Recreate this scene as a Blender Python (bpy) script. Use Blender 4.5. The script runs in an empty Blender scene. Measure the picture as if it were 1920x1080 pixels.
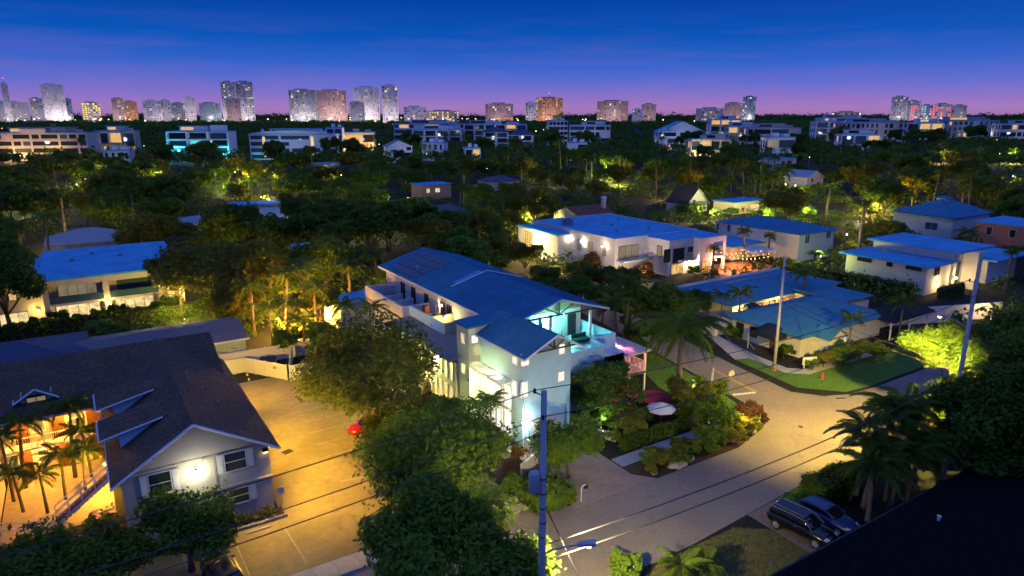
import bpy, bmesh, math, random
import numpy as np
from mathutils import Vector, Matrix
R = math.radians
random.seed(7); rng = np.random.default_rng(11)
scene = bpy.context.scene
col = scene.collection

# ---------------------------------------------------------------- camera
YAW = R(32.5); TILT = R(14.2); FPX = 1280.0; CAMH = 30.0
cam_d = bpy.data.cameras.new('camera'); cam = bpy.data.objects.new('camera', cam_d); col.objects.link(cam)
cam.location = (0, 0, CAMH); cam.rotation_euler = (R(90) - TILT, 0, -YAW)
cam_d.sensor_width = 36; cam_d.lens = 36 * FPX / 1920; cam_d.clip_start = 0.5; cam_d.clip_end = 60000
scene.camera = cam

# ---------------------------------------------------------------- world: dusk sky
world = bpy.data.worlds.new('World'); scene.world = world; world.use_nodes = True
nt = world.node_tree; nt.nodes.clear()
def wn(t, **k):
    n = nt.nodes.new(t)
    for a, b in k.items(): setattr(n, a, b)
    return n
SUN_AZ = R(70); SUN_EL = R(1.5)
sky = wn('ShaderNodeTexSky', sky_type='NISHITA', sun_disc=False, sun_elevation=SUN_EL, sun_rotation=SUN_AZ)
tc = wn('ShaderNodeTexCoord'); sp = wn('ShaderNodeSeparateXYZ')
nt.links.new(tc.outputs['Generated'], sp.inputs[0])
ramp = wn('ShaderNodeValToRGB'); cr = ramp.color_ramp
stops = [(0.0, (.33, .17, .42)), (.010, (.38, .195, .50)), (.022, (.27, .175, .56)), (.042, (.12, .155, .62)), (.068, (.032, .125, .59)),
         (.10, (.003, .092, .49)), (.155, (.001, .052, .36)), (.32, (.050, .135, .58)), (.6, (.105, .185, .66)), (1.0, (.125, .20, .68))]
for i, (p, c) in enumerate(stops):
    e = cr.elements[i] if i < 2 else cr.elements.new(p)
    e.position = p; e.color = (*c, 1)
nt.links.new(sp.outputs['Z'], ramp.inputs[0])
# thin pink cloud veils, low over the horizon
mp = wn('ShaderNodeMapping'); mp.inputs['Scale'].default_value = (2.2, 2.2, 26)
nz = wn('ShaderNodeTexNoise'); nz.inputs['Scale'].default_value = 2.1; nz.inputs['Detail'].default_value = 5
nt.links.new(tc.outputs['Generated'], mp.inputs[0]); nt.links.new(mp.outputs[0], nz.inputs['Vector'])
mr = wn('ShaderNodeMapRange'); mr.inputs[1].default_value = .50; mr.inputs[2].default_value = .80; mr.inputs[4].default_value = .22
nt.links.new(nz.outputs['Fac'], mr.inputs[0])
mx = wn('ShaderNodeMix', data_type='RGBA'); mx.inputs[7].default_value = (.40, .15, .42, 1)
band = wn('ShaderNodeMapRange'); band.inputs[1].default_value = .14; band.inputs[2].default_value = .04; band.inputs[3].default_value = 0; band.inputs[4].default_value = 1
nt.links.new(sp.outputs['Z'], band.inputs[0])
mm = wn('ShaderNodeMath', operation='MULTIPLY'); nt.links.new(mr.outputs[0], mm.inputs[0]); nt.links.new(band.outputs[0], mm.inputs[1])
nt.links.new(mm.outputs[0], mx.inputs[0]); nt.links.new(ramp.outputs[0], mx.inputs[6])
b1 = wn('ShaderNodeBackground'); b1.inputs[1].default_value = 1.0; nt.links.new(mx.outputs[2], b1.inputs[0])
b2 = wn('ShaderNodeBackground'); b2.inputs[1].default_value = 0.0002; nt.links.new(sky.outputs[0], b2.inputs[0])
ad = wn('ShaderNodeAddShader'); wo = wn('ShaderNodeOutputWorld')
nt.links.new(b1.outputs[0], ad.inputs[0]); nt.links.new(b2.outputs[0], ad.inputs[1]); nt.links.new(ad.outputs[0], wo.inputs[0])

sd = bpy.data.lights.new('sun', 'SUN'); so = bpy.data.objects.new('sun', sd); col.objects.link(so)
sd.energy = 0.03; sd.angle = R(12); sd.color = (1, .72, .62)
so.rotation_euler = (R(90) - R(4), 0, math.pi - SUN_AZ)

scene.view_settings.view_transform = 'Standard'; scene.view_settings.look = 'None'
scene.view_settings.exposure = 0.0; scene.view_settings.gamma = 1.0; scene.view_settings.use_curve_mapping = False
scene.render.engine = 'CYCLES'
cy = scene.cycles
cy.use_denoising = True; cy.max_bounces = 5; cy.diffuse_bounces = 3; cy.glossy_bounces = 2; cy.transmission_bounces = 3; cy.transparent_max_bounces = 4
cy.sample_clamp_indirect = 3.0; cy.caustics_reflective = False; cy.caustics_refractive = False
try: cy.use_light_tree = True
except Exception: pass

# ---------------------------------------------------------------- geometry of the view -> the place
CT, ST = math.cos(TILT), math.sin(TILT)
CA, SA = math.cos(YAW), math.sin(YAW)
def w2(x, y): return (x * CA + y * SA, -x * SA + y * CA)        # camera-heading axes -> street-grid axes
def g(px, py, z=0.0):                                            # where the sight line through a photo pixel meets height z
    u = (px - 960) / FPX; v = (py - 540) / FPX
    t = (CAMH - z) / (ST + v * CT)
    x, y = w2(u * t, (CT - v * ST) * t); return (x, y, z)
def gd(px, py, D):                                               # ... or reaches distance D along the heading
    u = (px - 960) / FPX; v = (py - 540) / FPX
    t = D / (CT - v * ST)
    x, y = w2(u * t, D); return (x, y, CAMH - (ST + v * CT) * t)
def proj(x, y, z):
    a = x * CA - y * SA; b = x * SA + y * CA; h = CAMH - z
    d = b * CT + h * ST
    return 960 + FPX * a / d, 540 + FPX * (h * CT - b * ST) / d, b

# ---------------------------------------------------------------- materials
MATS = {}
def mat(name, color, rough=.7, var=.25, scale=3.0, bump=0.0, spec=.3, metal=0.0, bscale=None, stretch=None, wear=None, cracks=0, shingle=None):
    if name in MATS: return MATS[name]
    m = bpy.data.materials.new(name); m.use_nodes = True; MATS[name] = m
    n = m.node_tree.nodes; l = m.node_tree.links; bs = n['Principled BSDF']
    bs.inputs['Roughness'].default_value = rough; bs.inputs['Metallic'].default_value = metal
    bs.inputs['Specular IOR Level'].default_value = spec
    t = n.new('ShaderNodeTexCoord'); mpn = n.new('ShaderNodeMapping'); l.new(t.outputs['Object'], mpn.inputs[0])
    if stretch: mpn.inputs['Scale'].default_value = stretch
    a = n.new('ShaderNodeTexNoise'); a.inputs['Scale'].default_value = scale; a.inputs['Detail'].default_value = 7; a.inputs['Roughness'].default_value = .62
    l.new(mpn.outputs[0], a.inputs['Vector'])
    r = n.new('ShaderNodeValToRGB'); l.new(a.outputs['Fac'], r.inputs[0])
    r.color_ramp.elements[0].position = .3; r.color_ramp.elements[1].position = .72
    r.color_ramp.elements[0].color = (*[c * (1 - var) for c in color], 1); r.color_ramp.elements[1].color = (*[min(1, c * (1 + var)) for c in color], 1)
    out = r.outputs[0]
    if wear:                                                      # large soft stains
        b = n.new('ShaderNodeTexNoise'); b.inputs['Scale'].default_value = wear[0]; b.inputs['Detail'].default_value = 3
        l.new(t.outputs['Object'], b.inputs['Vector'])
        k = n.new('ShaderNodeMapRange'); k.inputs[1].default_value = .42; k.inputs[2].default_value = .68; k.inputs[4].default_value = wear[1]
        l.new(b.outputs['Fac'], k.inputs[0])
        x = n.new('ShaderNodeMix'); x.data_type = 'RGBA'; l.new(k.outputs[0], x.inputs[0]); l.new(out, x.inputs[6]); x.inputs[7].default_value = (*wear[2], 1)
        out = x.outputs[2]
    if shingle:                                                   # tone of each shingle / sheet
        sn = n.new('ShaderNodeVectorMath'); sn.operation = 'SNAP'; l.new(t.outputs['Object'], sn.inputs[0]); sn.inputs[1].default_value = shingle
        wnz = n.new('ShaderNodeTexWhiteNoise'); l.new(sn.outputs[0], wnz.inputs['Vector'])
        k = n.new('ShaderNodeMapRange'); k.inputs[3].default_value = .72; k.inputs[4].default_value = 1.28; l.new(wnz.outputs['Value'], k.inputs[0])
        x = n.new('ShaderNodeVectorMath'); x.operation = 'SCALE'; l.new(out, x.inputs[0]); l.new(k.outputs[0], x.inputs['Scale']); out = x.outputs[0]
    l.new(out, bs.inputs['Base Color'])
    if cracks:
        vo = n.new('ShaderNodeTexVoronoi'); vo.feature = 'DISTANCE_TO_EDGE'; vo.inputs['Scale'].default_value = cracks
        dn = n.new('ShaderNodeTexNoise'); dn.inputs['Scale'].default_value = .9; dn.inputs['Detail'].default_value = 5; l.new(t.outputs['Object'], dn.inputs['Vector'])
        vm = n.new('ShaderNodeVectorMath'); vm.operation = 'MULTIPLY_ADD'; l.new(dn.outputs['Color'], vm.inputs[0]); vm.inputs[1].default_value = (2.4, 2.4, 0); l.new(t.outputs['Object'], vm.inputs[2]); l.new(vm.outputs[0], vo.inputs['Vector'])
        kr = n.new('ShaderNodeMapRange'); kr.inputs[1].default_value = 0; kr.inputs[2].default_value = .010; kr.inputs[3].default_value = .28; kr.inputs[4].default_value = 0; l.new(vo.outputs['Distance'], kr.inputs[0])
        x = n.new('ShaderNodeMix'); x.data_type = 'RGBA'; l.new(kr.outputs[0], x.inputs[0]); l.new(out, x.inputs[6]); x.inputs[7].default_value = (.03, .027, .024, 1); l.new(x.outputs[2], bs.inputs['Base Color'])
    if bump:
        bt = n.new('ShaderNodeTexNoise'); bt.inputs['Scale'].default_value = bscale or scale * 6; bt.inputs['Detail'].default_value = 4
        l.new(mpn.outputs[0], bt.inputs['Vector'])
        bp = n.new('ShaderNodeBump'); bp.inputs['Strength'].default_value = bump; bp.inputs['Distance'].default_value = .05
        l.new(bt.outputs['Fac'], bp.inputs['Height']); l.new(bp.outputs[0], bs.inputs['Normal'])
    return m
def emit(name, color, strength, var=.35, scale=1.2):
    if name in MATS: return MATS[name]
    m = bpy.data.materials.new(name); m.use_nodes = True; MATS[name] = m
    n = m.node_tree.nodes; l = m.node_tree.links; bs = n['Principled BSDF']
    bs.inputs['Base Color'].default_value = (.05, .05, .05, 1); bs.inputs['Roughness'].default_value = .3
    if var:                                                       # curtains, furniture and lamps seen through the pane
        t = n.new('ShaderNodeTexCoord'); a = n.new('ShaderNodeTexNoise'); a.inputs['Scale'].default_value = scale; a.inputs['Detail'].default_value = 3
        ob = n.new('ShaderNodeObjectInfo'); ma = n.new('ShaderNodeVectorMath'); ma.operation = 'ADD'
        l.new(t.outputs['Object'], ma.inputs[0]); l.new(ob.outputs['Location'], ma.inputs[1]); l.new(ma.outputs[0], a.inputs['Vector'])
        r = n.new('ShaderNodeValToRGB'); l.new(a.outputs['Fac'], r.inputs[0])
        r.color_ramp.elements[0].position = .3; r.color_ramp.elements[1].position = .65
        r.color_ramp.elements[0].color = (color[0] * (1 - var), color[1] * (1 - var) * .93, color[2] * (1 - var) * .85, 1)
        r.color_ramp.elements[1].color = (*color, 1)
        l.new(r.outputs[0], bs.inputs['Emission Color'])
    else: bs.inputs['Emission Color'].default_value = (*color, 1)
    bs.inputs['Emission Strength'].default_value = strength
    return m
def glass(name, color=(.02, .03, .04), rough=.06):
    if name in MATS: return MATS[name]
    m = mat(name, color, rough, .2, 1.0, spec=.8); return m
def leafmat(name, c1, c2, trans=.35):
    if name in MATS: return MATS[name]
    m = bpy.data.materials.new(name); m.use_nodes = True; MATS[name] = m
    n = m.node_tree.nodes; l = m.node_tree.links; bs = n['Principled BSDF']; out = n['Material Output']
    t = n.new('ShaderNodeTexCoord'); a = n.new('ShaderNodeTexNoise'); a.inputs['Scale'].default_value = 1.7; a.inputs['Detail'].default_value = 6
    l.new(t.outputs['Object'], a.inputs['Vector'])
    w = n.new('ShaderNodeTexWhiteNoise'); geo = n.new('ShaderNodeNewGeometry'); l.new(geo.outputs['Random Per Island'], w.inputs['Vector']) if False else None
    ri = geo.outputs['Random Per Island']; ob = n.new('ShaderNodeObjectInfo')
    s = n.new('ShaderNodeMath'); s.operation = 'MULTIPLY_ADD'; l.new(ri, s.inputs[0]); s.inputs[1].default_value = .35; l.new(a.outputs['Fac'], s.inputs[2])
    s2 = n.new('ShaderNodeMath'); s2.operation = 'MULTIPLY_ADD'; l.new(ob.outputs['Random'], s2.inputs[0]); s2.inputs[1].default_value = .45; l.new(s.outputs[0], s2.inputs[2])
    r = n.new('ShaderNodeValToRGB'); l.new(s2.outputs[0], r.inputs[0])
    r.color_ramp.elements[0].position = .45; r.color_ramp.elements[1].position = 1.15 if False else 1.0
    r.color_ramp.elements[0].color = (*c1, 1); r.color_ramp.elements[1].color = (*c2, 1)
    l.new(r.outputs[0], bs.inputs['Base Color']); bs.inputs['Roughness'].default_value = .6; bs.inputs['Specular IOR Level'].default_value = .10
    tr = n.new('ShaderNodeBsdfTranslucent'); l.new(r.outputs[0], tr.inputs[0]); mxs = n.new('ShaderNodeMixShader'); mxs.inputs[0].default_value = trans
    l.new(bs.outputs[0], mxs.inputs[1]); l.new(tr.outputs[0], mxs.inputs[2]); l.new(mxs.outputs[0], out.inputs[0])
    return m

# ---------------------------------------------------------------- objects
OFF = {}
def tag(o, label=None, cat=None, group=None, kind=None):
    if label: o['label'] = label
    if cat: o['category'] = cat
    if group: o['group'] = group
    if kind: o['kind'] = kind
    return o
def thing(name, label, cat, loc=(0, 0, 0), rz=0.0, group=None, local=False):
    o = bpy.data.objects.new(name, None); col.objects.link(o); o.empty_display_size = .2
    o.location = loc; o.rotation_euler = (0, 0, rz)
    OFF[o.name] = Vector((0, 0, 0)) if local else Vector(loc)
    return tag(o, label, cat, group)
class MB:
    def __init__(s): s.v = []; s.f = []
    def poly(s, pts):
        k = len(s.v); s.v += [tuple(p) for p in pts]; s.f.append(tuple(range(k, k + len(pts)))); return s
    def box(s, a, b):
        x0, x1 = sorted((a[0], b[0])); y0, y1 = sorted((a[1], b[1])); z0, z1 = sorted((a[2], b[2])); k = len(s.v)
        s.v += [(x0, y0, z0), (x1, y0, z0), (x1, y1, z0), (x0, y1, z0), (x0, y0, z1), (x1, y0, z1), (x1, y1, z1), (x0, y1, z1)]
        s.f += [tuple(k + i for i in q) for q in ((0, 3, 2, 1), (4, 5, 6, 7), (0, 1, 5, 4), (1, 2, 6, 5), (2, 3, 7, 6), (3, 0, 4, 7))]; return s
    def prism(s, pts, z0, z1):                                    # counter-clockwise plan outline pulled up
        k = len(s.v); n = len(pts)
        s.v += [(p[0], p[1], z0) for p in pts] + [(p[0], p[1], z1) for p in pts]
        s.f += [tuple(k + i for i in reversed(range(n))), tuple(k + n + i for i in range(n))]
        for i in range(n): j = (i + 1) % n; s.f.append((k + i, k + j, k + n + j, k + n + i))
        return s
    def slab(s, pts, t):                                          # a (possibly sloping) polygon given thickness t downwards
        k = len(s.v); n = len(pts)
        s.v += [tuple(p) for p in pts] + [(p[0], p[1], p[2] - t) for p in pts]
        s.f += [tuple(k + i for i in range(n)), tuple(k + n + i for i in reversed(range(n)))]
        for i in range(n): j = (i + 1) % n; s.f.append((k + j, k + i, k + n + i, k + n + j))
        return s
    def tube(s, pts, rad, seg=6, cap=True):
        pts = [Vector(p) for p in pts]; n = len(pts)
        rad = rad if isinstance(rad, (list, tuple)) else [rad] * n
        k = len(s.v)
        for i, p in enumerate(pts):
            d = (pts[min(i + 1, n - 1)] - pts[max(i - 1, 0)])
            d = d.normalized() if d.length > 1e-9 else Vector((0, 0, 1))
            a = d.orthogonal().normalized() if abs(d.z) > .99 else Vector((0, 0, 1)).cross(d).normalized()
            b = d.cross(a)
            for q in range(seg):
                t = 2 * math.pi * q / seg; s.v.append(tuple(p + (a * math.cos(t) + b * math.sin(t)) * rad[i]))
        for i in range(n - 1):
            for q in range(seg):
                q2 = (q + 1) % seg; s.f.append((k + i * seg + q, k + i * seg + q2, k + (i + 1) * seg + q2, k + (i + 1) * seg + q))
        if cap: s.f += [tuple(k + q for q in reversed(range(seg))), tuple(k + (n - 1) * seg + q for q in range(seg))]
        return s
    def lathe(s, prof, c=(0, 0, 0), seg=12):
        k = len(s.v); n = len(prof)
        for r_, z in prof:
            for q in range(seg):
                t = 2 * math.pi * q / seg; s.v.append((c[0] + r_ * math.cos(t), c[1] + r_ * math.sin(t), c[2] + z))
        for i in range(n - 1):
            for q in range(seg):
                q2 = (q + 1) % seg; s.f.append((k + i * seg + q, k + i * seg + q2, k + (i + 1) * seg + q2, k + (i + 1) * seg + q))
        s.f += [tuple(k + q for q in reversed(range(seg))), tuple(k + (n - 1) * seg + q for q in range(seg))]; return s
    def mesh(s, name, off=(0, 0, 0), smooth=False):
        me = bpy.data.meshes.new(name)
        me.from_pydata([(a - off[0], b - off[1], c - off[2]) for a, b, c in s.v], [], s.f); me.update()
        if smooth: me.polygons.foreach_set('use_smooth', [True] * len(me.polygons))
        return me
    def build(s, name, m, parent=None, smooth=False, kind=None, root=None, bevel=0):
        off = OFF.get(parent.name, Vector((0, 0, 0))) if parent else Vector((0, 0, 0))
        me = s.mesh(name, off, smooth); me.materials.append(m)
        o = bpy.data.objects.new(name, me); col.objects.link(o)
        if parent: o.parent = parent; OFF[o.name] = off
        if bevel:
            b = o.modifiers.new('bevel', 'BEVEL'); b.width = bevel; b.segments = 2; b.limit_method = 'ANGLE'
        if kind: o['kind'] = kind
        return o
def part(parent, name, m, a, b, bevel=0): return MB().box(a, b).build(name, m, parent, bevel=bevel)
def struct(name, mb, m): return tag(mb.build(name, m), kind='structure')
def inst(name, me, parent, loc, rot=(0, 0, 0), scale=(1, 1, 1)):
    o = bpy.data.objects.new(name, me); col.objects.link(o)
    if parent: o.parent = parent; OFF[o.name] = OFF[parent.name]
    o.location = Vector(loc) - (OFF[parent.name] if parent else Vector((0, 0, 0))); o.rotation_euler = rot; o.scale = scale
    return o
WC = {}
FRW = None
def win(parent, face, a, b, z0, z1, c, m, fm=None, nx=1, nz=1, fw=.07, name='window', sill=True):
    """window on wall plane c: a..b along the wall; face S/N (plane y=c) or W/E (plane x=c)"""
    w = abs(b - a); h = z1 - z0; fm = fm or MATS['frame_white']
    key = (round(w, 2), round(h, 2), m.name, fm.name, nx, nz, round(fw, 3))
    if key not in WC:
        p = MB().box((-w / 2, -.03, -h / 2), (w / 2, .0, h / 2)).mesh('pane'); p.materials.append(m)
        f = MB(); d = -.09
        f.box((-w / 2 - fw, d, -h / 2 - fw), (-w / 2, .001, h / 2 + fw)).box((w / 2, d, -h / 2 - fw), (w / 2 + fw, .001, h / 2 + fw))
        f.box((-w / 2, d, h / 2), (w / 2, .001, h / 2 + fw)).box((-w / 2, d - .04, -h / 2 - fw), (w / 2, .001, -h / 2))
        for i in range(1, nx): x = -w / 2 + w * i / nx; f.box((x - fw * .4, -.07, -h / 2), (x + fw * .4, -.001, h / 2))
        for i in range(1, nz): z = -h / 2 + h * i / nz; f.box((-w / 2, -.065, z - fw * .35), (w / 2, -.001, z + fw * .35))
        fe = f.mesh('frame'); fe.materials.append(fm); WC[key] = (p, fe)
    p, fe = WC[key]; mid = (a + b) / 2; zc = (z0 + z1) / 2
    rz = {'S': 0, 'N': math.pi, 'W': -math.pi / 2, 'E': math.pi / 2}[face]
    loc = (mid, c, zc) if face in 'SN' else (c, mid, zc)
    o = inst(name, p, parent, loc, (0, 0, rz))
    k = bpy.data.objects.new('frame', fe); col.objects.link(k); k.parent = o
    return o
LMUL = 2.6
def light(kind, loc, energy, color, parent=None, size=.15, spot=None, aim=None, blend=.6, name='lamp_or_fill_light'):
    d = bpy.data.lights.new(name, kind); d.energy = energy * LMUL; d.color = color; d.shadow_soft_size = size
    o = bpy.data.objects.new(name, d); col.objects.link(o)
    if kind == 'SPOT': d.spot_size = R(spot); d.spot_blend = blend
    if parent:
        o.parent = parent; o.location = Vector(loc) - OFF[parent.name]
    else: o.location = loc
    if aim: o.rotation_euler = (Vector(aim) - Vector(loc)).to_track_quat('-Z', 'Y').to_euler()
    return o

# ---- shared palette
mat('frame_white', (.72, .72, .70), .5, .06); mat('frame_dark', (.03, .03, .035), .45, .1)
STUCCO = mat('white_stucco', (.62, .62, .60), .85, .08, 1.5, .25, bscale=30, wear=(.35, .25, (.48, .47, .45)))
CREAM = mat('cream_stucco', (.62, .52, .40), .85, .09, 1.5, .25, bscale=30, wear=(.3, .3, (.5, .42, .33)))
BLUEW = mat('pale_blue_stucco', (.48, .77, .92), .85, .07, 1.5, .25, bscale=30, wear=(.3, .22, (.36, .44, .5)))
GREENW = mat('pale_green_stucco', (.55, .62, .46), .85, .07, 1.5, .25, bscale=30)
MEMB = mat('white_roof_membrane', (.10, .40, .66), .9, .10, .9, .15, spec=.05, wear=(.35, .65, (.06, .25, .44)))
METALR = mat('blue_grey_metal_roof', (.05, .215, .345), .75, .2, .9, .1, spec=.08, stretch=(.35, 2.5, 1), wear=(.35, .5, (.035, .14, .23)))
SHING = mat('dark_shingles', (.105, .070, .042), .9, .5, 9, .6, bscale=22, stretch=(1, 1, 1), wear=(.5, .4, (.18, .11, .06)), shingle=(.33, .33, .09))
CONC = mat('concrete', (.42, .40, .37), .85, .15, 2.2, .2, wear=(.4, .45, (.28, .26, .24)))
ASPH = mat('worn_asphalt', (.23, .20, .165), .9, .16, 3, .3, bscale=40, wear=(.13, .75, (.135, .12, .105)), cracks=.16)
LOTM = mat('old_lot_asphalt', (.27, .215, .12), .9, .16, 1.6, .3, bscale=40, wear=(.22, .5, (.12, .095, .055)), cracks=.13)
GRASSM = mat('grass_soil', (.08, .17, .025), .95, .45, 3.5, .5)
SOILM = mat('dark_soil', (.013, .016, .008), .95, .4, 2, .4)
MULCH = mat('mulch', (.055, .032, .022), .95, .5, 6, .7)
WOODD = mat('dark_timber', (.09, .055, .035), .7, .35, 4, .2, stretch=(1, 8, 1))
PAINT = mat('white_paint', (.74, .74, .72), .55, .07, 3)
YPAINT = mat('yellow_road_paint', (.55, .36, .05), .8, .2, 6)
WPAINT = mat('worn_white_paint', (.62, .60, .56), .8, .22, 5)
STEEL = mat('grey_steel', (.3, .31, .32), .45, .1, 3, metal=.6)
BLACKM = mat('black_metal', (.015, .015, .017), .45, .2, 3)
GLASSD = glass('night_glass'); GLASSB = glass('sky_glass', (.05, .10, .14), .05)
TERRA = mat('terracotta_tiles', (.20, .075, .045), .85, .3, 3, .4)
WARM = emit('window_warm', (1.0, .60, .20), 1.0, .6, 1.6); WARMB = emit('window_bright', (1.0, .74, .34), 1.15, .55, 1.6); WHITEW = emit('window_white', (1.0, .97, .84), 1.35, .3, 1.6)
AMBER = emit('window_amber', (1.0, .50, .10), 1.0); CYANE = emit('window_cyan', (.10, .85, .9), 1.0); DIMW = emit('window_dim', (.45, .36, .22), .5)
BULB = emit('lamp_glow', (1.0, .78, .42), 9, 0); BULBW = emit('lamp_glow_white', (.95, 1.0, .95), 12, 0); BULBA = emit('lamp_glow_amber', (1, .5, .12), 10, 0)
REDL = emit('red_light', (1, .05, .03), 5, 0)

# ================================================================ helpers for buildings
def onwall(face, c, px, py):
    u = (px - 960) / FPX; v = (py - 540) / FPX
    dx, dy = w2(u, CT - v * ST); dz = -(ST + v * CT)
    t = c / (dy if face in 'SN' else dx)
    return (dx * t if face in 'SN' else dy * t), CAMH + dz * t
def winpx(parent, face, c, x0, y0, x1, y1, m, **k):
    xm, ym = (x0 + x1) / 2, (y0 + y1) / 2
    a, _ = onwall(face, c, x0, ym); b, _ = onwall(face, c, x1, ym); _, zt = onwall(face, c, xm, y0); _, zb = onwall(face, c, xm, y1)
    return win(parent, face, min(a, b), max(a, b), max(.15, zb), zt, c, m, **k)
def gable(parent, x0, x1, y0, y1, ze, zr, axis, m, wall=None, oh=.5, ohg=.4, t=.18, ridge=None, name='roof', trim=None, seams=0):
    """gable roof over the wall rectangle, ridge along axis; returns the roof object"""
    o = None
    if axis == 'y':
        r = ridge if ridge is not None else (x0 + x1) / 2
        sl = (zr - ze) / (r - x0); sr = (zr - ze) / (x1 - r); a, b = y0 - ohg, y1 + ohg
        L = (x0 - oh, ze - sl * oh); Rr = (x1 + oh, ze - sr * oh)
        mb = MB().slab([(L[0], a, L[1]), (r, a, zr), (r, b, zr), (L[0], b, L[1])], t).slab([(r, a, zr), (Rr[0], a, Rr[1]), (Rr[0], b, Rr[1]), (r, b, zr)], t)
        o = mb.build(name, m, parent)
        if wall:
            for yy, n in ((y0, 0), (y1, 1)):
                MB().prism([(0, 0)], 0, 0) if False else None
                w = MB(); d = .2 if n == 0 else -.2
                A = [(x0, yy, ze - t), (x1, yy, ze - t), (r, yy, zr - t)]; B = [(p[0], yy + d, p[2]) for p in A]
                w.poly(A if n == 0 else A[::-1]).poly(B[::-1] if n == 0 else B)
                w.build('gable_wall', wall, parent)
        if trim:
            for yy in (a - .05,):
                MB().tube([(L[0], yy, L[1] - t * .6), (r, yy, zr - t * .6)], .1, 4).build('bargeboard', trim, o)
                MB().tube([(r, yy, zr - t * .6), (Rr[0], yy, Rr[1] - t * .6)], .1, 4).build('bargeboard', trim, o)
            MB().box((L[0] - .06, a, L[1] - t - .03), (L[0] + .02, b, L[1] + .01)).build('gutter', trim, o)
        if seams:
            s = MB(); n = int((b - a) / seams)
            for i in range(n + 1):
                y = a + (b - a) * i / n
                s.tube([(L[0], y, L[1] + .02), (r, y, zr + .02)], .04, 4).tube([(r, y, zr + .02), (Rr[0], y, Rr[1] + .02)], .04, 4)
            s.build('standing_seams', m, o, kind='stuff')
    else:
        r = ridge if ridge is not None else (y0 + y1) / 2
        sl = (zr - ze) / (r - y0); sr = (zr - ze) / (y1 - r); a, b = x0 - ohg, x1 + ohg
        L = (y0 - oh, ze - sl * oh); Rr = (y1 + oh, ze - sr * oh)
        mb = MB().slab([(a, L[0], L[1]), (b, L[0], L[1]), (b, r, zr), (a, r, zr)], t).slab([(a, r, zr), (b, r, zr), (b, Rr[0], Rr[1]), (a, Rr[0], Rr[1])], t)
        o = mb.build(name, m, parent)
        if wall:
            for xx, n in ((x0, 0), (x1, 1)):
                w = MB(); d = .2 if n == 0 else -.2
                A = [(xx, y0, ze - t), (xx, y1, ze - t), (xx, r, zr - t)]; B = [(xx + d, p[1], p[2]) for p in A]
                w.poly(A[::-1] if n == 0 else A).poly(B if n == 0 else B[::-1]); w.build('gable_wall', wall, parent)
        if trim:
            MB().box((a, L[0] - .06, L[1] - t - .03), (b, L[0] + .02, L[1] + .01)).build('gutter', trim, o)
            MB().tube([(a - .05, L[0], L[1] - t * .6), (a - .05, r, zr - t * .6)], .09, 4).build('bargeboard', trim, o)
        if seams:
            s = MB(); n = int((b - a) / seams)
            for i in range(n + 1):
                x = a + (b - a) * i / n
                s.tube([(x, L[0], L[1] + .02), (x, r, zr + .02)], .025, 4).tube([(x, r, zr + .02), (x, Rr[0], Rr[1] + .02)], .025, 4)
            s.build('standing_seams', m, o, kind='stuff')
    return o
def hip(parent, x0, x1, y0, y1, ze, zr, m, oh=.5, t=.16, name='roof', trim=None):
    x0 -= oh; x1 += oh; y0 -= oh; y1 += oh; w, d = x1 - x0, y1 - y0; h = min(w, d) / 2
    if w >= d: A, B = (x0 + h, (y0 + y1) / 2, zr), (x1 - h, (y0 + y1) / 2, zr)
    else: A, B = ((x0 + x1) / 2, y0 + h, zr), ((x0 + x1) / 2, y1 - h, zr)
    c = [(x0, y0, ze), (x1, y0, ze), (x1, y1, ze), (x0, y1, ze)]
    mb = MB()
    k = [list(c[i]) for i in range(4)]
    if w >= d + .01: fs = [(c[0], c[1], B, A), (c[1], c[2], B), (c[2], c[3], A, B), (c[3], c[0], A)]
    elif d > w + .01: fs = [(c[0], c[1], A), (c[1], c[2], B, A), (c[2], c[3], B), (c[3], c[0], A, B)]
    else: fs = [(c[0], c[1], A), (c[1], c[2], A), (c[2], c[3], A), (c[3], c[0], A)]
    for f in fs: mb.poly(f)
    mb.poly([(p[0], p[1], p[2] - t) for p in c[::-1]])
    for i in range(4):
        a, b = c[i], c[(i + 1) % 4]; mb.poly([b, a, (a[0], a[1], a[2] - t), (b[0], b[1], b[2] - t)])
    o = mb.build(name, m, parent)
    rid = MB(); rr = .06
    for p, q in ([(c[0], A), (c[3], A), (c[1], B), (c[2], B), (A, B)] if w >= d else [(c[0], A), (c[1], A), (c[2], B), (c[3], B), (A, B)]):
        if (Vector(p) - Vector(q)).length > .05: rid.tube([p, q], rr, 4)
    rid.build('ridge_cap', m, o)
    return o
def parapet(parent, x0, x1, y0, y1, z0, z1, t, m, sides='SWNE', name='parapet'):
    if 'S' in sides: part(parent, name, m, (x0, y0, z0), (x1, y0 + t, z1))
    if 'N' in sides: part(parent, name, m, (x0, y1 - t, z0), (x1, y1, z1))
    if 'W' in sides: part(parent, name, m, (x0, y0 + t, z0), (x0 + t, y1 - t, z1))
    if 'E' in sides: part(parent, name, m, (x1 - t, y0 + t, z0), (x1, y1 - t, z1))
def railing(parent, p, q, h, m, n=8, name='railing', bal=.025):
    p, q = Vector(p), Vector(q); mb = MB()
    mb.tube([p + Vector((0, 0, h)), q + Vector((0, 0, h))], .04, 4).tube([p + Vector((0, 0, .12)), q + Vector((0, 0, .12))], .03, 4)
    for i in range(n + 1):
        a = p.lerp(q, i / n); mb.tube([a, a + Vector((0, 0, h))], bal, 4)
    return mb.build(name, m, parent)
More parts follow.
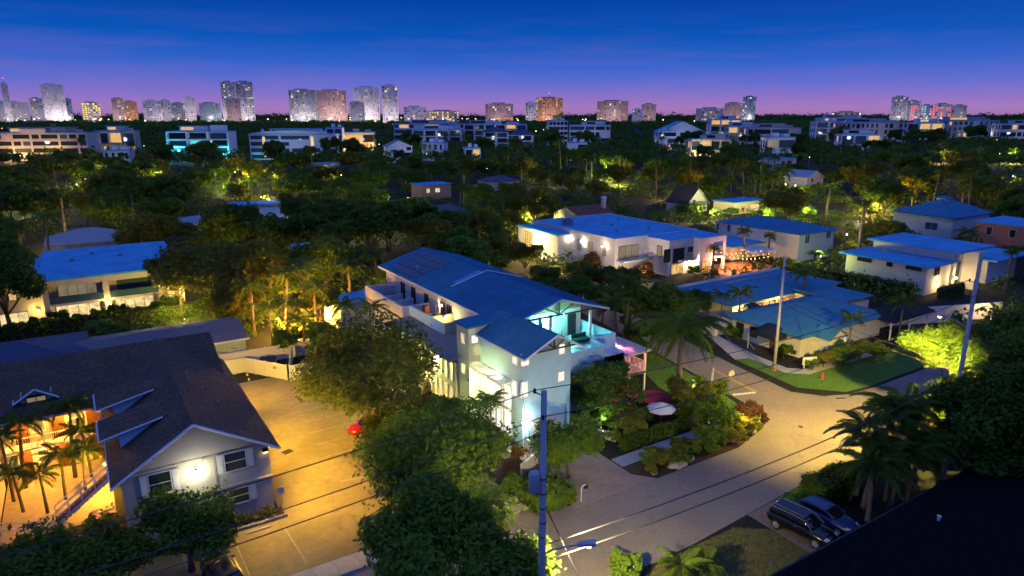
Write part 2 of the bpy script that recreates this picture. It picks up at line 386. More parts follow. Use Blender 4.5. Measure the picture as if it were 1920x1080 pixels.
def wall_lamp(label, loc, energy, color, bulb, group=None, r=.12, kind='POINT', spot=150, aim=None, back=(0, .15), size=.12, name='wall_lamp'):
    t = thing(name, label, 'lamp', loc, group=group)
    x, y, z = loc
    MB().box((x - .08, y - .01 + back[1], z - .16), (x + .08, y + .05 + back[1], z + .16)).build('back_plate', BLACKM, t)
    MB().tube([(x, y + back[1], z + r * 1.5), (x, y, z + r * 1.5)], .02, 5).build('bracket', BLACKM, t)
    MB().lathe([(r * .5, -r), (r, -r * .4), (r, r * .4), (r * .5, r)], loc, 8).build('bulb', bulb, t)
    MB().lathe([(min(.16, r), r * 1.02), (.04, r * 1.02 + .08)], loc, 8).build('cap', BLACKM, t)
    if aim: light('SPOT', (x, y - .05, z), energy, color, t, size, spot, aim)
    else: light('POINT', (x, y - r * 2.2, z), energy, color, t, size)
    return t

# ================================================================ ground, streets, lots
struct('ground', MB().poly([(-30000, -9000, -.012), (30000, -9000, -.012), (30000, 30000, -.012), (-30000, 30000, -.012)]), SOILM)
# main street, running along x, with the crossing and the side street as one sheet
road = MB().poly([(-60, 30, .0), (34, 29.4, .0), (52, 30.6, .0), (56, 30.2, 0), (140, 30.2, .0), (140, 39, .0), (74, 39, .0), (69.7, 39.3, 0), (66.6, 40.6, 0), (64.6, 43.3, .0),
                  (66.2, 53.4, .0), (70, 73, .0), (74, 96, .0), (67, 96, .0), (63.4, 74, .0), (59.7, 53.2, .0), (57.4, 42.6, .0), (56.2, 40.4, 0), (54.2, 39, 0), (49, 37.6, .0), (31, 37.6, .0), (27, 39.7, .0), (-60, 39.7, .0)])
struct('road', road, ASPH)
struct('parking_lot_surface', MB().poly([(-14, 41.6, .006), (29.6, 41.6, .006), (29.6, 70, .006), (26, 79, .006), (10.2, 79, .006), (10.2, 48.6, .006), (-14, 48.6, .006)]), LOTM)
struct('driveway', MB().poly([(29.8, 37.6, .008), (38.6, 37.6, .008), (37.2, 39.3, .008), (37.4, 48.4, .008), (30.6, 48.4, .008), (30.6, 42, .008)]), mat('pink_concrete', (.30, .225, .185), .85, .18, 2.5, .2, wear=(.5, .6, (.19, .15, .125))))
struct('path', MB().poly([(37.4, 40.6, .012), (50, 40.9, .012), (50, 42.4, .012), (37.4, 42.2, .012)]), mat('slate_path', (.24, .27, .32), .8, .15, 3, .2))
struct('corner_pavement', MB().prism([(50.5, 40.9), (56, 40.6), (57.2, 42.2), (56.8, 43.4), (50.5, 43.6)], 0, .1), CONC)
# pavement slabs in front of the car park
sw = struct('pavement', MB().box((-30, 39.75, -.01), (29.5, 41.5, .055)), mat('joint_concrete', (.2, .19, .17), .9))
slab_me = MB().box((-.735, -.84, 0), (.735, .84, .03)).mesh('slab'); slab_me.materials.append(CONC)
for i in range(26):
    s_ = inst('slab', slab_me, None, (-8.6 + i * 1.5, 40.62, .056)); s_.parent = sw
    s_.rotation_euler = (random.uniform(-.002, .002), random.uniform(-.002, .002), 0)
struct('kerb', MB().box((-30, 39.6, -.02), (29.5, 39.745, .12)), CONC)
# verges
def sheet(name, pts, z, m, kind='structure'): return tag(MB().poly([(p[0], p[1], z) for p in pts]).build(name, m), kind=kind)
VERGE1 = [(66.2, 43.6), (69.7, 39.9), (74, 39.5), (84, 39.5), (96, 39.6), (96, 45.5), (80, 45), (71, 45.4), (69, 47.2), (69.6, 53), (67.6, 53.6)]
VERGE2 = [(52, 43.8), (56.6, 43.6), (58.6, 50), (59.2, 53.2), (61, 62), (57, 62), (53, 52)]
VERGE3 = [(33, 29.2), (38.4, 29.2), (40.4, 27.6), (40.4, 21.9), (30, 22), (28, 24), (27.5, 27.6), (30, 29)]
VERGE4 = [(44.8, 30.2), (54, 30.2), (54, 28), (44.9, 28.6)]
sheet('lawn', VERGE1, .02, GRASSM); sheet('lawn', VERGE2, .02, GRASSM); sheet('lawn', VERGE3, .02, mat('dry_grass_soil', (.11, .115, .03), .95, .5, 2.2, .5, wear=(.5, .6, (.10, .075, .04)))); sheet('lawn', VERGE4, .02, GRASSM)
struct('footpath', MB().poly([(67.6, 53.6, .03), (69.6, 53, .03), (69, 47.2, .03), (71, 45.4, .03), (84, 45, .03), (84, 46.4, .03), (72, 46.9, .03), (70.6, 48.2, .03), (71.2, 53.4, .03), (73.6, 62, .03), (72.2, 62.2, .03)]), CONC)
struct('gravel_drive', MB().poly([(40.6, 29.8, .012), (45, 30, .012), (47.5, 21.5, .012), (40.3, 21.5, .012)]), mat('dirt_drive', (.19, .15, .12), .95, .35, 4, .5))
struct('planting_bed', MB().poly([(38.8, 37.7, .016), (49, 37.7, .016), (54, 39.1, .016), (55.8, 40.5, .016), (50.4, 40.8, .016), (37.3, 40.5, .016), (37.2, 39.4, .016)]), MULCH)
struct('garden_soil', MB().poly([(37.6, 42.3, .014), (52, 43.8, .014), (60, 62, .014), (60, 70, .014), (48, 70, .014), (48, 52, .014), (37.6, 48.4, .014)]), SOILM)
struct('entry_garden_soil', MB().poly([(26.5, 41.7, .013), (30.5, 41.7, .013), (30.5, 48, .013), (31.8, 56, .013), (30.6, 66, .013), (26.5, 68, .013)]), MULCH)
struct('courtyard_floor', MB().poly([(-8, 56, .016), (-.6, 56, .016), (-.6, 67, .016), (-8, 67, .016)]), mat('court_tiles', (.42, .33, .22), .8, .2, 2, .2))
struct('visitor_parking', MB().poly([(69.6, 54.6, .02), (76, 51.6, .02), (79.6, 57, .02), (73.2, 61.6, .02)]), mat('new_asphalt', (.035, .035, .037), .9, .2, 5, .3))
# painted markings
BAYP = mat('faded_bay_paint', (.36, .31, .20), .9, .35, 3)
def strip(p, q, w, z, m, name='road_marking'):
    p, q = Vector((*p, 0)), Vector((*q, 0)); d = (q - p).normalized(); n = Vector((-d.y, d.x, 0)) * w / 2
    return tag(MB().poly([(*(p - n).xy, z), (*(q - n).xy, z), (*(q + n).xy, z), (*(p + n).xy, z)]).build(name, m), kind='structure')
strip((61.15, 45.4), (62.4, 52.4), .13, .005, YPAINT, 'centre_line'); strip((61.42, 45.35), (62.67, 52.35), .13, .005, YPAINT, 'centre_line')
strip((58.4, 46.2), (61.1, 45.3), .45, .005, WPAINT, 'stop_line')
for a, b in (((9.9, 47.4), (10.1, 42.2)), ((6.4, 47.6), (6.5, 42.4)), ((3.0, 47.6), (3.1, 42.4)), ((18.6, 51.0), (15.6, 51.6))): strip(a, b, .11, .011, BAYP, 'bay_line')
for i in range(6): strip((20.6, 56.5 + i * 2.75), (15.9, 56.5 + i * 2.75), .10, .011, BAYP, 'bay_line')
for i in range(4): strip((70.9 + i * 2.0, 56.2 - i * 1.35), (74.4 + i * 2.0, 60.9 - i * 1.35), .1, .025, WPAINT, 'bay_line')
# flat things let into the paving
def disc(name, label, cat, c, r, m, group=None):
    t = thing(name, label, cat, (c[0], c[1], .0), group=group)
    MB().lathe([(r, .004), (r, .012), (r * .86, .012), (r * .84, .008)], (c[0], c[1], 0), 20).build('rim', STEEL, t)
    mb = MB().lathe([(r * .83, .004), (r * .83, .010)], (c[0], c[1], 0), 20)
    for i in range(-2, 3): mb.box((c[0] - r * .6, c[1] + i * r * .25 - .03, .01), (c[0] + r * .6, c[1] + i * r * .25 + .03, .014))
    mb.build('cover', m, t)
RUST = mat('rusted_iron', (.07, .045, .035), .8, .4, 8)
disc('manhole_cover', 'round iron manhole cover in the road, nearer the planting bed corner', 'manhole cover', (57.7, 37.2), .36, RUST, 'manhole covers in the crossing')
disc('manhole_cover', 'round iron manhole cover near the middle of the crossing', 'manhole cover', (62.8, 35.1), .36, RUST, 'manhole covers in the crossing')
def grate(label, c, w, d, rz=0):
    t = thing('drain_grate', label, 'drain', (c[0], c[1], 0), rz, local=True)
    MB().box((-w / 2, -d / 2, .004), (w / 2, d / 2, .012)).build('well', BLACKM, t)
    for i in range(6):
        x = -w / 2 + w * (i + .5) / 6; MB().box((x - .03, -d / 2, .013), (x + .03, d / 2, .03)).build('bar', RUST, t)
    MB().box((-w / 2 - .06, -d / 2 - .06, .002), (w / 2 + .06, -d / 2, .026)).build('rim', CONC, t); MB().box((-w / 2 - .06, d / 2, .002), (w / 2 + .06, d / 2 + .06, .026)).build('rim', CONC, t)
grate('square storm drain grate in the middle of the amber-lit car park', (13.3, 59.3), .9, .9, .3)
grate('kerbside drain inlet where the planting bed meets the crossing', (56.9, 41.0), 1.1, .6, .8)
grate('storm drain grate at the edge of the lawn across the crossing', (67.6, 39.2), 1.1, .5, -.5)

# ================================================================ gable apartment house, front left
H1 = thing('gabled_apartment_house', 'gabled cream two-storey apartment house with dark shingle roof beside the car park', 'house', (4.7, 58, 0))
WALLG = mat('beige_stucco', (.50, .47, .42), .88, .07, 1.4, .35, bscale=26, wear=(.3, .25, (.42, .39, .34)))
part(H1, 'wall', WALLG, (.0, 50.2, 0), (9.9, 65.2, 5.9)); part(H1, 'wall', WALLG, (-8.4, 67.4, 0), (9.2, 79, 5.9))
TRIMB = mat('white_trim', (.60, .66, .72), .5, .05, 3)
gable(H1, .0, 9.9, 50.2, 71, 6.0, 9.0, 'y', SHING, WALLG, oh=.65, ohg=.9, t=.16, ridge=4.8, trim=TRIMB)
gable(H1, -32, 9.2, 65.6, 79, 5.95, 8.7, 'x', SHING, WALLG, oh=.55, ohg=.45, t=.16, trim=TRIMB)
# gallery wall and the two gallery floors
part(H1, 'wall', CREAM, (-8.0, 67.2, 0), (-.6, 67.38, 5.8))
part(H1, 'gallery_floor', PAINT, (-8.0, 65.9, 2.62), (-.02, 67.18, 2.82)); part(H1, 'gallery_post', PAINT, (-5.1, 65.95, 0), (-4.95, 66.1, 5.9)); part(H1, 'gallery_post', PAINT, (-2.4, 65.95, 0), (-2.25, 66.1, 5.9)); part(H1, 'gallery_post', PAINT, (-7.95, 65.95, 0), (-7.8, 66.1, 5.9))
railing(H1, (-7.8, 66, 2.82), (-5.1, 66, 2.82), 1.0, PAINT, 16); railing(H1, (-4.95, 66, 2.82), (-2.4, 66, 2.82), 1.0, PAINT, 16); railing(H1, (-2.25, 66, 2.82), (-.1, 66, 2.82), 1.0, PAINT, 12)
DOORW = mat('brown_door', (.16, .06, .025), .5, .2, 3)
for z in (0, 2.84):
    for u in (-6.6, -3.9, -1.3):
        d = part(H1, 'door', DOORW, (u - .5, 67.12, z + .05), (u + .5, 67.19, z + 2.1)); MB().lathe([(.04, 0), (.05, .05), (.02, .09)], (u + .38, 67.08, z + 1.02), 6).build('door_handle', STEEL, d)
    for u in (-7.5, -5.3, -2.55): win(H1, 'S', u - .38, u + .38, z + .9, z + 2.0, 67.19, DIMW, nz=2)
# left wing closing the courtyard
part(H1, 'wall', CREAM, (-22, 50, 0), (-8.1, 65.4, 5.8)); hip(H1, -22, -8.1, 50, 67, 5.85, 7.6, SHING, oh=.4)
# dormers on the left slope of the front wing
for vd in (55.6, 61.8):
    w = MB(); x0 = .35; x1 = 3.4
    y0, y1 = vd - 1.35, vd + 1.35
    w.poly([(x0, y0, 6.1), (x1, y0, 7.9), (x0, y0, 7.35)]).poly([(x0, y1, 6.1), (x0, y1, 7.35), (x1, y1, 7.9)]).poly([(x0, y1, 6.1), (x0, y0, 6.1), (x0, y0, 7.35), (x0, y1, 7.35)])
    w.build('dormer_wall', BLUEW, H1)
    d = MB().slab([(-.9, y0 - .55, 7.3), (3.9, y0 - .55, 8.35), (3.9, y1 + .35, 8.45), (-.9, y1 + .35, 7.42)], .13).build('dormer_roof', SHING, H1)
    MB().tube([(-.93, y0 - .58, 7.24), (3.3, y0 - .58, 8.16)], .085, 4).build('bargeboard', TRIMB, d); MB().tube([(-.95, y0 - .55, 7.24), (-.95, y1 + .35, 7.36)], .085, 4).build('bargeboard', TRIMB, d)
    win(H1, 'W', vd - .7, vd + .7, 6.45, 7.15, x0, GLASSD, nx=2)
# gabled dormer over the courtyard
part(H1, 'dormer_wall', WALLG, (-6.2, 67.0, 5.6), (-4.0, 70.5, 7.1))
gable(H1, -6.2, -4.0, 67.0, 71.0, 7.05, 7.75, 'y', SHING, WALLG, oh=.5, ohg=.4, t=.12, name='dormer_roof', trim=TRIMB)
win(H1, 'S', -5.75, -4.45, 6.2, 6.9, 67.0, DIMW, MATS['frame_dark'], nx=2)
# front gable wall: windows with shutters, belt course, vent pipes
for x0, y0, x1, y1 in ((279, 886, 321, 925), (421, 847, 461, 880), (430, 915, 467, 942)):
    o = winpx(H1, 'S', 50.2, x0, y0, x1, y1, GLASSD, nz=2)
    a, zt = onwall('S', 50.2, x0, (y0 + y1) / 2); b, _ = onwall('S', 50.2, x1, (y0 + y1) / 2); _, z1 = onwall('S', 50.2, (x0 + x1) / 2, y0); _, z0 = onwall('S', 50.2, (x0 + x1) / 2, y1)
    for s0, s1 in ((a - .55, a - .12), (b + .12, b + .55)):
        sh = part(H1, 'shutter', PAINT, (s0, 50.12, z0 - .05), (s1, 50.19, z1 + .05))
        lv = MB()
        for i in range(8): z = z0 + (z1 - z0) * (i + .5) / 8; lv.box((s0 + .05, 50.09, z - .035), (s1 - .05, 50.119, z + .035))
        lv.build('louvres', PAINT, sh)
part(H1, 'belt_course', WALLG, (5.2, 50.08, 2.95), (9.98, 50.19, 3.1))
MB().tube([(6.0, 50.12, .1), (6.0, 50.12, 5.6), (5.2, 50.12, 5.75), (5.15, 50.12, 5.5)], .03, 6).build('conduit', STEEL, H1)
for u, v, h in ((6.6, 57.5, .5), (5.9, 60.6, .45), (7.4, 55.2, .3)):
    z = 9.0 - (u - 4.8) * .59; MB().lathe([(.06, -.3), (.06, h), (.1, h), (.1, h + .1), (.02, h + .14)], (u, v, z), 8).build('vent_pipe', STEEL, H1)
# open stair down into the courtyard
ST1 = thing('outdoor_stair', 'white railed outdoor stair rising through the amber-lit courtyard', 'stair', (-2.6, 57, 0))
for i in range(12):
    part(ST1, 'step', mat('red_brown_tread', (.20, .09, .05), .8), (-4.4 + i * .3, 56.6, .22 * i + .12), (-4.06 + i * .3, 57.7, .22 * i + .2))
for y in (56.55, 57.75):
    MB().slab([(-4.5, y - .03, .25), (-.75, y - .03, 2.95), (-.75, y + .03, 2.95), (-4.5, y + .03, .25)], .28).build('stringer', PAINT, ST1)
    m_ = MB().tube([(-4.5, y, 1.15), (-.75, y, 3.9)], .045, 5).tube([(-4.5, y, .7), (-.75, y, 3.45)], .03, 5)
    for i in range(5): x = -4.5 + i * .93; m_.tube([(x, y, .1 + .73 * x + 3.28 - .2), (x, y, 1.15 + (x + 4.5) * .733)], .035, 5)
    m_.build('handrail', PAINT, ST1)
CW = thing('courtyard_walkway_rail', 'long white pipe handrail on low posts along the front of the courtyard', 'railing', (-6.5, 56.4, 0))
MB().tube([(-8, 57.6, 1.0), (-6.2, 56.4, 1.0), (-4.7, 56.5, 1.05)], .045, 5).tube([(-8, 57.6, .55), (-6.2, 56.4, .55), (-4.7, 56.5, .6)], .03, 5).build('rail', PAINT, CW)
for x, y in ((-7.9, 57.5), (-6.2, 56.4), (-4.75, 56.5)): MB().tube([(x, y, 0), (x, y, 1.03)], .04, 5).build('post', PAINT, CW)
# lamps of that house
a, z = onwall('S', 50.2, 368, 893)
wall_lamp('white floodlight glaring on the gable wall of the cream house', (a, 49.95, z + .35), 80, (1, .90, .55), BULBW, r=.26, size=.3)
wall_lamp('amber lamp under the upper gallery ceiling, left end', (-7.2, 66.7, 5.2), 620, (1, .46, .05), BULBA, 'gallery lamps')
wall_lamp('amber lamp under the upper gallery ceiling, right end', (-3.1, 66.7, 5.2), 620, (1, .46, .05), BULBA, 'gallery lamps')
wall_lamp('amber lamp under the lower gallery ceiling behind the palms', (-5.2, 66.6, 2.35), 620, (1, .46, .05), BULBA, 'gallery lamps')
wall_lamp('amber lamp beneath the stair beside the gable wall', (-.9, 60, 2.6), 900, (1, .46, .05), BULBA, back=(.0, .15))
# wall packs on the side wall that light the car park
for k, v in enumerate((51.2, 57.5, 64.0, 71.5)):
    t = thing('wall_pack', ('amber wall light on the car park side of the gable house, nearest the street', 'amber wall light on the car park side of the gable house, third from the fence', 'amber wall light on the car park side of the gable house, second from the fence', 'amber wall light high on the rear wing end wall, nearest the fence')[k], 'lamp', (9.9, v, 5.2), group='wall lights over the car park')
    MB().box((9.9, v - .25, 5.05), (10.2, v + .25, 5.4)).build('housing', BLACKM, t, bevel=.03); MB().box((9.95, v - .2, 4.99), (10.22, v + .2, 5.045)).build('lens', BULBA, t)
    light('SPOT', (10.4, v, 5.2), 2750, (1, .58, .02), t, .25, 150, (23, v - 1.5, 0) if k < 3 else (18, 79, 0), 1.0)

t = thing('wall_pack', 'amber floodlight under the right eave of the front gable', 'lamp', (9.6, 50.2, 5.3), group='wall lights over the car park')
MB().box((9.4, 49.95, 5.15), (9.8, 50.19, 5.4)).build('housing', BLACKM, t, bevel=.03); MB().box((9.43, 49.93, 5.1), (9.77, 50.15, 5.145)).build('lens', BULBA, t)
light('SPOT', (9.6, 49.8, 5.05), 1500, (1, .58, .02), t, .25, 150, (12, 42.5, 0), 1.0)
# planter bed edging in front of the gable
PL = thing('planter_bed', 'low planter bed with stone edging below the floodlit gable wall', 'planter', (7.4, 49.3, 0))
MB().box((3.9, 48.9, 0), (10.4, 50.15, .16)).build('soil', MULCH, PL)
for i in range(20): x = 4.0 + i * .335; MB().box((x - .15, 48.68 + random.uniform(-.02, .02), 0), (x + .15, 48.9, random.uniform(.17, .23))).build('edging_stone', CONC, PL)
for k, u in enumerate((4.6, 8.2)):
    t = thing('wheel_stop', ('concrete wheel stop at the bay below the gable window, left one', 'concrete wheel stop at the bay below the gable window, right one')[k], 'wheel stop', (u, 48.0, 0), group='wheel stops')
    MB().prism([(u - .9, 47.92), (u + .9, 47.92), (u + .9, 48.08), (u - .9, 48.08)], .01, .13).build('bar', CONC, t, bevel=.03); MB().lathe([(.02, .13), (.03, .135)], (u - .6, 48, 0), 6).build('bolt', STEEL, t); MB().lathe([(.02, .13), (.03, .135)], (u + .6, 48, 0), 6).build('bolt', STEEL, t)

# ================================================================ long shed and the fence enclosure behind the car park
SH = thing('long_outbuilding', 'long low outbuilding with pale green end wall behind the gable house', 'outbuilding', (7, 88, 0))
part(SH, 'wall', mat('mint_stucco', (.42, .52, .42), .85, .08, 1.5, .2), (-2.4, 87.0, 0), (15.6, 96, 3.0)); gable(SH, -2.4, 15.6, 87.0, 97, 3.05, 4.0, 'x', mat('grey_brown_roof', (.16, .15, .15), .85, .25, 3, .3), WALLG, oh=.5, ohg=.4, trim=PAINT, ridge=92)
winpx(SH, 'S', 87.0, 432, 651, 446, 661, DIMW, nz=2)
FE = thing('fence_enclosure', 'white panel fence enclosing the bin yard at the end of the car park', 'fence', (18, 79, 0))
def panels(parent, p, q, n, h, m, name='panel'):
    p, q = Vector((*p, 0)), Vector((*q, 0)); d = (q - p) / n; ang = math.atan2(d.y, d.x); L = d.length
    me = MB().box((-L / 2 + .04, -.025, .06), (L / 2 - .04, .025, h)).box((-L / 2 + .04, -.04, h - .12), (L / 2 - .04, .04, h - .02)).mesh(name); me.materials.append(m)
    po = MB().box((-.05, -.05, 0), (.05, .05, h + .06)).lathe([(.08, h + .06), (.01, h + .13)], (0, 0, 0), 4).mesh('post'); po.materials.append(m)
    for i in range(n):
        c = p + d * (i + .5); inst(name, me, parent, c, (0, 0, ang)); inst('post', po, parent, p + d * i, (0, 0, ang))
    inst('post', po, parent, q, (0, 0, ang))
FENM = mat('cream_vinyl', (.68, .66, .58), .6, .05, 2)
panels(FE, (12.0, 82.3), (14.4, 82.3), 2, 1.9, FENM); panels(FE, (14.4, 82.3), (18.0, 77.0), 4, 1.9, FENM, 'gate_panel'); panels(FE, (18.2, 76.6), (26.5, 76.2), 6, 1.9, FENM); panels(FE, (12.2, 85), (26, 84.2), 8, 1.9, FENM); panels(FE, (18.3, 77), (20.4, 83.6), 3, 1.9, FENM)
for px, py in ((463, 702), (466, 711), (513, 689), (518, 689)):
    a = g(px, py, 1.3); MB().box((a[0] - .1, a[1] - .25, 1.2), (a[0] + .1, a[1] - .2, 1.5)).build('notice', mat('weathered_sign', (.3, .26, .18), .8), FE)
DU = thing('waste_container', 'grey steel waste container inside the white fenced bin yard', 'container', (16.9, 81.6, 0), -.5, local=True)
MB().slab([(-.9, -.7, 1.25), (.9, -.7, 1.25), (.9, .7, 1.45), (-.9, .7, 1.45)], 1.2).build('body', STEEL, DU, bevel=.03); MB().slab([(-.95, -.75, 1.33), (0, -.75, 1.33), (0, .75, 1.53), (-.95, .75, 1.53)], .06).build('lid', BLACKM, DU); MB().slab([(.02, -.75, 1.33), (.95, -.75, 1.33), (.95, .75, 1.53), (.02, .75, 1.53)], .06).build('lid', BLACKM, DU)

# ================================================================ the blue three-storey house in the middle
MH = thing('terraced_apartment_house', 'tall pale blue house with blue metal roofs and lit roof terraces in the centre', 'house', (38, 65, 0))
YELW = mat('yellow_stucco', (.64, .60, .36), .85, .07, 1.5, .2)
part(MH, 'wall', BLUEW, (32.1, 48.5, 0), (37.5, 57.0, 9.2)); part(MH, 'wall', BLUEW, (37.5, 52.2, 0), (47.6, 59.64, 5.28)); part(MH, 'wall', BLUEW, (34.62, 57.0, 0), (37.48, 59.7, 9.0))
part(MH, 'wall', STUCCO, (36.0, 59.82, 0), (47.4, 90, 8.7))
part(MH, 'stair_tower', GREENW, (30.8, 56.3, 0), (34.6, 58.8, 9.7)); MB().slab([(30.55, 56.05, 9.85), (34.7, 56.05, 10.1), (34.7, 59.0, 10.1), (30.55, 59, 9.85)], .16).build('tower_roof', METALR, MH)
o = gable(MH, 32.1, 37.9, 48.5, 57.6, 9.25, 10.75, 'y', METALR, None, oh=.55, ohg=1.0, t=.16, ridge=35.2, trim=PAINT, seams=.6)
# timber gable truss of the front wing
tr = MB(); y = 48.0
tr.tube([(32.4, y, 9.2), (38.1, y, 9.2)], .09, 4).tube([(35.2, y, 9.2), (35.2, y, 10.5)], .08, 4).tube([(35.2, y, 9.3), (34.2, y, 10.0)], .07, 4).tube([(35.2, y, 9.3), (36.4, y, 10.0)], .07, 4).tube([(33.6, y, 9.2), (33.6, y, 9.8)], .06, 4).tube([(36.9, y, 9.2), (36.9, y, 9.7)], .06, 4)
tr.build('gable_truss', WOODD, MH)
MB().poly([(32.1, 48.5, 9.19), (37.9, 48.5, 9.19), (35.2, 48.5, 10.55)]).build('gable_wall', BLUEW, MH)
# long main roof
o = gable(MH, 36.0, 48.2, 57.6, 90, 9.25, 11.0, 'y', METALR, None, oh=.75, ohg=1.1, t=.2, ridge=42.3, trim=PAINT, seams=.6)
gw = MB(); gw.poly([(36.2, 59.7, 8.61), (47.4, 59.7, 8.61), (47.4, 59.7, 9.2), (42.3, 59.7, 10.75), (36.2, 59.7, 9.1)]).build('gable_wall', mat('timber_boards', (.30, .20, .12), .7, .3, 3, .2), MH)
bt = MB()
for i in range(9):
    x = 37.0 + i * 1.25; zt = 11.0 - abs(x - 42.3) * .28 - .2; bt.tube([(x, 56.6, zt), (x, 59.5, zt)], .06, 4)
bt.tube([(36.6, 56.9, 9.1), (48, 56.9, 9.1)], .09, 4).tube([(42.3, 56.9, 9.1), (42.3, 56.9, 10.7)], .08, 4).tube([(42.3, 56.9, 9.2), (40.2, 56.9, 10.2)], .07, 4).tube([(42.3, 56.9, 9.2), (44.4, 56.9, 10.2)], .07, 4)
bt.build('gable_truss', WOODD, MH)
# step in the roof with white flashing, skylight strip, solar panels, vents
fl = MB().tube([(37.2, 72.2, 9.72), (42.3, 72.2, 11.12), (47.6, 72.2, 9.58)], .09, 4).build('roof_flashing', PAINT, MH)
for i in range(4):
    x0 = 38.2 + i * .95; z0 = 11.0 - (42.3 - x0) * .278 + .06; z1 = 11.0 - (42.3 - x0 - .85) * .278 + .06
    MB().slab([(x0, 72.6, z0), (x0 + .85, 72.6, z1), (x0 + .85, 73.6, z1), (x0, 73.6, z0)], .06).build('skylight', MEMB, MH)
SOLAR = mat('solar_cells', (.008, .012, .045), .18, .15, 6, spec=.6)
for i in range(4):
    for j in range(5):
        if i == 0 and j > 3: continue
        x0 = 35.9 + i * 1.45; y0 = 80.2 + j * 1.75; z0 = 11.0 - (42.3 - x0) * .278 + .12; z1 = 11.0 - (42.3 - x0 - 1.38) * .278 + .12
        MB().slab([(x0, y0, z0), (x0 + 1.38, y0, z1), (x0 + 1.38, y0 + 1.68, z1), (x0, y0 + 1.68, z0)], .05).build('solar_panel', SOLAR, MH)
for x, y, h in ((39.5, 79, .5), (39.1, 78.6, .4), (40.5, 66, .45), (38.4, 61.5, .5), (45.2, 77, .5), (44.5, 74.5, .35), (40.2, 60, .35), (37.5, 82.5, .6)):
    z = 11.0 - abs(x - 42.3) * .28; MB().lathe([(.06, -.2), (.06, h), (.11, h), (.11, h + .1), (.03, h + .13)], (x, y, z), 8).build('vent_pipe', STEEL, MH)
# front windows
FW = MATS['frame_white']
for r_ in ((977, 664, 991, 685), (1048, 645, 1058, 663), (1046, 697, 1057, 714), (976, 716, 989, 745)): winpx(MH, 'S', 48.5, *r_, WHITEW, nz=1)
for r_ in ((962, 664, 970, 682), (960, 713, 969, 740)): winpx(MH, 'W', 32.1, *r_, WHITEW)
gdr = part(MH, 'garage_door', PAINT, (32.9, 48.4, .05), (36.6, 48.47, 2.5))
for i in range(4): part(gdr, 'panel', PAINT, (33.0, 48.36, .12 + i * .6), (36.5, 48.398, .62 + i * .6))
part(MH, 'downpipe', PAINT, (37.05, 48.38, .1), (37.2, 48.48, 3.1))
# left side of the front wing: tall lit glazing behind a slatted canopy
for k in range(4):
    y0 = 50.4 + k * 1.45
    for z0, z1 in ((.3, 2.7), (3.1, 5.3)): win(MH, 'W', y0, y0 + 1.25, z0, z1, 32.1, WHITEW)
cn = MB().box((30.7, 50.0, 5.7), (30.85, 56.2, 5.9)).box((32.0, 50.0, 5.85), (32.09, 56.2, 6.0)).build('canopy_beam', PAINT, MH)
for i in range(15): part(MH, 'canopy_slat', PAINT, (30.7, 50.1 + i * .42, 5.92), (32.09, 50.3 + i * .42, 6.0))
for y in (50.1, 53.1, 56.1): part(MH, 'canopy_post', PAINT, (30.7, y - .07, 0), (30.84, y + .07, 5.7))
for z0 in (7.9, 4.7): win(MH, 'W', 57.1, 57.8, z0, z0 + 1.0, 30.8, WARMB)
win(MH, 'S', 31.1, 31.8, 8.1, 8.9, 56.3, WHITEW)
# lower west wing
part(MH, 'wall', CREAM, (30.6, 58.8, 0), (36, 75.3, 5.4)); MB().slab([(29.8, 58.8, 5.75), (34.9, 58.8, 6.2), (34.9, 75, 6.2), (29.8, 75, 5.75)], .18).build('lower_roof', mat('brown_boards', (.30, .25, .20), .8, .3, 3, .2, stretch=(1, 6, 1)), MH)
for k in range(5):
    y0 = 59.4 + k * 1.25
    win(MH, 'W', y0, y0 + .55, 3.2, 5.1, 30.6, WARMB, nz=2); win(MH, 'W', y0, y0 + .6, .4, 2.4, 30.6, WARMB, nz=2)
bal = part(MH, 'balcony', WOODD, (29.5, 64.2, 2.85), (30.59, 66.4, 2.98)); railing(MH, (29.5, 64.2, 2.98), (29.5, 66.4, 2.98), .9, WOODD, 8)
# roof terraces: parapets, partitions, floors
DECKM = mat('brown_deck', (.16, .12, .10), .8, .25, 3, .2, stretch=(1, 7, 1))
part(MH, 'terrace_floor', DECKM, (33.0, 66.4, 5.72), (36.2, 90, 5.82)); part(MH, 'wall', STUCCO, (32.0, 75.3, 0), (36, 88, 5.7))
part(MH, 'terrace_wall', YELW, (33.0, 66.0, 5.4), (36.0, 66.2, 7.25)); part(MH, 'terrace_wall', BLUEW, (32.9, 66.21, 5.4), (33.1, 75.2, 7.25)); part(MH, 'terrace_wall', YELW, (35.2, 62.0, 6.2), (35.4, 66.0, 7.25))
part(MH, 'terrace_wall', YELW, (33.1, 69.4, 5.8), (36.0, 69.58, 7.2)); part(MH, 'terrace_wall', STUCCO, (32.0, 75.2, 5.4), (35.6, 75.4, 7.2))
part(MH, 'terrace_wall', STUCCO, (32.0, 75.41, 5.4), (32.2, 88, 7.2)); part(MH, 'terrace_wall', STUCCO, (32.0, 87.2, 5.4), (37.4, 87.4, 7.3)); part(MH, 'terrace_wall', STUCCO, (32.2, 78.6, 5.8), (35.0, 78.76, 7.1)); part(MH, 'terrace_wall', STUCCO, (32.2, 82.0, 5.8), (35.0, 82.16, 7.0)); part(MH, 'terrace_wall', STUCCO, (34.9, 78.77, 5.8), (35.05, 80.4, 7.0))
part(MH, 'terrace_cabinet', mat('rust_panel', (.35, .12, .03), .6, .2, 3), (34.4, 73.9, 5.83), (35.0, 74.7, 7.2))
for y in (69.9, 71.6, 76.2, 80.2, 83.6): win(MH, 'W', y, y + 1.1, 5.95, 7.9, 36.0, GLASSD, MATS['frame_dark'], nx=2)
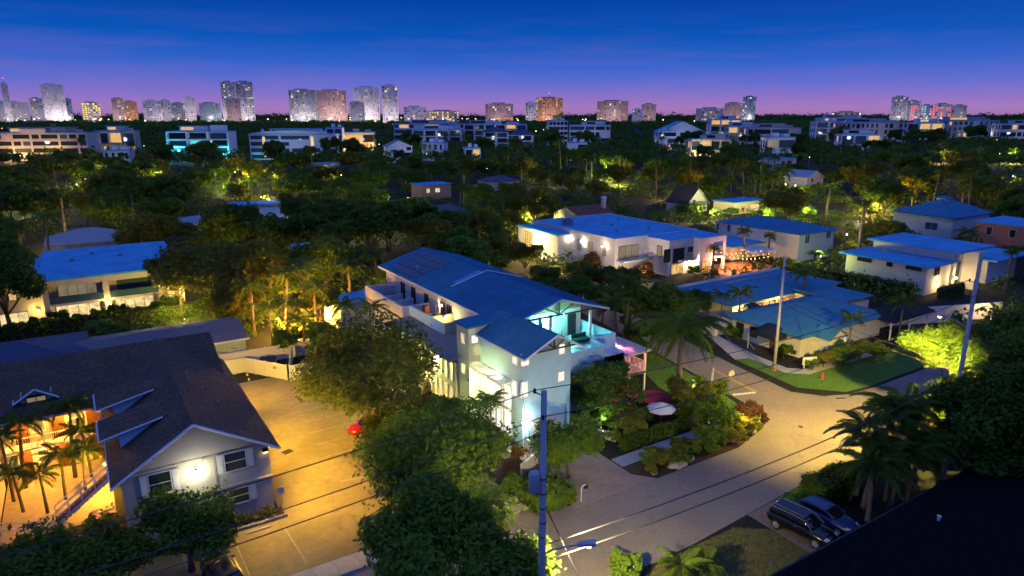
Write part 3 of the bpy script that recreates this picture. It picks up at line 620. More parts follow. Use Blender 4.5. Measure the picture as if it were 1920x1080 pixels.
part(MH, 'terrace_wall', STUCCO, (28.5, 88.4, 0), (36, 96, 4.2)); part(MH, 'annex_roof', MEMB, (28.3, 88.2, 4.2), (36.1, 96.2, 4.4))
# east roof deck
part(MH, 'deck_floor', PAINT, (37.6, 52.3, 5.3), (47.5, 60, 5.42)); part(MH, 'parapet', BLUEW, (37.5, 52.0, 5.2), (44.6, 52.2, 6.6)); part(MH, 'parapet', BLUEW, (44.6, 54.0, 5.2), (47.9, 54.2, 6.9)); part(MH, 'parapet', BLUEW, (44.6, 52.2, 5.2), (44.8, 54.0, 6.75)); part(MH, 'parapet', BLUEW, (47.7, 54.2, 5.2), (47.9, 63, 6.9)); part(MH, 'deck_wall', STUCCO, (37.5, 59.65, 5.4), (47.4, 59.8, 8.6))
part(MH, 'wall', BLUEW, (44.8, 52.2, 0), (47.6, 54.0, 5.2))
win(MH, 'S', 45.6, 46.6, 5.6, 7.9, 59.65, GLASSD, MATS['frame_dark']); win(MH, 'S', 38.2, 39.4, 5.6, 7.8, 59.65, WHITEW); win(MH, 'S', 40.1, 41.3, 5.6, 7.8, 59.65, WHITEW)
for x in (38.6, 40.0, 41.4): part(MH, 'deck_post', PAINT, (x, 57.3, 5.42), (x + .2, 57.5, 9.1))
for x in (46.9,): part(MH, 'deck_post', PAINT, (x, 57.3, 5.42), (x + .25, 57.55, 9.0))
# things on the deck and terraces
SO = thing('deck_bench', 'dark green cushioned bench on the turquoise-lit roof deck', 'bench', (45.4, 57.0, 5.42), 0, local=True)
GREENC = mat('dark_green_cloth', (.03, .09, .06), .9, .2, 5)
MB().box((-1.0, -.45, .1), (1.0, .45, .5)).build('seat', GREENC, SO, bevel=.06); MB().box((-1.0, .3, .5), (1.0, .5, .95)).build('backrest', GREENC, SO, bevel=.05)
for x in (-.85, .85): MB().box((x - .05, -.35, 0), (x + .05, -.25, .1)).build('leg', BLACKM, SO)
for k, (x, y) in enumerate(((42.6, 57.6), (43.4, 57.2))):
    t = thing('exercise_bike', ('black exercise bike on the roof deck, nearer the lit wall', 'black exercise bike on the roof deck, nearer the green bench')[k], 'exercise bike', (x, y, 5.42), .4 * k, 'exercise bikes on the roof deck', local=True)
    MB().box((-.45, -.2, 0), (-.38, .2, .06)).box((.38, -.2, 0), (.45, .2, .06)).tube([(-.4, 0, .05), (.4, 0, .05)], .035, 5).tube([(-.15, 0, .05), (-.28, 0, .9)], .035, 5).tube([(.25, 0, .05), (.38, 0, 1.2)], .035, 5).build('frame', BLACKM, t)
    MB().lathe([(.22, -.03), (.24, 0), (.22, .03)], (0, 0, 0), 14).build('flywheel', STEEL, t).rotation_euler = (R(90), 0, 0); t.children[-1].location = (.25, 0, .33)
    MB().box((-.42, -.12, .9), (-.14, .12, .98)).build('saddle', BLACKM, t, bevel=.03); MB().tube([(.38, -.25, 1.22), (.32, 0, 1.2), (.38, .25, 1.22)], .025, 5).build('handlebar', BLACKM, t)
def parasol(label, loc, m, r=1.4, h=2.4, closed=False, group=None):
    t = thing('parasol', label, 'parasol', loc, group=group, local=True)
    MB().lathe([(.28, 0), (.28, .06), (.05, .1)], (0, 0, 0), 12).build('base', CONC, t); MB().tube([(0, 0, .05), (0, 0, h)], .025, 6).build('pole', WOODD, t)
    if closed: MB().lathe([(.16, h - 1.3), (.2, h - .9), (.1, h - .2), (.02, h)], (0, 0, 0), 8).build('canopy', m, t)
    else:
        mb = MB(); n = 8
        for i in range(n):
            a, b = 2 * math.pi * i / n, 2 * math.pi * (i + 1) / n
            A = (r * math.cos(a), r * math.sin(a), h - .55); B = (r * math.cos(b), r * math.sin(b), h - .55)
            mid = (r * .5 * math.cos((a + b) / 2) , r * .5 * math.sin((a + b) / 2), h - .27)
            mb.poly([(0, 0, h), A, mid]).poly([(0, 0, h), mid, B]).poly([A, B, mid])
            mb.poly([A, (A[0], A[1], A[2] - .12), (B[0], B[1], B[2] - .12), B])
        mb.build('canopy', m, t); rb = MB()
        for i in range(n): a = 2 * math.pi * i / n; rb.tube([(0, 0, h - .05), (r * math.cos(a), r * math.sin(a), h - .58)], .012, 4)
        rb.build('ribs', WOODD, t)
    return t
PINKC = mat('pink_canvas', (.5, .36, .4), .9, .1, 3); WHC = mat('white_canvas', (.62, .64, .68), .9, .08, 3); REDC = mat('red_canvas', (.33, .03, .05), .9, .15, 3)
parasol('closed pink parasol on the warm-lit roof terrace', (35.1, 71.9, 5.82), PINKC, closed=True)
parasol('open white parasol in the garden below the red one', (46.0, 44.8, 0), WHC, 1.45, 2.5); parasol('open red parasol in the garden behind the white one', (47.6, 47.6, 0), REDC, 1.9, 2.3)
TB = thing('terrace_table', 'round terrace table beside the rust cabinet', 'table', (34.2, 72.6, 5.82), local=True)
MB().lathe([(.5, .70), (.5, .75)], (0, 0, 0), 16).build('tabletop', STEEL, TB); MB().lathe([(.25, 0), (.04, .06), (.04, .70)], (0, 0, 0), 10).build('pedestal', BLACKM, TB)
SP_ = thing('spa_tub', 'small terrace tub with glowing blue water', 'spa', (33.7, 70.6, 5.82), local=True)
MB().box((-.45, -.7, 0), (.45, .7, .55)).build('shell', WOODD, SP_, bevel=.05); MB().box((-.36, -.6, .56), (.36, .6, .575)).build('water', emit('pool_blue', (.05, .08, 1.0), 1.6, 0), SP_)
# pergola on the east side
PG = thing('pergola', 'white slatted pergola on posts at the right side of the blue house', 'pergola', (49.5, 54.5, 0))
for y in (52.4, 56.8): part(PG, 'beam', PAINT, (47.6, y - .08, 4.55), (51.3, y + .08, 4.8))
for i in range(13): part(PG, 'slat', PAINT, (47.65 + i * .29, 51.8, 4.81), (47.75 + i * .29, 57.4, 4.97))
for x in (48.6, 50.9):
    for y in (52.4, 56.8): part(PG, 'post', PAINT, (x - .1, y - .1, 0), (x + .1, y + .1, 4.54))
part(PG, 'floor', DECKM, (47.65, 52.2, 2.2), (51.1, 57.0, 2.35)); railing(PG, (48.7, 52.4, 2.35), (50.8, 52.4, 2.35), 1.1, PAINT, 14); railing(PG, (51.0, 52.5, 2.35), (51.0, 56.7, 2.35), 1.1, PAINT, 20)
# picket fence
PF = thing('picket_fence', 'white picket fence curving from the blue house to the path', 'fence', (39.3, 46.5, 0))
pk = MB().box((-.045, -.012, .05), (.045, .012, .95)).poly([(-.045, -.012, .95), (.045, -.012, .95), (0, -.012, 1.05)]).mesh('picket'); pk.materials.append(PAINT)
pp = [(38.0, 48.6), (38.6, 47.4), (39.3, 45.9), (40.0, 44.4)]
for s_ in range(3):
    p, q = Vector((*pp[s_], 0)), Vector((*pp[s_ + 1], 0)); a_ = math.atan2((q - p).y, (q - p).x)
    MB().tube([p + Vector((0, 0, .3)), q + Vector((0, 0, .3))], .035, 4).tube([p + Vector((0, 0, .8)), q + Vector((0, 0, .8))], .035, 4).build('rail', PAINT, PF)
    MB().box((p.x - .06, p.y - .06, 0), (p.x + .06, p.y + .06, 1.15)).build('post', PAINT, PF)
    for i in range(9): inst('picket', pk, PF, p.lerp(q, (i + .6) / 9.2), (0, 0, a_))
# entry: low wall, letterbox arch, steps
EW = thing('entry_wall', 'low white wall beside the lit entry of the blue house', 'wall', (31, 45.2, 0))
MB().prism([(29.0, 44.2), (29.15, 44.05), (31.9, 45.35), (31.8, 45.55)], 0, 1.1).build('wall', STUCCO, EW); MB().prism([(31.8, 45.5), (31.95, 45.35), (32.25, 48.3), (32.1, 48.3)], 0, 1.1).build('wall', STUCCO, EW)
for i in range(5): part(EW, 'step', CONC, (29.4, 47.4 + i * .42, 0), (30.9, 47.8 + i * .42, .12 + i * .13))
LB = thing('mailbox', 'white curved-arm mailbox post beside the driveway mouth', 'mailbox', (30.9, 38.2, 0), local=True)
MB().tube([(0, 0, 0), (0, 0, 1.15), (.05, 0, 1.3), (.2, 0, 1.38), (.42, 0, 1.36)], .045, 6).build('post', PAINT, LB); MB().box((.28, -.11, 1.05), (.62, .11, 1.3)).build('box', BLACKM, LB, bevel=.05)
UR = thing('garden_urn', 'big dark clay urn beside the cream wing wall', 'pot', (29.9, 64.9, 0), local=True)
MB().lathe([(.35, 0), (.62, .35), (.72, .8), (.6, 1.2), (.4, 1.4), (.46, 1.5)], (0, 0, 0), 16).build('body', mat('dark_clay', (.13, .10, .08), .8, .2, 4), UR, smooth=True); MB().lathe([(.46, 1.45), (.5, 1.5), (.42, 1.53)], (0, 0, 0), 16).build('rim', mat('dark_clay', (0, 0, 0)), UR)
# lamps of the blue house
wall_lamp('white lamp on the entry corner of the blue house', (31.9, 48.2, 2.6), 150, (.92, 1.0, .78), BULBW, back=(0, .15))
wall_lamp('white lamp under the slatted canopy by the glazing', (31.6, 53.2, 5.4), 260, (1.0, 1.0, .42), BULBW, back=(.0, .2))
wall_lamp('yellow lamp on the side of the stair tower', (30.55, 55.6, 4.4), 330, (1, .88, .25), BULB, back=(0, .4))
wall_lamp('warm lamp on the yellow terrace wall', (34.6, 68.9, 7.1), 75, (1, .82, .30), BULB, back=(0, .4)); wall_lamp('warm lamp on the terrace by the closed parasol', (35.7, 73.2, 7.3), 45, (1, .62, .32), BULB, back=(.1, .15))
wall_lamp('turquoise-white lamp on the roof deck wall', (41.9, 59.2, 7.3), 300, (.28, 1.0, .90), BULBW, back=(0, .4)); wall_lamp('second lamp under the deck gable', (44.0, 58.3, 8.6), 170, (.25, 1, .88), BULBW, back=(0, .1))
wall_lamp('pink lamp under the white pergola', (48.2, 55.0, 4.2), 330, (1, .16, .24), emit('pink_glow', (1, .2, .3), 6, 0))
wall_lamp('amber lamp on the cream wing above the balcony', (30.3, 63.4, 4.6), 260, (1, .75, .35), BULB, back=(.0, .2))

# ================================================================ flat-roofed townhouses, upper left
TH_ = thing('flat_roofed_townhouses', 'pair of cream flat-roofed townhouses with lit ground floors at the left', 'house', (2, 125, 0))
part(TH_, 'wall', CREAM, (-6, 119.6, 0), (12.6, 143, 6.6)); part(TH_, 'roof', MEMB, (-6.3, 117.2, 6.61), (12.9, 143.3, 6.9))
part(TH_, 'bay_wall', CREAM, (9.0, 117.4, 0), (12.6, 119.6, 6.6)); part(TH_, 'pier', CREAM, (1.6, 117.4, 0), (2.4, 119.6, 6.6)); part(TH_, 'pier', CREAM, (-6, 117.4, 0), (-5.3, 119.6, 6.6)); part(TH_, 'pier', CREAM, (-14, 118.5, 0), (-6.02, 140, 6.2)); part(TH_, 'roof', MEMB, (-14.2, 118.2, 6.21), (-6.31, 140.2, 6.45))
for x0, x1 in ((-5.3, 1.6), (2.4, 9.0)):
    part(TH_, 'fascia', CREAM, (x0, 117.4, 5.7), (x1, 119.59, 6.6)); part(TH_, 'balcony_floor', CREAM, (x0, 117.4, 2.7), (x1, 119.59, 3.1))
    part(TH_, 'balcony_glass', GLASSB, (x0 + .02, 117.44, 3.1), (x1 - .02, 117.5, 4.1)); part(TH_, 'handrail', BLACKM, (x0, 117.42, 4.1), (x1, 117.52, 4.16))
    win(TH_, 'S', x0 + 1.2, x1 - .8, 3.15, 5.4, 119.6, GLASSB if x0 > 0 else DIMW, MATS['frame_dark'], nx=4); win(TH_, 'S', x0 + .6, x1 - .7, .3, 2.5, 119.6, WARMB, MATS['frame_dark'], nx=4)
win(TH_, 'S', 9.7, 11.4, .3, 2.4, 117.4, WARMB, MATS['frame_dark'], nx=3); win(TH_, 'S', 9.6, 10.6, 4.0, 5.5, 117.4, DIMW, MATS['frame_dark']); win(TH_, 'S', -11.5, -8.2, .3, 2.3, 118.5, WARMB, MATS['frame_dark'], nx=3); win(TH_, 'S', -10, -9.2, 4.2, 5.2, 118.5, WARM, MATS['frame_dark'])
for x, y in ((-2, 131), (5, 132), (1, 136)): MB().lathe([(.25, 0), (.25, .25), (.4, .3), (.1, .45)], (x, y, 6.9), 10).build('roof_vent', STEEL, TH_)
wall_lamp('warm lamp on the front pier of the townhouses', (2.0, 117.1, 2.5), 100, (1, .66, .16), BULB); wall_lamp('warm lamp at the right bay of the townhouses', (12.1, 117.1, 2.6), 130, (1, .66, .16), BULB); wall_lamp('warm lamp at the left end of the townhouses', (-6.8, 117.9, 2.4), 100, (1, .66, .16), BULB)
for k, x in enumerate((-3.0, 5.5)): light('POINT', (x, 118.4, 2.4), 70, (1, .7, .2), TH_, .15)

# ================================================================ white flat-roofed villa, right of centre
VI = thing('white_villa', 'white flat-roofed two-storey villa with four glowing wall lamps', 'house', (95, 108, 0))
part(VI, 'wall', STUCCO, (85.6, 97.8, 0), (108, 126, 6.8)); part(VI, 'wall', STUCCO, (93.7, 91.5, 0), (100.3, 97.8, 6.9)); part(VI, 'wall', STUCCO, (100.3, 89.8, 0), (104.0, 97.8, 7.0)); part(VI, 'wall', STUCCO, (104.0, 93.0, 0), (107.6, 97.8, 7.0)); part(VI, 'wall', STUCCO, (82.6, 112, 0), (85.6, 127, 5.9))
part(VI, 'corner_beam', STUCCO, (104.0, 89.8, 5.9), (107.6, 93.0, 7.0)); part(VI, 'corner_floor', STUCCO, (104.0, 89.8, 2.7), (107.6, 93.0, 3.0)); part(VI, 'corner_pier', STUCCO, (107.1, 89.8, 0), (107.6, 90.3, 5.9)); railing(VI, (104.1, 89.9, 3.0), (107.0, 89.9, 3.0), 1.0, BLACKM, 8)
part(VI, 'roof', MEMB, (85.9, 98.1, 6.4 + .42), (107.7, 125.7, 6.86)); part(VI, 'roof', MEMB, (94, 91.8, 6.91), (100.2, 98.1, 6.96)); part(VI, 'roof', MEMB, (82.3, 111.8, 5.91), (85.7, 127.3, 6.2)); part(VI, 'roof', MEMB, (100.4, 90.1, 7.01), (107.4, 98.0, 7.06))
parapet(VI, 85.6, 108, 97.8, 126, 6.8, 7.1, .25, STUCCO, 'SWNE')
ac = part(VI, 'rooftop_unit', STEEL, (88.5, 117, 6.87), (90.3, 118.6, 8.1)); MB().lathe([(.55, 8.1), (.6, 8.2), (.2, 8.22)], (89.4, 117.8, 0), 14).build('fan_grille', BLACKM, ac)
for x, y in ((97, 112), (101, 105), (93, 106), (104, 118)): MB().lathe([(.2, 0), (.2, .3), (.35, .35), (.1, .5)], (x, y, 6.87), 8).build('roof_vent', STEEL, VI)
win(VI, 'W', 121.5, 124.0, .6, 5.2, 82.6, WARM, MATS['frame_dark'], nx=3, nz=2)
for y in (104, 108.2, 112): win(VI, 'W', y - 3.6, y - 2.8, 3.4, 5.4, 85.6, DIMW, MATS['frame_dark'])
win(VI, 'S', 86.6, 91.6, 3.2, 5.5, 97.8, DIMW, MATS['frame_dark'], nx=3); part(VI, 'balcony_floor', STUCCO, (86.0, 95.6, 2.75), (93.6, 97.79, 3.0)); railing(VI, (86.1, 95.7, 3.0), (93.6, 95.7, 3.0), 1.0, BLACKM, 18); win(VI, 'W', 93.4, 94.6, 3.6, 5.6, 93.7, DIMW, MATS['frame_dark'])
for r_ in ((1245, 468, 1256, 491), (1326, 462, 1337, 472)): winpx(VI, 'S', 91.5 if r_[0] < 1300 else 89.8, *r_, GLASSD if r_[0] < 1300 else AMBER, fm=MATS['frame_dark'], nx=2)
winpx(VI, 'S', 91.5, 1262, 466, 1282, 494, GLASSD, fm=MATS['frame_dark'], nx=2); winpx(VI, 'S', 89.8, 1290, 463, 1299, 472, GLASSD, fm=MATS['frame_dark'])
win(VI, 'S', 94.5, 97.5, .3, 2.3, 91.5, WARM, MATS['frame_dark'], nx=2); win(VI, 'S', 101, 103.2, .3, 2.3, 89.8, AMBER, MATS['frame_dark'], nx=2); railing(VI, (96.2, 91.3, 2.9), (99.8, 91.3, 2.9), 1.0, BLACKM, 10); part(VI, 'balcony_floor', STUCCO, (96.2, 90.6, 2.7), (100.0, 91.49, 2.9))
names_ = ('leftmost', 'second from the left', 'third from the left', 'rightmost')
for k, y in enumerate((116.5, 112.0, 107.6, 101.0)):
    x = 85.2 if y < 112.1 else 82.2
    wall_lamp(f'wall lamp on the white villa, {names_[k]} of the four in its row', (x, y, 5.2), 65, (1, .80, .42), BULBW, 'row of wall lamps on the white villa', r=.2)
wall_lamp('warm lamp by the corner balcony of the white villa', (104.6, 89.5, 2.4), 420, (1, .42, .16), BULBA); wall_lamp('warm lamp on the garden side of the white villa', (98.7, 91.0, 2.5), 380, (1, .6, .3), BULB); light('POINT', (106.2, 87.4, 1.6), 380, (1, .35, .22), VI, .3)
# string lights over the villa patio
SL = thing('string_lights', 'strings of warm bulbs over the patio beside the white villa', 'lights', (112, 90, 0))
for k, (p, q) in enumerate((((107.8, 93.6, 3.2), (117.5, 89.0, 3.0)), ((107.8, 92.0, 3.1), (116.8, 86.6, 2.9)), ((107.4, 89.4, 2.9), (114.6, 85.0, 2.8)))):
    p, q = Vector(p), Vector(q); pts = [p.lerp(q, i / 10) - Vector((0, 0, .5 * math.sin(math.pi * i / 10))) for i in range(11)]
    MB().tube(pts, .012, 4).build('cable', BLACKM, SL)
    for i in range(1, 11): MB().lathe([(.02, .08), (.075, 0), (.02, -.09)], pts[i] - Vector((0, 0, .1)), 6).build('bulb', BULBA, SL)
    light('POINT', p.lerp(q, .5) - Vector((0, 0, .7)), 330, (1, .42, .08), SL, .3)
struct('patio', MB().poly([(104, 84, .03), (119, 84, .03), (119, 94, .03), (104, 94, .03)]), mat('patio_wood', (.30, .15, .07), .8, .25, 3, .2))
PT = thing('patio_table', 'long wooden table under the string lights', 'table', (111.5, 88.5, 0), -.4, local=True)
MB().box((-1.1, -.4, .7), (1.1, .4, .76)).build('tabletop', WOODD, PT)
for x in (-1, 1):
    for y in (-.32, .32): MB().box((x - .04, y - .04, 0), (x + .04, y + .04, .7)).build('leg', WOODD, PT)
CP = thing('shade_canopy', 'ribbed white patio canopy on thin posts right of the villa', 'canopy', (118, 90, 0))
MB().slab([(115, 88.5, 2.7), (122, 88.5, 2.7), (122, 92.6, 3.0), (115, 92.6, 3.0)], .08).build('roof', PAINT, CP)
for i in range(14): MB().tube([(115.2 + i * .5, 88.5, 2.74), (115.2 + i * .5, 92.6, 3.04)], .05, 4).build('rib', PAINT, CP)
for x in (115.3, 121.7): part(CP, 'post', PAINT, (x - .05, 88.6, 0), (x + .05, 88.7, 2.62))

# ================================================================ house with blue hip roof behind the villa
HB = thing('hip_roofed_house', 'grey two-storey house with low blue hip roof right of the white villa', 'house', (132, 97, 0))
part(HB, 'wall', STUCCO, (126.4, 86.6, 0), (138.6, 108, 5.9)); hip(HB, 126.4, 138.6, 86.6, 108, 5.95, 7.5, METALR, oh=.7)
for r_ in ((1509, 440, 1517, 456), (1549, 432, 1557, 446)): winpx(HB, 'S', 86.6, *r_, GLASSB, nx=2)
for r_ in ((1343, 418, 1349, 432), (1364, 421, 1370, 434)): winpx(HB, 'W', 126.4, *r_, GLASSB)
part(HB, 'side_wing', STUCCO, (116, 95, 0), (126.39, 104, 2.8)); part(HB, 'wing_roof', MEMB, (115.5, 94.5, 2.81), (126.38, 104.5, 3.0))

# ================================================================ modern stepped white house at the right
MO = thing('modern_stepped_house', 'white modernist house with two stepped flat roofs and lit entrance at the right', 'house', (126, 63, 0))
part(MO, 'wall', STUCCO, (120.4, 57.6, 0), (128.6, 72.2, 4.9)); part(MO, 'roof', MEMB, (119.4, 56.8, 4.91), (129.6, 73.2, 5.2))
part(MO, 'wall', STUCCO, (128.6, 57.2, 0), (138.6, 72.0, 6.7)); part(MO, 'roof', MEMB, (127.6, 56.0, 6.71), (140.4, 72.8, 7.0)); part(MO, 'fin_wall', STUCCO, (131.6, 54.8, 0), (133.2, 57.2, 6.7)); part(MO, 'wall', STUCCO, (138.6, 56.0, 0), (150, 66, 4.3)); part(MO, 'roof', MEMB, (138.0, 54.4, 4.31), (152, 67, 4.6))
for r_ in ((1608, 482, 1634, 490), (1663, 491, 1673, 499), (1699, 497, 1728, 506)): winpx(MO, 'W', 120.4, *r_, GLASSD, fm=MATS['frame_dark'], nx=3)
winpx(MO, 'S', 57.6, 1752, 502, 1761, 515, GLASSD, fm=MATS['frame_dark'], nx=2); win(MO, 'S', 129.6, 130.6, 1.0, 4.9, 57.2, GLASSD, MATS['frame_dark'], nz=3); win(MO, 'S', 134.5, 137.5, .2, 2.4, 57.2, WARMB, MATS['frame_dark'], nx=2)
wall_lamp('entrance lamp of the modernist house, leftmost by the hedge', (124.2, 57.2, 1.7), 150, (1, .62, .18), BULB, 'entrance lamps of the modernist house'); wall_lamp('entrance lamp of the modernist house, beside its door step', (128.9, 56.7, 2.2), 170, (1, .66, .22), BULB, 'entrance lamps of the modernist house', r=.2); wall_lamp('entrance lamp of the modernist house, rightmost under the slab', (134.0, 56.5, 2.6), 190, (1, .72, .28), BULB, 'entrance lamps of the modernist house', r=.25)
GW = thing('garden_wall', 'long white garden wall below the modernist house', 'wall', (106, 47, 0))
MB().prism([(97, 51.6), (97, 51.4), (117, 44.4), (117, 44.6)], 0, 2.3).build('wall', STUCCO, GW); MB().prism([(97, 51.7), (97, 51.3), (117, 44.3), (117, 44.7)], 2.3, 2.42).build('coping', STUCCO, GW)

# ================================================================ low white office building with awnings, right of the crossing
LO = thing('low_white_office', 'low white office building with blue hip roofs and dark barrel awnings', 'building', (84, 60, 0))
part(LO, 'wall', STUCCO, (75.0, 49.6, 0), (93, 60.5, 3.0)); hip(LO, 75.0, 93.0, 49.6, 60.5, 3.05, 5.0, METALR, oh=.8)
part(LO, 'wall', STUCCO, (78.6, 63.5, 0), (104, 74, 3.2)); hip(LO, 78.6, 104, 63.5, 74, 3.3, 4.6, METALR, oh=.6); part(LO, 'roof_edge', PAINT, (78.2, 74.7, 3.2), (104.4, 74.9, 3.7))
part(LO, 'link_wall', STUCCO, (93.0, 55, 0), (99, 63.4, 3.0)); part(LO, 'link_roof', METALR, (92.4, 54.6, 3.6), (99.4, 63.6, 3.75))
for k in range(7): win(LO, 'S', 80.2 + k * 1.7, 81.5 + k * 1.7, .4, 2.5, 63.5, AMBER, MATS['frame_dark'])
def barrel(parent, c, ang, w, d, h, m, name='awning'):
    mb = MB(); n = 10; ca, sa = math.cos(ang), math.sin(ang)
    def P(x, y, z): return (c[0] + x * ca - y * sa, c[1] + x * sa + y * ca, c[2] + z)
    for i in range(n):
        a, b = math.pi * i / n, math.pi * (i + 1) / n
        A = (-w / 2 * math.cos(a), h * math.sin(a)); B = (-w / 2 * math.cos(b), h * math.sin(b))
        mb.poly([P(A[0], 0, A[1]), P(B[0], 0, B[1]), P(B[0], -d, B[1] * .5), P(A[0], -d, A[1] * .5)]); mb.poly([P(0, -d, 0), P(A[0], -d, A[1] * .5), P(B[0], -d, B[1] * .5)])
    o = mb.build(name, m, parent)
    for s_ in (-1, 1): MB().tube([P(s_ * w / 2, -d, 0), P(s_ * w / 2, -d, -c[2])], .04, 5).build('awning_post', PAINT, parent)
AWN = mat('navy_canvas', (.012, .02, .03), .85, .25, 3)
barrel(LO, (74.8, 53.6, 2.1), -math.pi / 2, 4.2, 2.2, 1.5, AWN); part(LO, 'door', DOORW, (74.9, 53.1, .05), (74.98, 54.1, 2.1)); barrel(LO, (82.0, 63.2, 2.3), 0, 3.0, 1.6, 1.0, AWN)
part(LO, 'porch', STUCCO, (77.2, 47.0, 0), (80.6, 49.59, 2.9)); gable(LO, 77.2, 80.6, 47.0, 49.6, 2.9, 3.9, 'y', METALR, STUCCO, oh=.15, ohg=.1)
pw = MB().poly([(77.8, 46.97, .7), (80.0, 46.97, .7), (80.0, 46.97, 2.2), (78.9, 46.97, 2.75), (77.8, 46.97, 2.2)]).build('porch_window', GLASSB, LO); win(LO, 'S', 80.15, 80.4, 2.0, 2.6, 47.0, WHITEW)
part(LO, 'garden_wall', STUCCO, (72.8, 61.5, 0), (78.5, 61.7, 1.4)); part(LO, 'garden_wall', STUCCO, (72.8, 61.71, 0), (73.0, 66, 1.4)); part(LO, 'garden_wall', STUCCO, (74.9, 60.6, 0), (76, 63.4, 2.0))
for y in (56.2, 58.5): win(LO, 'W', y, y + 1.1, .9, 2.2, 75.0, GLASSD, MATS['frame_dark'])
MB().box((86, 55.5, 4.42), (88, 56.4, 4.6)).build('skylight', MEMB, LO)
wall_lamp('amber lamp in the lit slot between the office roofs', (88, 62.6, 2.4), 420, (1, .55, .12), BULBA, back=(0, .8)); wall_lamp('amber lamp on the rear wing of the low office, left end', (80.0, 62.9, 2.3), 330, (1, .55, .12), BULBA, back=(0, .5))
DG = thing('dark_pavilion', 'dark tiled garden pavilion behind the low office', 'pavilion', (96, 49.5, 0))
hip(DG, 91.5, 101.5, 47.2, 51.6, 2.8, 4.2, AWN, oh=.4)
for x in (91.7, 96.5, 101.3):
    for y in (47.4, 51.4): part(DG, 'post', PAINT, (x - .08, y - .08, 0), (x + .08, y + .08, 2.63))
part(DG, 'low_wall', STUCCO, (91.6, 51.2, 0), (101.4, 51.35, 1.0))

# ================================================================ dark roof close to the camera, lower right
NR = thing('dark_roofed_house', 'near house with a black low roof filling the lower right corner', 'house', (42, 12, 0))
part(NR, 'wall', WALLG, (28.5, 2, 0), (58, 20.0, 3.9)); NRM = mat('black_roofing', (.010, .010, .011), .98, .35, 4, .4, spec=.02)
MB().slab([(27, 20.9, 4.0), (59, 20.9, 4.0), (59, 11, 5.6), (27, 11, 5.6)][::-1], .18).slab([(27, 11, 5.6), (59, 11, 5.6), (59, 1, 4.0), (27, 1, 4.0)][::-1], .18).build('roof', NRM, NR)
MB().box((26.96, 20.88, 3.78), (59.04, 21.0, 4.02)).build('gutter', BLACKM, NR); MB().lathe([(.10, -.2), (.10, .25), (.14, .25), (.14, .3), (.05, .34)], (44.6, 18.3, 4.45), 8).build('roof_vent', PAINT, NR)

# ================================================================ houses among the trees
LAND = []           # landmarks trees are described by: (short name, photo x, distance)
CLEAR = []          # sight lines that stay open: (x0, x1, lowest visible y, distance)
FOOT = []           # footprints no tree may stand in: (x0, x1, y0, y1)
def clr(x0, x1, y, D): CLEAR.append((x0, x1, y, D))
SHORT = {('hip_roofed_cottage', 165): 'pale hipped roof', ('hip_roofed_cottage', 835): 'dark hip-roofed cottage', ('hip_roofed_cottage', 935): 'half-hidden dark blue roof', ('pink_house', 808): 'small pink house', ('pink_house', 1905): 'salmon pink house', ('a_frame_house', 1288): 'dark gabled house', ('gabled_house', 1508): 'white gabled house', ('flat_roofed_house', 1462): 'white woodland house', ('flat_roofed_pavilion', 478): 'white pavilion', ('flat_roofed_bungalow', 395): 'blue-roofed bungalow', ('thatched_cabana', 577): 'low white garden building', ('blue_roofed_neighbour', 30): 'left-edge blue roof'}
def house(name, label, px, py, ze, w, d, kind, rm, wm, hr=1.6, wins=(), rz=0.0, cat='house', yc=None):
    """py: photo height of the eave line, ze its real height; w, d wall sizes"""
    x, y, _ = g(px, py, ze); D = x * SA + y * CA
    t = thing(name, label, cat, (x, y, 0), rz, local=True)
    part(t, 'wall', wm, (-w / 2, -d / 2, 0), (w / 2, d / 2, ze))
    if kind == 'hip': hip(t, -w / 2, w / 2, -d / 2, d / 2, ze + .03, ze + hr, rm, oh=.6)
    elif kind == 'x': gable(t, -w / 2, w / 2, -d / 2, d / 2, ze + .03, ze + hr, 'x', rm, wm, oh=.6, ohg=.4, trim=PAINT)
    elif kind == 'y': gable(t, -w / 2, w / 2, -d / 2, d / 2, ze + .03, ze + hr, 'y', rm, wm, oh=.6, ohg=.4, trim=PAINT)
    else: part(t, 'roof', rm, (-w / 2 - .4, -d / 2 - .4, ze + .01), (w / 2 + .4, d / 2 + .4, ze + .3))
    for f, a, b, z0, z1, m in wins:
        win(t, f, a, b, z0, z1, -d / 2 if f == 'S' else -w / 2, m, nx=2 if b - a > 1.2 else 1)
    pw = (w + d) * .5 / D * FPX * .5
    LAND.append(('the ' + SHORT.get((name, int(px)), name.replace('_', ' ')), px, D))
    clr(px - pw, px + pw, yc or py + 3, D); FOOT.append((x - w * .75, x + w * .75, y - d * .75, y + d * .75))
    return t
BLR = mat('blue_tile_roof', (.16, .27, .40), .6, .12, 2, .2); DKB = mat('dark_blue_roof', (.045, .065, .12), .7, .2, 3, .3)
house('hip_roofed_cottage', 'pale hipped roof behind the flat-roofed townhouses, between palm trunks', 165, 447, 3.4, 15, 12, 'hip', mat('pale_tile', (.34, .36, .38), .8, .12, 2, .2), STUCCO, 2.4, [('S', -5, -2, .8, 2.2, WARM), ('S', 1, 5, .8, 2.2, AMBER)])
house('flat_roofed_bungalow', 'low blue-roofed bungalow left of the gabled cottage', 395, 410, 3.2, 14, 10, 'hip', BLR, STUCCO, 1.2, [('S', 1, 4, .8, 2.2, WARM)])
house('flat_roofed_pavilion', 'white flat-roofed pavilion with orange-lit porch among palms', 478, 382, 4.2, 13, 9, 'flat', MEMB, STUCCO, .3, [('S', -5, -2.5, .6, 2.4, AMBER), ('S', 0, 4, .6, 2.4, AMBER), ('W', -3, 0, .6, 2.4, WARM)])
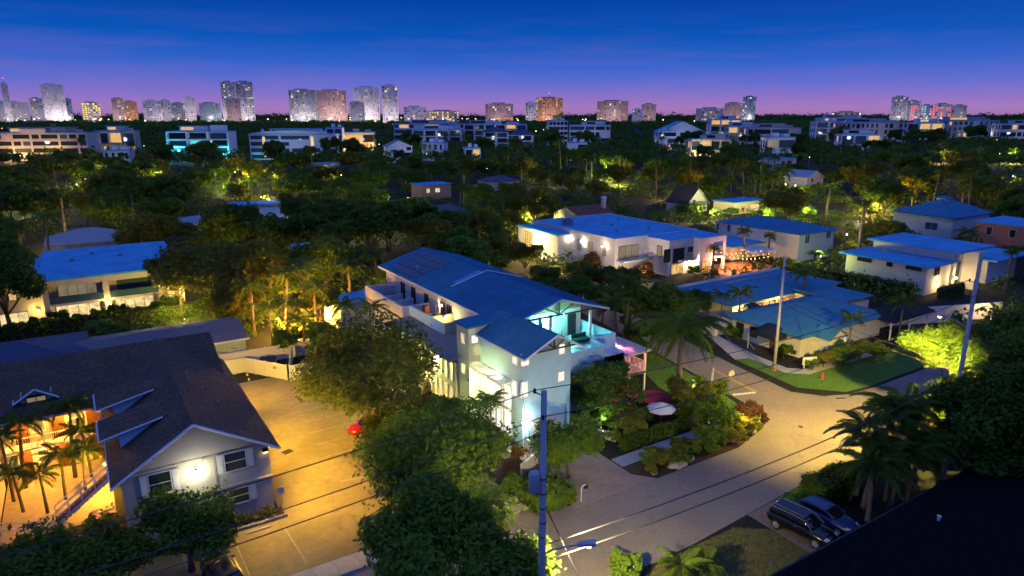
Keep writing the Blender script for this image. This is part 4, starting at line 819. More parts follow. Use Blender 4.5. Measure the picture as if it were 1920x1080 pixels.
house('gabled_cottage', 'blue-roofed cottage with small white gable right of the bungalow', 533, 402, 3.8, 12, 9, 'x', BLR, STUCCO, 2.2, [('S', -2, -.6, 1, 2.2, GLASSB)])
house('hip_roofed_cottage', 'dark hip-roofed cottage with two lit windows behind the metal roof', 835, 396, 3.2, 12, 9, 'hip', DKB, CREAM, 1.9, [('S', -3.5, -2.2, .9, 2.3, WARMB), ('S', 1.5, 4.0, .6, 2.4, WARMB), ('W', -2, 0, .9, 2.2, WARM)])
house('pink_house', 'small pink house with flat blue roof and lit windows in the woods', 808, 345, 5.2, 12, 9, 'flat', MEMB, mat('dusty_pink', (.42, .25, .22), .85, .08, 2, .2), .3, [('S', -4, -2.8, 2.6, 4.0, WARMB), ('S', -.5, 1.3, 2.6, 4.0, WARMB)], yc=368)
house('hip_roofed_cottage', 'dark blue hipped roof half hidden right of the pink house', 935, 338, 3.6, 14, 10, 'hip', DKB, STUCCO, 2.0)
house('blue_house', 'small blue house with one bright window below the arched white building', 612, 306, 5.0, 11, 9, 'flat', BLR, mat('blue_wall', (.2, .32, .45), .8), .3, [('S', -3, -1.2, 2.6, 4.2, WARMB)])
tt = house('terracotta_house', 'white house with red tiled roof and round chimney behind the villa', 1095, 398, 4.6, 12, 11, 'x', mat('terracotta_tiles', (0, 0, 0)), STUCCO, 1.9, [('S', -3, -1.2, 1.4, 3.2, GLASSD), ('S', 1, 2.6, 1.4, 3.2, GLASSB)])
MB().lathe([(.6, 3.5), (.6, 8.2), (.75, 8.2), (.75, 8.6), (.3, 8.8)], (5.0, -2.0, 0), 12).build('chimney', STUCCO, tt)
tt = house('a_frame_house', 'dark roofed gabled house with white trim and balcony in the woods', 1288, 377, 3.0, 9, 9, 'y', mat('brown_shingle', (.05, .04, .035), .9, .3, 6), STUCCO, 4.6, [('S', -2.2, -1, 2.6, 4.0, GLASSD), ('S', .8, 2.6, .6, 2.3, WARM)], yc=382)
part(tt, 'balcony', WOODD, (-3, -5.6, 2.3), (3, -4.5, 2.45)); railing(tt, (-3, -5.6, 2.45), (3, -5.6, 2.45), .9, WOODD, 12)
house('gabled_house', 'white gabled house with blue roof at the edge of the dark woods', 1508, 330, 4.6, 11, 11, 'y', BLR, STUCCO, 2.6, [('S', -3, -1.6, 2.6, 4, GLASSD), ('S', 1.4, 3, .6, 2.4, GLASSD)], yc=345)
house('flat_roofed_house', 'white flat-roofed house left of the gabled one in the woods', 1462, 297, 6.4, 16, 10, 'flat', MEMB, STUCCO, .3, [('S', -5, -2, 3.6, 5.4, GLASSB), ('S', 0, 4, 3.6, 5.4, GLASSB)], yc=306)
house('lit_patio_house', 'low house with amber-lit patio under tall palms', 1385, 376, 3.6, 14, 8, 'flat', MEMB, CREAM, .3, [('S', -4, -1, .6, 2.6, WARM), ('S', 1, 5, .6, 2.6, WARMB)], yc=388)
house('lantern_roofed_house', 'blue hip-roofed house with a small square lantern on top at the right', 1766, 397, 5.2, 19, 15, 'hip', METALR, STUCCO, 3.4, [('W', -4, -1, 1.6, 3.4, GLASSB), ('S', 2, 5, 1.6, 3.4, GLASSB)], yc=410)
lt = bpy.data.objects['lantern_roofed_house']; part(lt, 'lantern', STUCCO, (-1.2, -1.2, 8.1), (1.2, 1.2, 9.0)); hip(lt, -1.2, 1.2, -1.2, 1.2, 9.0, 9.5, METALR, oh=.4, name='lantern_roof')
pk_ = house('pink_house', 'salmon pink two-storey house with white window surrounds at the right edge', 1905, 417, 5.6, 14, 11, 'flat', MEMB, mat('salmon_stucco', (.45, .20, .15), .85, .08, 2, .2), .3, [('S', -4.6, -3.4, 3.0, 4.8, GLASSD), ('S', -.6, .6, 3.0, 4.8, GLASSD), ('S', 2.6, 3.8, 3.0, 4.8, GLASSD), ('W', -3, -1.8, 3, 4.8, GLASSD), ('W', 1.8, 3, 3, 4.8, GLASSD)], yc=460)
house('blue_roofed_neighbour', 'plain low house with blue roof at the left edge behind the gable house', 30, 668, 3.6, 13, 12, 'hip', DKB, STUCCO, 1.6, yc=680)
house('garden_shed', 'tiny flat-roofed shed with lit front in the palms', 712, 370, 3.0, 5, 4, 'flat', MEMB, STUCCO, .3, [('S', -1.4, .8, .6, 2.2, WARM)])
house('thatched_cabana', 'low white building in palms left of the long metal roof', 577, 462, 2.8, 7, 5, 'flat', MEMB, STUCCO, .3, [('S', -2, 0, .6, 2.0, DIMW)])
LAND += [('the flat-roofed townhouses', 180, 105), ('the white villa', 1160, 140), ('the blue hip-roofed house', 1460, 160), ('the modernist house', 1740, 130), ('the low white office', 1480, 95), ('the long metal roof', 860, 90), ('the lantern-roofed house', 1766, 215)]
for r_ in ((20, 335, 598, 98), (965, 1200, 478, 126), (1200, 1368, 530, 118), (1338, 1572, 468, 135), (1587, 1910, 540, 110), (1268, 1660, 650, 72), (0, 525, 720, 45), (137, 480, 690, 66), (1690, 1842, 412, 190), (1360, 1480, 535, 100), (700, 1140, 560, 60), (690, 800, 545, 72), (1000, 1920, 640, 55), (420, 560, 640, 66), (1640, 1830, 620, 80)): clr(*r_)
for r_ in ((-24, 11, 48, 80), (-3, 17, 83, 98), (28, 50, 46, 97), (-15, 14, 116, 145), (81, 120, 84, 128), (115, 140, 85, 110), (118, 153, 53, 74), (71, 105, 45, 76), (10, 30, 41, 79), (-60, 140, 28, 41), (56, 76, 41, 98), (26, 60, 0, 22), (90, 119, 43, 53), (28, 66, 36, 70), (12, 27, 76, 86)): FOOT.append(r_)

# ================================================================ apartment blocks in the middle distance
BLK = []
def WHERE(x): return 'at the left edge' if x < 200 else 'at far left' if x < 400 else 'left of centre' if x < 700 else 'near the centre' if x < 1050 else 'right of centre' if x < 1400 else 'at far right'
def plainwin(t, a, b, z0, z1, c, m, face='S'):
    w = abs(b - a); h = z1 - z0; key = ('p', round(w, 2), round(h, 2), m.name)
    if key not in WC:
        p = MB().box((-w / 2, -.06, -h / 2), (w / 2, .02, h / 2)).mesh('pane'); p.materials.append(m); WC[key] = p
    rz = 0 if face == 'S' else -math.pi / 2
    return inst('window', WC[key], t, ((a + b) / 2, c, (z0 + z1) / 2) if face == 'S' else (c, (a + b) / 2, (z0 + z1) / 2), (0, 0, rz))
def block(name, label, x0, x1, yt, yb, D, floors, bays, wm, yaw=0.0, dep=14, lit=.2, roof='flat', rm=None, balc=False, litm=None, cat='building', winw=.55, dark=None, crown=True, style=None):
    xm = (x0 + x1) / 2; x, y, zt = gd(xm, yt, D); wd = (x1 - x0) / FPX * D * 1.03 / max(.6, math.cos(yaw)) * (1 - .25 * abs(math.sin(yaw)))
    t = thing(name, label, cat, (x, y, 0), -YAW + yaw, local=True)
    rs = random.Random(int(x0 * 7 + yt))
    hb = zt if roof == 'flat' else zt - wd * .12
    part(t, 'wall', wm, (-wd / 2, 0, 0), (wd / 2, dep, hb)); fh = hb / floors
    if roof == 'flat':
        part(t, 'roof', rm or MEMB, (-wd / 2 - .3, -.5, hb + .02), (wd / 2 + .3, dep + .3, hb + .5))
        if crown: part(t, 'lift_house', wm, (-wd * .2, dep * .3, hb + .5), (-wd * .02, dep * .7, hb + 2.8)); part(t, 'lift_house', wm, (wd * .18, dep * .35, hb + .5), (wd * .38, dep * .75, hb + 2.2))
    elif roof == 'hip': hip(t, -wd / 2, wd / 2, 0, dep, hb, zt + 1.5, rm or TERRA, oh=.8)
    elif roof == 'y': gable(t, -wd / 2, wd / 2, 0, dep, hb, zt + wd * .1, 'y', rm or BLR, wm, oh=.6, ohg=.5)
    style = rs.choice((0, 1, 2, 2, 1)) if style is None else style; skip = [rs.random() < .14 for _ in range(bays)]; wid = [rs.choice((.7, 1, 1, 1.35)) for _ in range(bays)]
    if roof == 'flat' and crown and wd > 25: a_ = rs.uniform(-.42, -.1); b_ = rs.uniform(.1, .42); part(t, 'penthouse', wm, (wd * a_, 3, hb + .5), (wd * b_, dep - 2, hb + 3.4)); part(t, 'penthouse_roof', rm or MEMB, (wd * a_ - .8, 2, hb + 3.42), (wd * b_ + .8, dep - 1, hb + 3.8)); plainwin(t, wd * a_ + 1, wd * (a_ + b_) / 2, hb + 1, hb + 3, 3, rs.choice((WARM, GLASSB, GLASSD)))
    bw = wd / bays; lm = litm or (WARM, WARM, AMBER, DIMW)
    for f in range(floors):
        if f: part(t, 'floor_band', wm, (-wd / 2 - .1, -.25 if not balc else -1.3, f * fh - .18), (wd / 2 + .1, .0 if not balc else -.01, f * fh + .12))
        z0 = f * fh + fh * .22; z1 = f * fh + fh * .82
        if z1 < 3.0 and D > 500: continue
        if style == 2 and f:                                       # recessed balconies: dark bays between fins, slab and rail in front
            nb2 = max(2, bays // 2); bw2 = wd / nb2
            for b in range(nb2):
                xc = -wd / 2 + (b + .5) * bw2; m = rs.choice(lm) if rs.random() < lit else (dark or rs.choice((GLASSB, GLASSD)))
                plainwin(t, xc - bw2 * .40, xc + bw2 * .40, f * fh + .25, f * fh + fh * .84, 0, m)
                if rs.random() < .8: part(t, 'balcony', wm, (xc - bw2 * .43, -1.5, f * fh - .1), (xc + bw2 * .43, -.01, f * fh + .12)); part(t, 'balcony_rail', GLASSB, (xc - bw2 * .42, -1.5, f * fh + .14), (xc + bw2 * .42, -1.44, f * fh + 1.1))
            for b in range(nb2 + 1): xx = -wd / 2 + b * bw2; part(t, 'fin_wall', wm, (xx - .2, -1.6, (f - .05) * fh), (xx + .2, -.01, (f + .93) * fh))
        elif style == 1:                                           # wide glazing, some of it missing
            b = 0
            while b < bays:
                n_ = rs.choice((1, 2, 2, 3)); n_ = min(n_, bays - b)
                if rs.random() < .85:
                    xa = -wd / 2 + b * bw + bw * .12; xb = -wd / 2 + (b + n_) * bw - bw * .12; plainwin(t, xa, xb, z0, z1, 0, rs.choice(lm) if rs.random() < lit * .8 else (dark or rs.choice((GLASSB, GLASSD, GLASSD))))
                b += n_
        else:
            for b in range(bays):
                if skip[b]: continue
                xc = -wd / 2 + (b + .5) * bw; hw = bw * winw / 2 * wid[b]
                m = rs.choice(lm) if rs.random() < lit * .7 else (dark or rs.choice((GLASSB, GLASSD, GLASSD)))
                plainwin(t, xc - hw, xc + hw, z0 - (.5 if wid[b] > 1.1 else 0), z1, 0, m)
        for b in range(3):
            yc = dep * (b + .5) / 3; plainwin(t, yc - .9, yc + .9, z0, z1, -wd / 2, rs.choice(lm) if rs.random() < lit else GLASSD, 'W')
    light('POINT', (0, -20, 12), 480 + wd * 9, (.80, .88, 1.0), t, 1.5)  # added fill light without a lamp, brightens the block front
    LAND.append(('the ' + name.replace('_', ' ') + ' ' + WHERE(xm), xm, D)); BLK.append((x0, x1, yt, yb, D))
    clr(x0 - 4, x1 + 4, yt + (yb - yt) * .5, D); FOOT.append((x - wd * .6, x + wd * .6, y - dep, y + dep * 1.3))
    return t, wd, hb
PINKW = mat('rose_stucco', (.60, .46, .44), .85, .07, .3); GREYW = mat('grey_stucco', (.36, .37, .40), .85, .08, .3); WHT = mat('bright_stucco', (.74, .75, .78), .85, .06, .3); BEIG = mat('sand_stucco', (.58, .47, .42), .85, .08, .3)
t, w, h = block('mediterranean_apartments', 'sand coloured apartment block with arched pediment at the left edge', -40, 152, 250, 300, 470, 4, 12, BEIG, .12, 20, .1, 'flat', BLR); part(t, 'pediment', BEIG, (-6, -.6, h), (10, 4, h + 3)); light('POINT', (-10, -8, 3), 4500, (1, .55, .12), t, .5); light('POINT', (14, -8, 3), 4000, (1, .6, .15), t, .5)
t, w, h = block('white_apartments', 'white four-storey block with dark blue windows and turquoise-lit corner', 316, 424, 247, 296, 465, 4, 7, WHT, .06, 16, .06, 'flat', litm=(CYANE,), balc=True, winw=.6); light('POINT', (-w / 2 + 5, -4, 7), 2200, (.1, .9, .95), t, .5); light('POINT', (w / 2 - 3, -4, 4), 3200, (.1, .85, .95), t, .5); part(t, 'roof_pavilion', WHT, (w * .2, 2, h + .5), (w * .42, 9, h + 4.2))
t, w, h = block('arched_white_building', 'broad white building with arched roofline and yellow light strips', 468, 618, 252, 285, 480, 4, 8, WHT, -.05, 18, .05, 'flat', balc=False, dark=GLASSB, winw=.35)
for x in (-w * .32, w * .27): part(t, 'light_strip', WARMB, (x - .9, -.4, 2), (x + .9, -.3, h - 1.5))
for i in range(4): x = -w * .36 + i * w * .24; part(t, 'chimney', WHT, (x - .7, 4, h + .5), (x + .7, 6, h + 3.4))
arc = MB(); N_ = 14
for i in range(N_):
    a0, a1 = -w / 2 + w * i / N_, -w / 2 + w * (i + 1) / N_; f_ = lambda q: h + .5 + 2.2 * max(0, 1 - (q / (w * .5)) ** 2)
    arc.poly([(a0, -.2, h), (a1, -.2, h), (a1, -.2, f_(a1)), (a0, -.2, f_(a0))]).poly([(a0, .6, h), (a0, .6, f_(a0)), (a1, .6, f_(a1)), (a1, .6, h)]).poly([(a0, -.2, f_(a0)), (a1, -.2, f_(a1)), (a1, .6, f_(a1)), (a0, .6, f_(a0))])
arc.build('arched_parapet', WHT, t)
block('stair_tower_building', 'narrow blue-white tower block beside the arched building', 612, 640, 240, 285, 500, 5, 3, WHT, .1, 12, .1)
t, w, h = block('amber_garden_house', 'low house glowing amber behind palms right of the arched building', 645, 700, 249, 272, 520, 2, 5, CREAM, .1, 12, .6); light('POINT', (-6, -6, 4), 3800, (1, .55, .1), t, .5); light('POINT', (9, -6, 4), 3800, (1, .55, .1), t, .5)
block('long_white_apartments', 'long white three-storey block with recessed balconies, left of centre', 742, 868, 232, 252, 720, 4, 14, WHT, 0, 18, .15, balc=True); block('white_terrace_block', 'lower white block with dark openings in front of the long one', 775, 862, 243, 262, 640, 3, 9, WHT, 0, 14, .06)
block('white_apartments', 'white block with flat roof pavilion just right of centre', 872, 985, 233, 258, 700, 4, 12, WHT, .05, 18, .1); block('white_villa_block', 'tall white villa block with hipped blue roof among palms', 908, 952, 242, 278, 560, 4, 5, WHT, .15, 14, .08, 'hip', DKB); block('white_villa_block', 'white villa block with dark roof right of the tall villa', 952, 998, 247, 275, 580, 3, 5, WHT, -.1, 14, .1, 'hip', DKB)
block('tiered_block', 'dark glass tiered block with white floor edges and lit top', 1030, 1064, 227, 262, 610, 6, 5, WHT, .1, 14, .1, balc=True, winw=.85, dark=GLASSD); block('white_apartments', 'white block between the tiered block and the tall palms', 1070, 1143, 235, 256, 640, 4, 8, WHT, -.05, 14, .06); block('small_white_house', 'little white house below the tiered block', 1066, 1100, 268, 282, 470, 2, 4, WHT, 0, 10, .15)
block('blue_white_house', 'bluish white house with pale gable left of centre', 725, 772, 268, 290, 450, 3, 4, WHT, .35, 12, .2, 'y', BLR); block('white_house', 'small white house beside the palms at mid-left', 790, 832, 268, 288, 470, 2, 4, WHT, -.2, 10, .35); block('white_house', 'small white house lower down in the palms near centre', 872, 900, 278, 292, 420, 2, 3, WHT, .2, 9, .2)
block('gabled_hall', 'large white hall with broad pale gable right of centre', 1240, 1322, 236, 258, 620, 3, 7, WHT, .05, 22, .05, 'y', MEMB); block('side_wing', 'white side wing left of the gabled hall', 1236, 1268, 246, 264, 610, 3, 4, WHT, 0, 12, .06)
block('lit_palm_villa', 'cream villa lit warm behind a row of palms', 1298, 1368, 262, 280, 470, 2, 8, CREAM, 0, 12, .5); t = bpy.data.objects['lit_palm_villa']; light('POINT', (-8, -7, 3), 3500, (1, .7, .3), t, .5); light('POINT', (9, -7, 3), 3500, (1, .7, .3), t, .5)
block('white_apartments', 'white block with lit upper floor at the foot of the glass tower', 1335, 1388, 224, 243, 760, 4, 7, WHT, 0, 16, .35); block('white_apartments', 'broad pale block below the lit one, right of the gabled hall', 1368, 1440, 237, 258, 640, 3, 9, STUCCO, 0, 14, .12)
block('dark_roofed_terrace', 'pale terrace with dark roof right of the broad pale block', 1405, 1500, 240, 262, 600, 3, 9, PINKW, 0, 14, .12); block('blue_white_house', 'small bluish white house with wide windows in the dark trees', 1440, 1492, 258, 280, 440, 2, 5, WHT, .1, 10, .12, dark=GLASSB)
block('arched_apartments', 'white block with dark arch at its centre, right side', 1532, 1578, 228, 246, 700, 4, 5, WHT, 0, 14, .06); block('rose_apartments', 'long rose and white apartment row with dark balconies at the right', 1580, 1702, 230, 254, 660, 4, 14, PINKW, .05, 16, .12, balc=True); block('white_bungalow', 'white bungalow below the rose apartment row', 1580, 1650, 252, 264, 560, 2, 7, WHT, 0, 12, .1)
block('lit_white_house', 'white house with lamplit front right of the rose row', 1704, 1768, 230, 246, 720, 3, 7, WHT, 0, 14, .35); block('grey_apartments', 'long grey blue block under a flat roof at the right', 1772, 1872, 226, 246, 760, 4, 11, GREYW, 0, 16, .12); block('pale_block', 'pale block at the right edge below the horizon', 1880, 1960, 232, 250, 720, 3, 8, STUCCO, 0, 14, .15)
block('roof_pavilions', 'white block with two lit rooftop pavilions on the horizon at right', 1540, 1622, 221, 232, 980, 5, 9, WHT, 0, 16, .4); block('low_lit_house', 'low beige house with warm lights behind the sand coloured block', 182, 248, 246, 266, 520, 2, 7, CREAM, .2, 12, .4); block('low_white_house', 'small white house below the beige lit house', 195, 240, 283, 300, 380, 2, 4, STUCCO, .2, 9, .2)

# ================================================================ the skyline
def tower(name, label, x0, x1, yt, D, wm, lit=.22, litm=None, dep=.6, seg=None, balc=True, fl=3.4, col_=None, top=True, mast=False, base=None, tint=None):
    xm = (x0 + x1) / 2; x, y, zt = gd(xm, yt, D); ang = math.atan2(xm - 960, FPX); wd = (x1 - x0) / FPX * D * 1.02 * math.cos(ang) * .97; dp = max(14, wd * .35)
    t = thing(name, label, 'tower', (x, y, 0), -YAW - ang + random.uniform(-.05, .05), group='towers on the skyline', local=True)
    rs = random.Random(int(x0 * 13)); n = max(4, int(zt / fl)); fh = zt / n; n2 = max(3, n // 2); fh2 = zt / n2
    part(t, 'body', wm, (-wd / 2, 0, 0), (wd / 2, dp, zt))
    sl = MB()
    if balc:
        nb = max(2, int(wd / 16)); bw = wd / nb
        for f in range(1, n):
            for b in range(nb): sl.box((-wd / 2 + b * bw + bw * .1, -1.6, f * fh - .25), (-wd / 2 + (b + 1) * bw - bw * .1, -.01, f * fh + .75))
        sl.build('balconies', wm, t, kind='stuff')
        for b in range(nb + 1): xx = -wd / 2 + b * bw; part(t, 'pier', wm, (xx - bw * .06, -2.0, 0), (xx + bw * .06, -.01, zt))
    groups = {}
    nb = max(3, int(wd / 7.5)); bw = wd / nb; colw = [rs.choice((.5, 1.5, 1.5, 1.1, 2.6)) for _ in range(nb)]
    for f in range(n2):
        for b in range(nb):
            q = rs.random() * colw[b]
            if base and f * fh2 < base[0] * zt and rs.random() < .7: m = base[1]
            elif q < lit: m = rs.choice(litm or (WARM, WHITEW, DIMW, DIMW, DIMW))
            elif q < lit + .45: m = GLASSD
            else: continue
            k = groups.setdefault(m.name, MB()); w0 = bw * rs.uniform(.2, .4); xx = -wd / 2 + (b + .5) * bw; zc = (f + .5) * fh2; h0 = fh2 * rs.choice((.2, .2, .4))
            k.poly([(xx - w0, -.05, zc - h0), (xx + w0, -.05, zc - h0), (xx + w0, -.05, zc + h0), (xx - w0, -.05, zc + h0)])
    for k, mbb in groups.items(): mbb.build('lit_windows' if 'window' in k else 'dark_windows', MATS[k], t, kind='stuff')
    light('POINT', (0, -55, 22), zt * zt * wd ** .5 * .5, tint or (1, .82, .74), t, 4)  # added fill light standing in for city glow on the tower
    if top:
        part(t, 'crown', wm, (-wd * .28, dp * .2, zt), (wd * .22, dp * .8, zt + 5)); part(t, 'roof_rim', wm, (-wd / 2 - .6, -.6, zt + .02), (wd / 2 + .6, dp + .6, zt + 1.4))
    if mast: MB().tube([(0, dp / 2, zt), (0, dp / 2, zt + 16)], [1.6, .5], 6).build('mast', WHT, t); MB().lathe([(.2, -1.5), (2, 0), (.2, 1.5)], (0, dp / 2, zt + 17), 8).build('beacon', REDL, t)
    return t
TW = mat('tower_white', (.72, .70, .74), .8, .05, .02); TG = mat('tower_grey', (.42, .44, .52), .7, .06, .02); TO = mat('tower_orange', (.66, .36, .22), .8, .06, .02); TR = mat('tower_rose', (.66, .46, .44), .8, .06, .02); TB_ = mat('tower_glass', (.22, .32, .42), .25, .1, .02, spec=.8)
YEL = emit('window_yellow', (1, .72, .08), 1.6, .2); REDW = emit('window_red', (1, .07, .04), 1.5, .3); ORW = emit('window_orange', (1, .36, .05), 1.4, .2); TEALW = emit('window_pale_teal', (.55, .9, .9), .8, .2)
CITY = [
 ('slim pale tower with red beacon at the far left edge', 1, 13, 157, TW, dict(mast=True)), ('pale ribbed tower with stepped shoulder, second from the left', 74, 117, 159, TW, dict(lit=.15)), ('slim glass shoulder tower right of the ribbed one', 117, 133, 186, TB_, dict(balc=False)),
 ('broad low hotel with bright signs at the far left', -20, 52, 192, TG, dict(lit=.3)), ('dark mid-rise with glowing cornice in front of the ribbed tower', 55, 78, 185, TG, dict(lit=.25, litm=(WARMB, ORW))), ('dark broad mid-rise below the ribbed tower', 78, 112, 189, TG, dict(lit=.2, litm=(ORW, WARM))),
 ('small grey block with a glowing yellow face', 152, 187, 193, TG, dict(lit=.75, litm=(YEL,), balc=False)), ('rose block left of the orange-lit one', 208, 230, 185, TR, dict(lit=.15)), ('block washed orange at its base', 230, 255, 191, TO, dict(lit=.3, base=(.4, ORW))),
 ('white slab block with red sign, left group', 267, 300, 190, TW, dict(lit=.25)), ('white slab block right next to the red-signed one', 300, 318, 189, TW, dict(lit=.3)), ('low grey block between two white slabs', 320, 346, 194, TG, {}), ('narrow white tower with stepped top left of the low blue block', 345, 364, 184, TW, dict(lit=.25)), ('low bluish block left of the tall twin towers', 373, 412, 194, TB_, dict(lit=.2)),
 ('left of the tall grey twin towers', 413, 439, 154, TG, dict(lit=.12, mast=False)), ('right of the tall grey twin towers', 441, 472, 154, TG, dict(lit=.16)), ('lower rose block standing before the twin towers', 424, 449, 186, TR, dict(lit=.1)),
 ('broad grey tower with sloping top lit at its foot', 541, 590, 169, TG, dict(lit=.28, base=(.3, WHITEW))), ('broad rose tower with four lit window columns', 593, 648, 170, TR, dict(lit=.35)), ('tall white tower with lit corner columns', 664, 709, 164, TW, dict(lit=.3, base=(.15, WARMB))), ('narrow low block before the tall white tower', 656, 682, 192, TG, dict(lit=.2)), ('tall slim white tower right of the lit-cornered one', 716, 744, 161, TW, dict(lit=.25)),
 ('low square white block right of the slim tower', 758, 798, 201, TW, dict(lit=.12)), ('long low lit block near the centre horizon', 800, 860, 209, CREAM, dict(lit=.6, litm=(WARMB, YEL), balc=False)), ('broad cream block glowing at its foot near centre', 911, 961, 195, TR, dict(lit=.25, base=(.25, ORW))), ('slim white block left of the brick-orange tower', 986, 1005, 193, TW, dict(lit=.2)),
 ('brick-orange slab tower with white mast', 1006, 1054, 184, TO, dict(lit=.3, litm=(ORW, WARM, WARMB), base=(.3, ORW), mast=True)), ('pale rose slab tower with white end stair', 1121, 1177, 190, TR, dict(lit=.22)), ('low rose block with white end wall', 1204, 1230, 196, TR, dict(lit=.12)), ('little white block between the rose towers', 1186, 1205, 206, TW, dict(lit=.2)),
 ('low cluster of lit blocks left of the glass tower', 1306, 1356, 204, TG, dict(lit=.3)), ('low rose block beside the glass tower', 1360, 1392, 194, TR, dict(lit=.15)), ('slim teal glass tower right of centre', 1394, 1418, 182, TB_, dict(lit=.3, litm=(TEALW, WHITEW), balc=False)),
 ('dark dome-shaped hotel block at the right', 1674, 1703, 182, TG, dict(lit=.2)), ('lower dark shoulder of the dome-shaped hotel', 1703, 1726, 190, TG, dict(lit=.2)), ('short block lit red beside the dark hotel', 1708, 1727, 198, TG, dict(lit=.65, litm=(REDW,), balc=False)), ('short block lit pale between two red ones', 1728, 1749, 198, TG, dict(lit=.65, litm=(TEALW,), balc=False)), ('wide block lit red at the right', 1750, 1785, 196, TG, dict(lit=.7, litm=(REDW,), balc=False)), ('grey end block right of the red-lit one', 1786, 1813, 198, TG, dict(lit=.1)),
 ('low lit line of buildings on the horizon at right', 1560, 1615, 211, CREAM, dict(lit=.6, balc=False))]
for k, (lb, x0, x1, yt, wm, kw) in enumerate(CITY):
    D = 2450 + (k % 3) * 60 if yt < 200 else 2200
    if 'before' in lb or 'in front' in lb or 'red' in lb: D -= 140
    tower('skyline_tower', lb if 'tower' in lb or 'block' in lb or 'hotel' in lb or 'mid-rise' in lb or 'buildings' in lb else lb, x0, x1, yt, D, wm, **kw)

# ================================================================ vegetation
def fastmesh(name, V, Q, mats, smooth=False):
    me = bpy.data.meshes.new(name); n = len(Q); k = Q.shape[1]
    me.vertices.add(len(V)); me.vertices.foreach_set('co', np.asarray(V, np.float32).ravel())
    me.loops.add(n * k); me.loops.foreach_set('vertex_index', np.asarray(Q, np.int32).ravel())
    me.polygons.add(n); me.polygons.foreach_set('loop_start', np.arange(0, n * k, k, dtype=np.int32))
    me.update(calc_edges=True)
    for m in mats: me.materials.append(m)
    return me
def leaves(C, N, ln, wd):
    """rhombic leaves at C facing N"""
    n = len(C); N = N / (np.linalg.norm(N, axis=1, keepdims=True) + 1e-9)
    a = rng.normal(size=(n, 3)); a -= N * (a * N).sum(1, keepdims=True); a /= np.linalg.norm(a, axis=1, keepdims=True) + 1e-9
    b = np.cross(N, a); s = rng.uniform(.55, 1.5, (n, 1))
    a = a * ln * s; b = b * wd * s
    V = np.stack([C - a, C + b * 1.0 - a * .1, C + a, C - b - a * .1], 1).reshape(-1, 3)
    return V, np.arange(n * 4).reshape(n, 4)
def crown(nlobe, nleaf, rx, rz, ln, seed, cz=0.0, hollow=.55, droop=0.0):
    r_ = np.random.default_rng(seed)
    d = r_.normal(size=(nlobe, 3)); d[:, 2] = np.abs(d[:, 2]) * .9 - .25; d /= np.linalg.norm(d, axis=1, keepdims=True)
    k = r_.uniform(.40, .95, (nlobe, 1)); L = d * k * np.array([rx, rx, rz]); lr = r_.uniform(.17, .40, nlobe) * rx
    w = lr ** 2; pick = r_.choice(nlobe, nleaf, p=w / w.sum())
    q = r_.normal(size=(nleaf, 3)); q /= np.linalg.norm(q, axis=1, keepdims=True); rad = lr[pick] * r_.uniform(hollow, 1.05, nleaf)
    P = L[pick] + q * rad[:, None] * np.array([1, 1, .72]); P += r_.normal(size=P.shape) * rx * .025
    P[:, 2] -= droop * (np.linalg.norm(P[:, :2], axis=1) / rx) ** 2
    st = r_.random(nleaf) < .06; P[st] += q[st] * rx * r_.uniform(.03, .14, (int(st.sum()), 1))
    N = q * .7 + np.array([0, 0, .45]) + r_.normal(size=(nleaf, 3)) * .55
    P[:, 2] += cz
    V, Q = leaves(P, N, ln, ln * .5); return V, Q, L + np.array([0, 0, cz]), lr
def trunk_mb(h, r, targets, seed, fork=.45):
    rs = random.Random(seed); mb = MB(); bx, by = rs.uniform(-.3, .3), rs.uniform(-.3, .3)
    f = Vector((bx, by, h * fork)); mb.tube([(0, 0, -.1), (bx * .3, by * .3, h * fork * .4), f], [r * 1.35, r, r * .85], 8)
    for T in targets:
        T = Vector(T); m = f.lerp(T, .5) + Vector((rs.uniform(-.3, .3), rs.uniform(-.3, .3), rs.uniform(-.1, .4)))
        mb.tube([f - Vector((0, 0, .15)), m, T], [r * .55, r * .32, r * .1], 5)
    return mb
LF1 = leafmat('leaf_dark_green', (.042, .088, .010), (.110, .185, .020)); LF2 = leafmat('leaf_olive', (.070, .090, .010), (.19, .20, .024)); LF3 = leafmat('leaf_mid_green', (.048, .105, .010), (.135, .235, .024)); LF4 = leafmat('leaf_lime', (.055, .12, .018), (.13, .22, .04)); LFP = leafmat('palm_leaf', (.042, .095, .014), (.12, .195, .028)); LFY = leafmat('palm_leaf_yellow', (.10, .12, .02), (.22, .22, .05)); LFG = leafmat('leaf_gold_green', (.085, .115, .012), (.24, .27, .04)); LFR = leafmat('leaf_bronze', (.09, .045, .02), (.20, .10, .04))
BARK = mat('bark', (.10, .075, .055), .9, .35, 6, .5); PBARK = mat('palm_bark', (.15, .13, .105), .9, .25, 5, .5, stretch=(1, 1, 9))
TV = {}
def tree_variant(key, nlobe, nleaf, rx, rz, ln, seed, cz, leafm, r=.22, droop=0):
    V, Q, L, lr = crown(nlobe, nleaf, rx, rz, ln, seed, cz, droop=droop)
    cm = fastmesh('crown', V, Q, [leafm]); tm = trunk_mb(cz, r, [tuple(l) for l in L[:7]], seed).mesh('trunk', smooth=True); tm.materials.append(BARK)
    TV[key] = (cm, tm); return cm, tm
def put_tree(name, label, key, loc, s=1.0, sz=None, group=None, rz=None, cat='tree'):
    cm, tm = TV[key]
    t = thing(name, label, cat, loc, random.uniform(0, 6.28) if rz is None else rz, group, local=True)
    t.scale = (s, s, sz or s)
    for n_, me in (('trunk', tm), ('crown', cm)):
        o = bpy.data.objects.new(n_, me); col.objects.link(o); o.parent = t
    return t
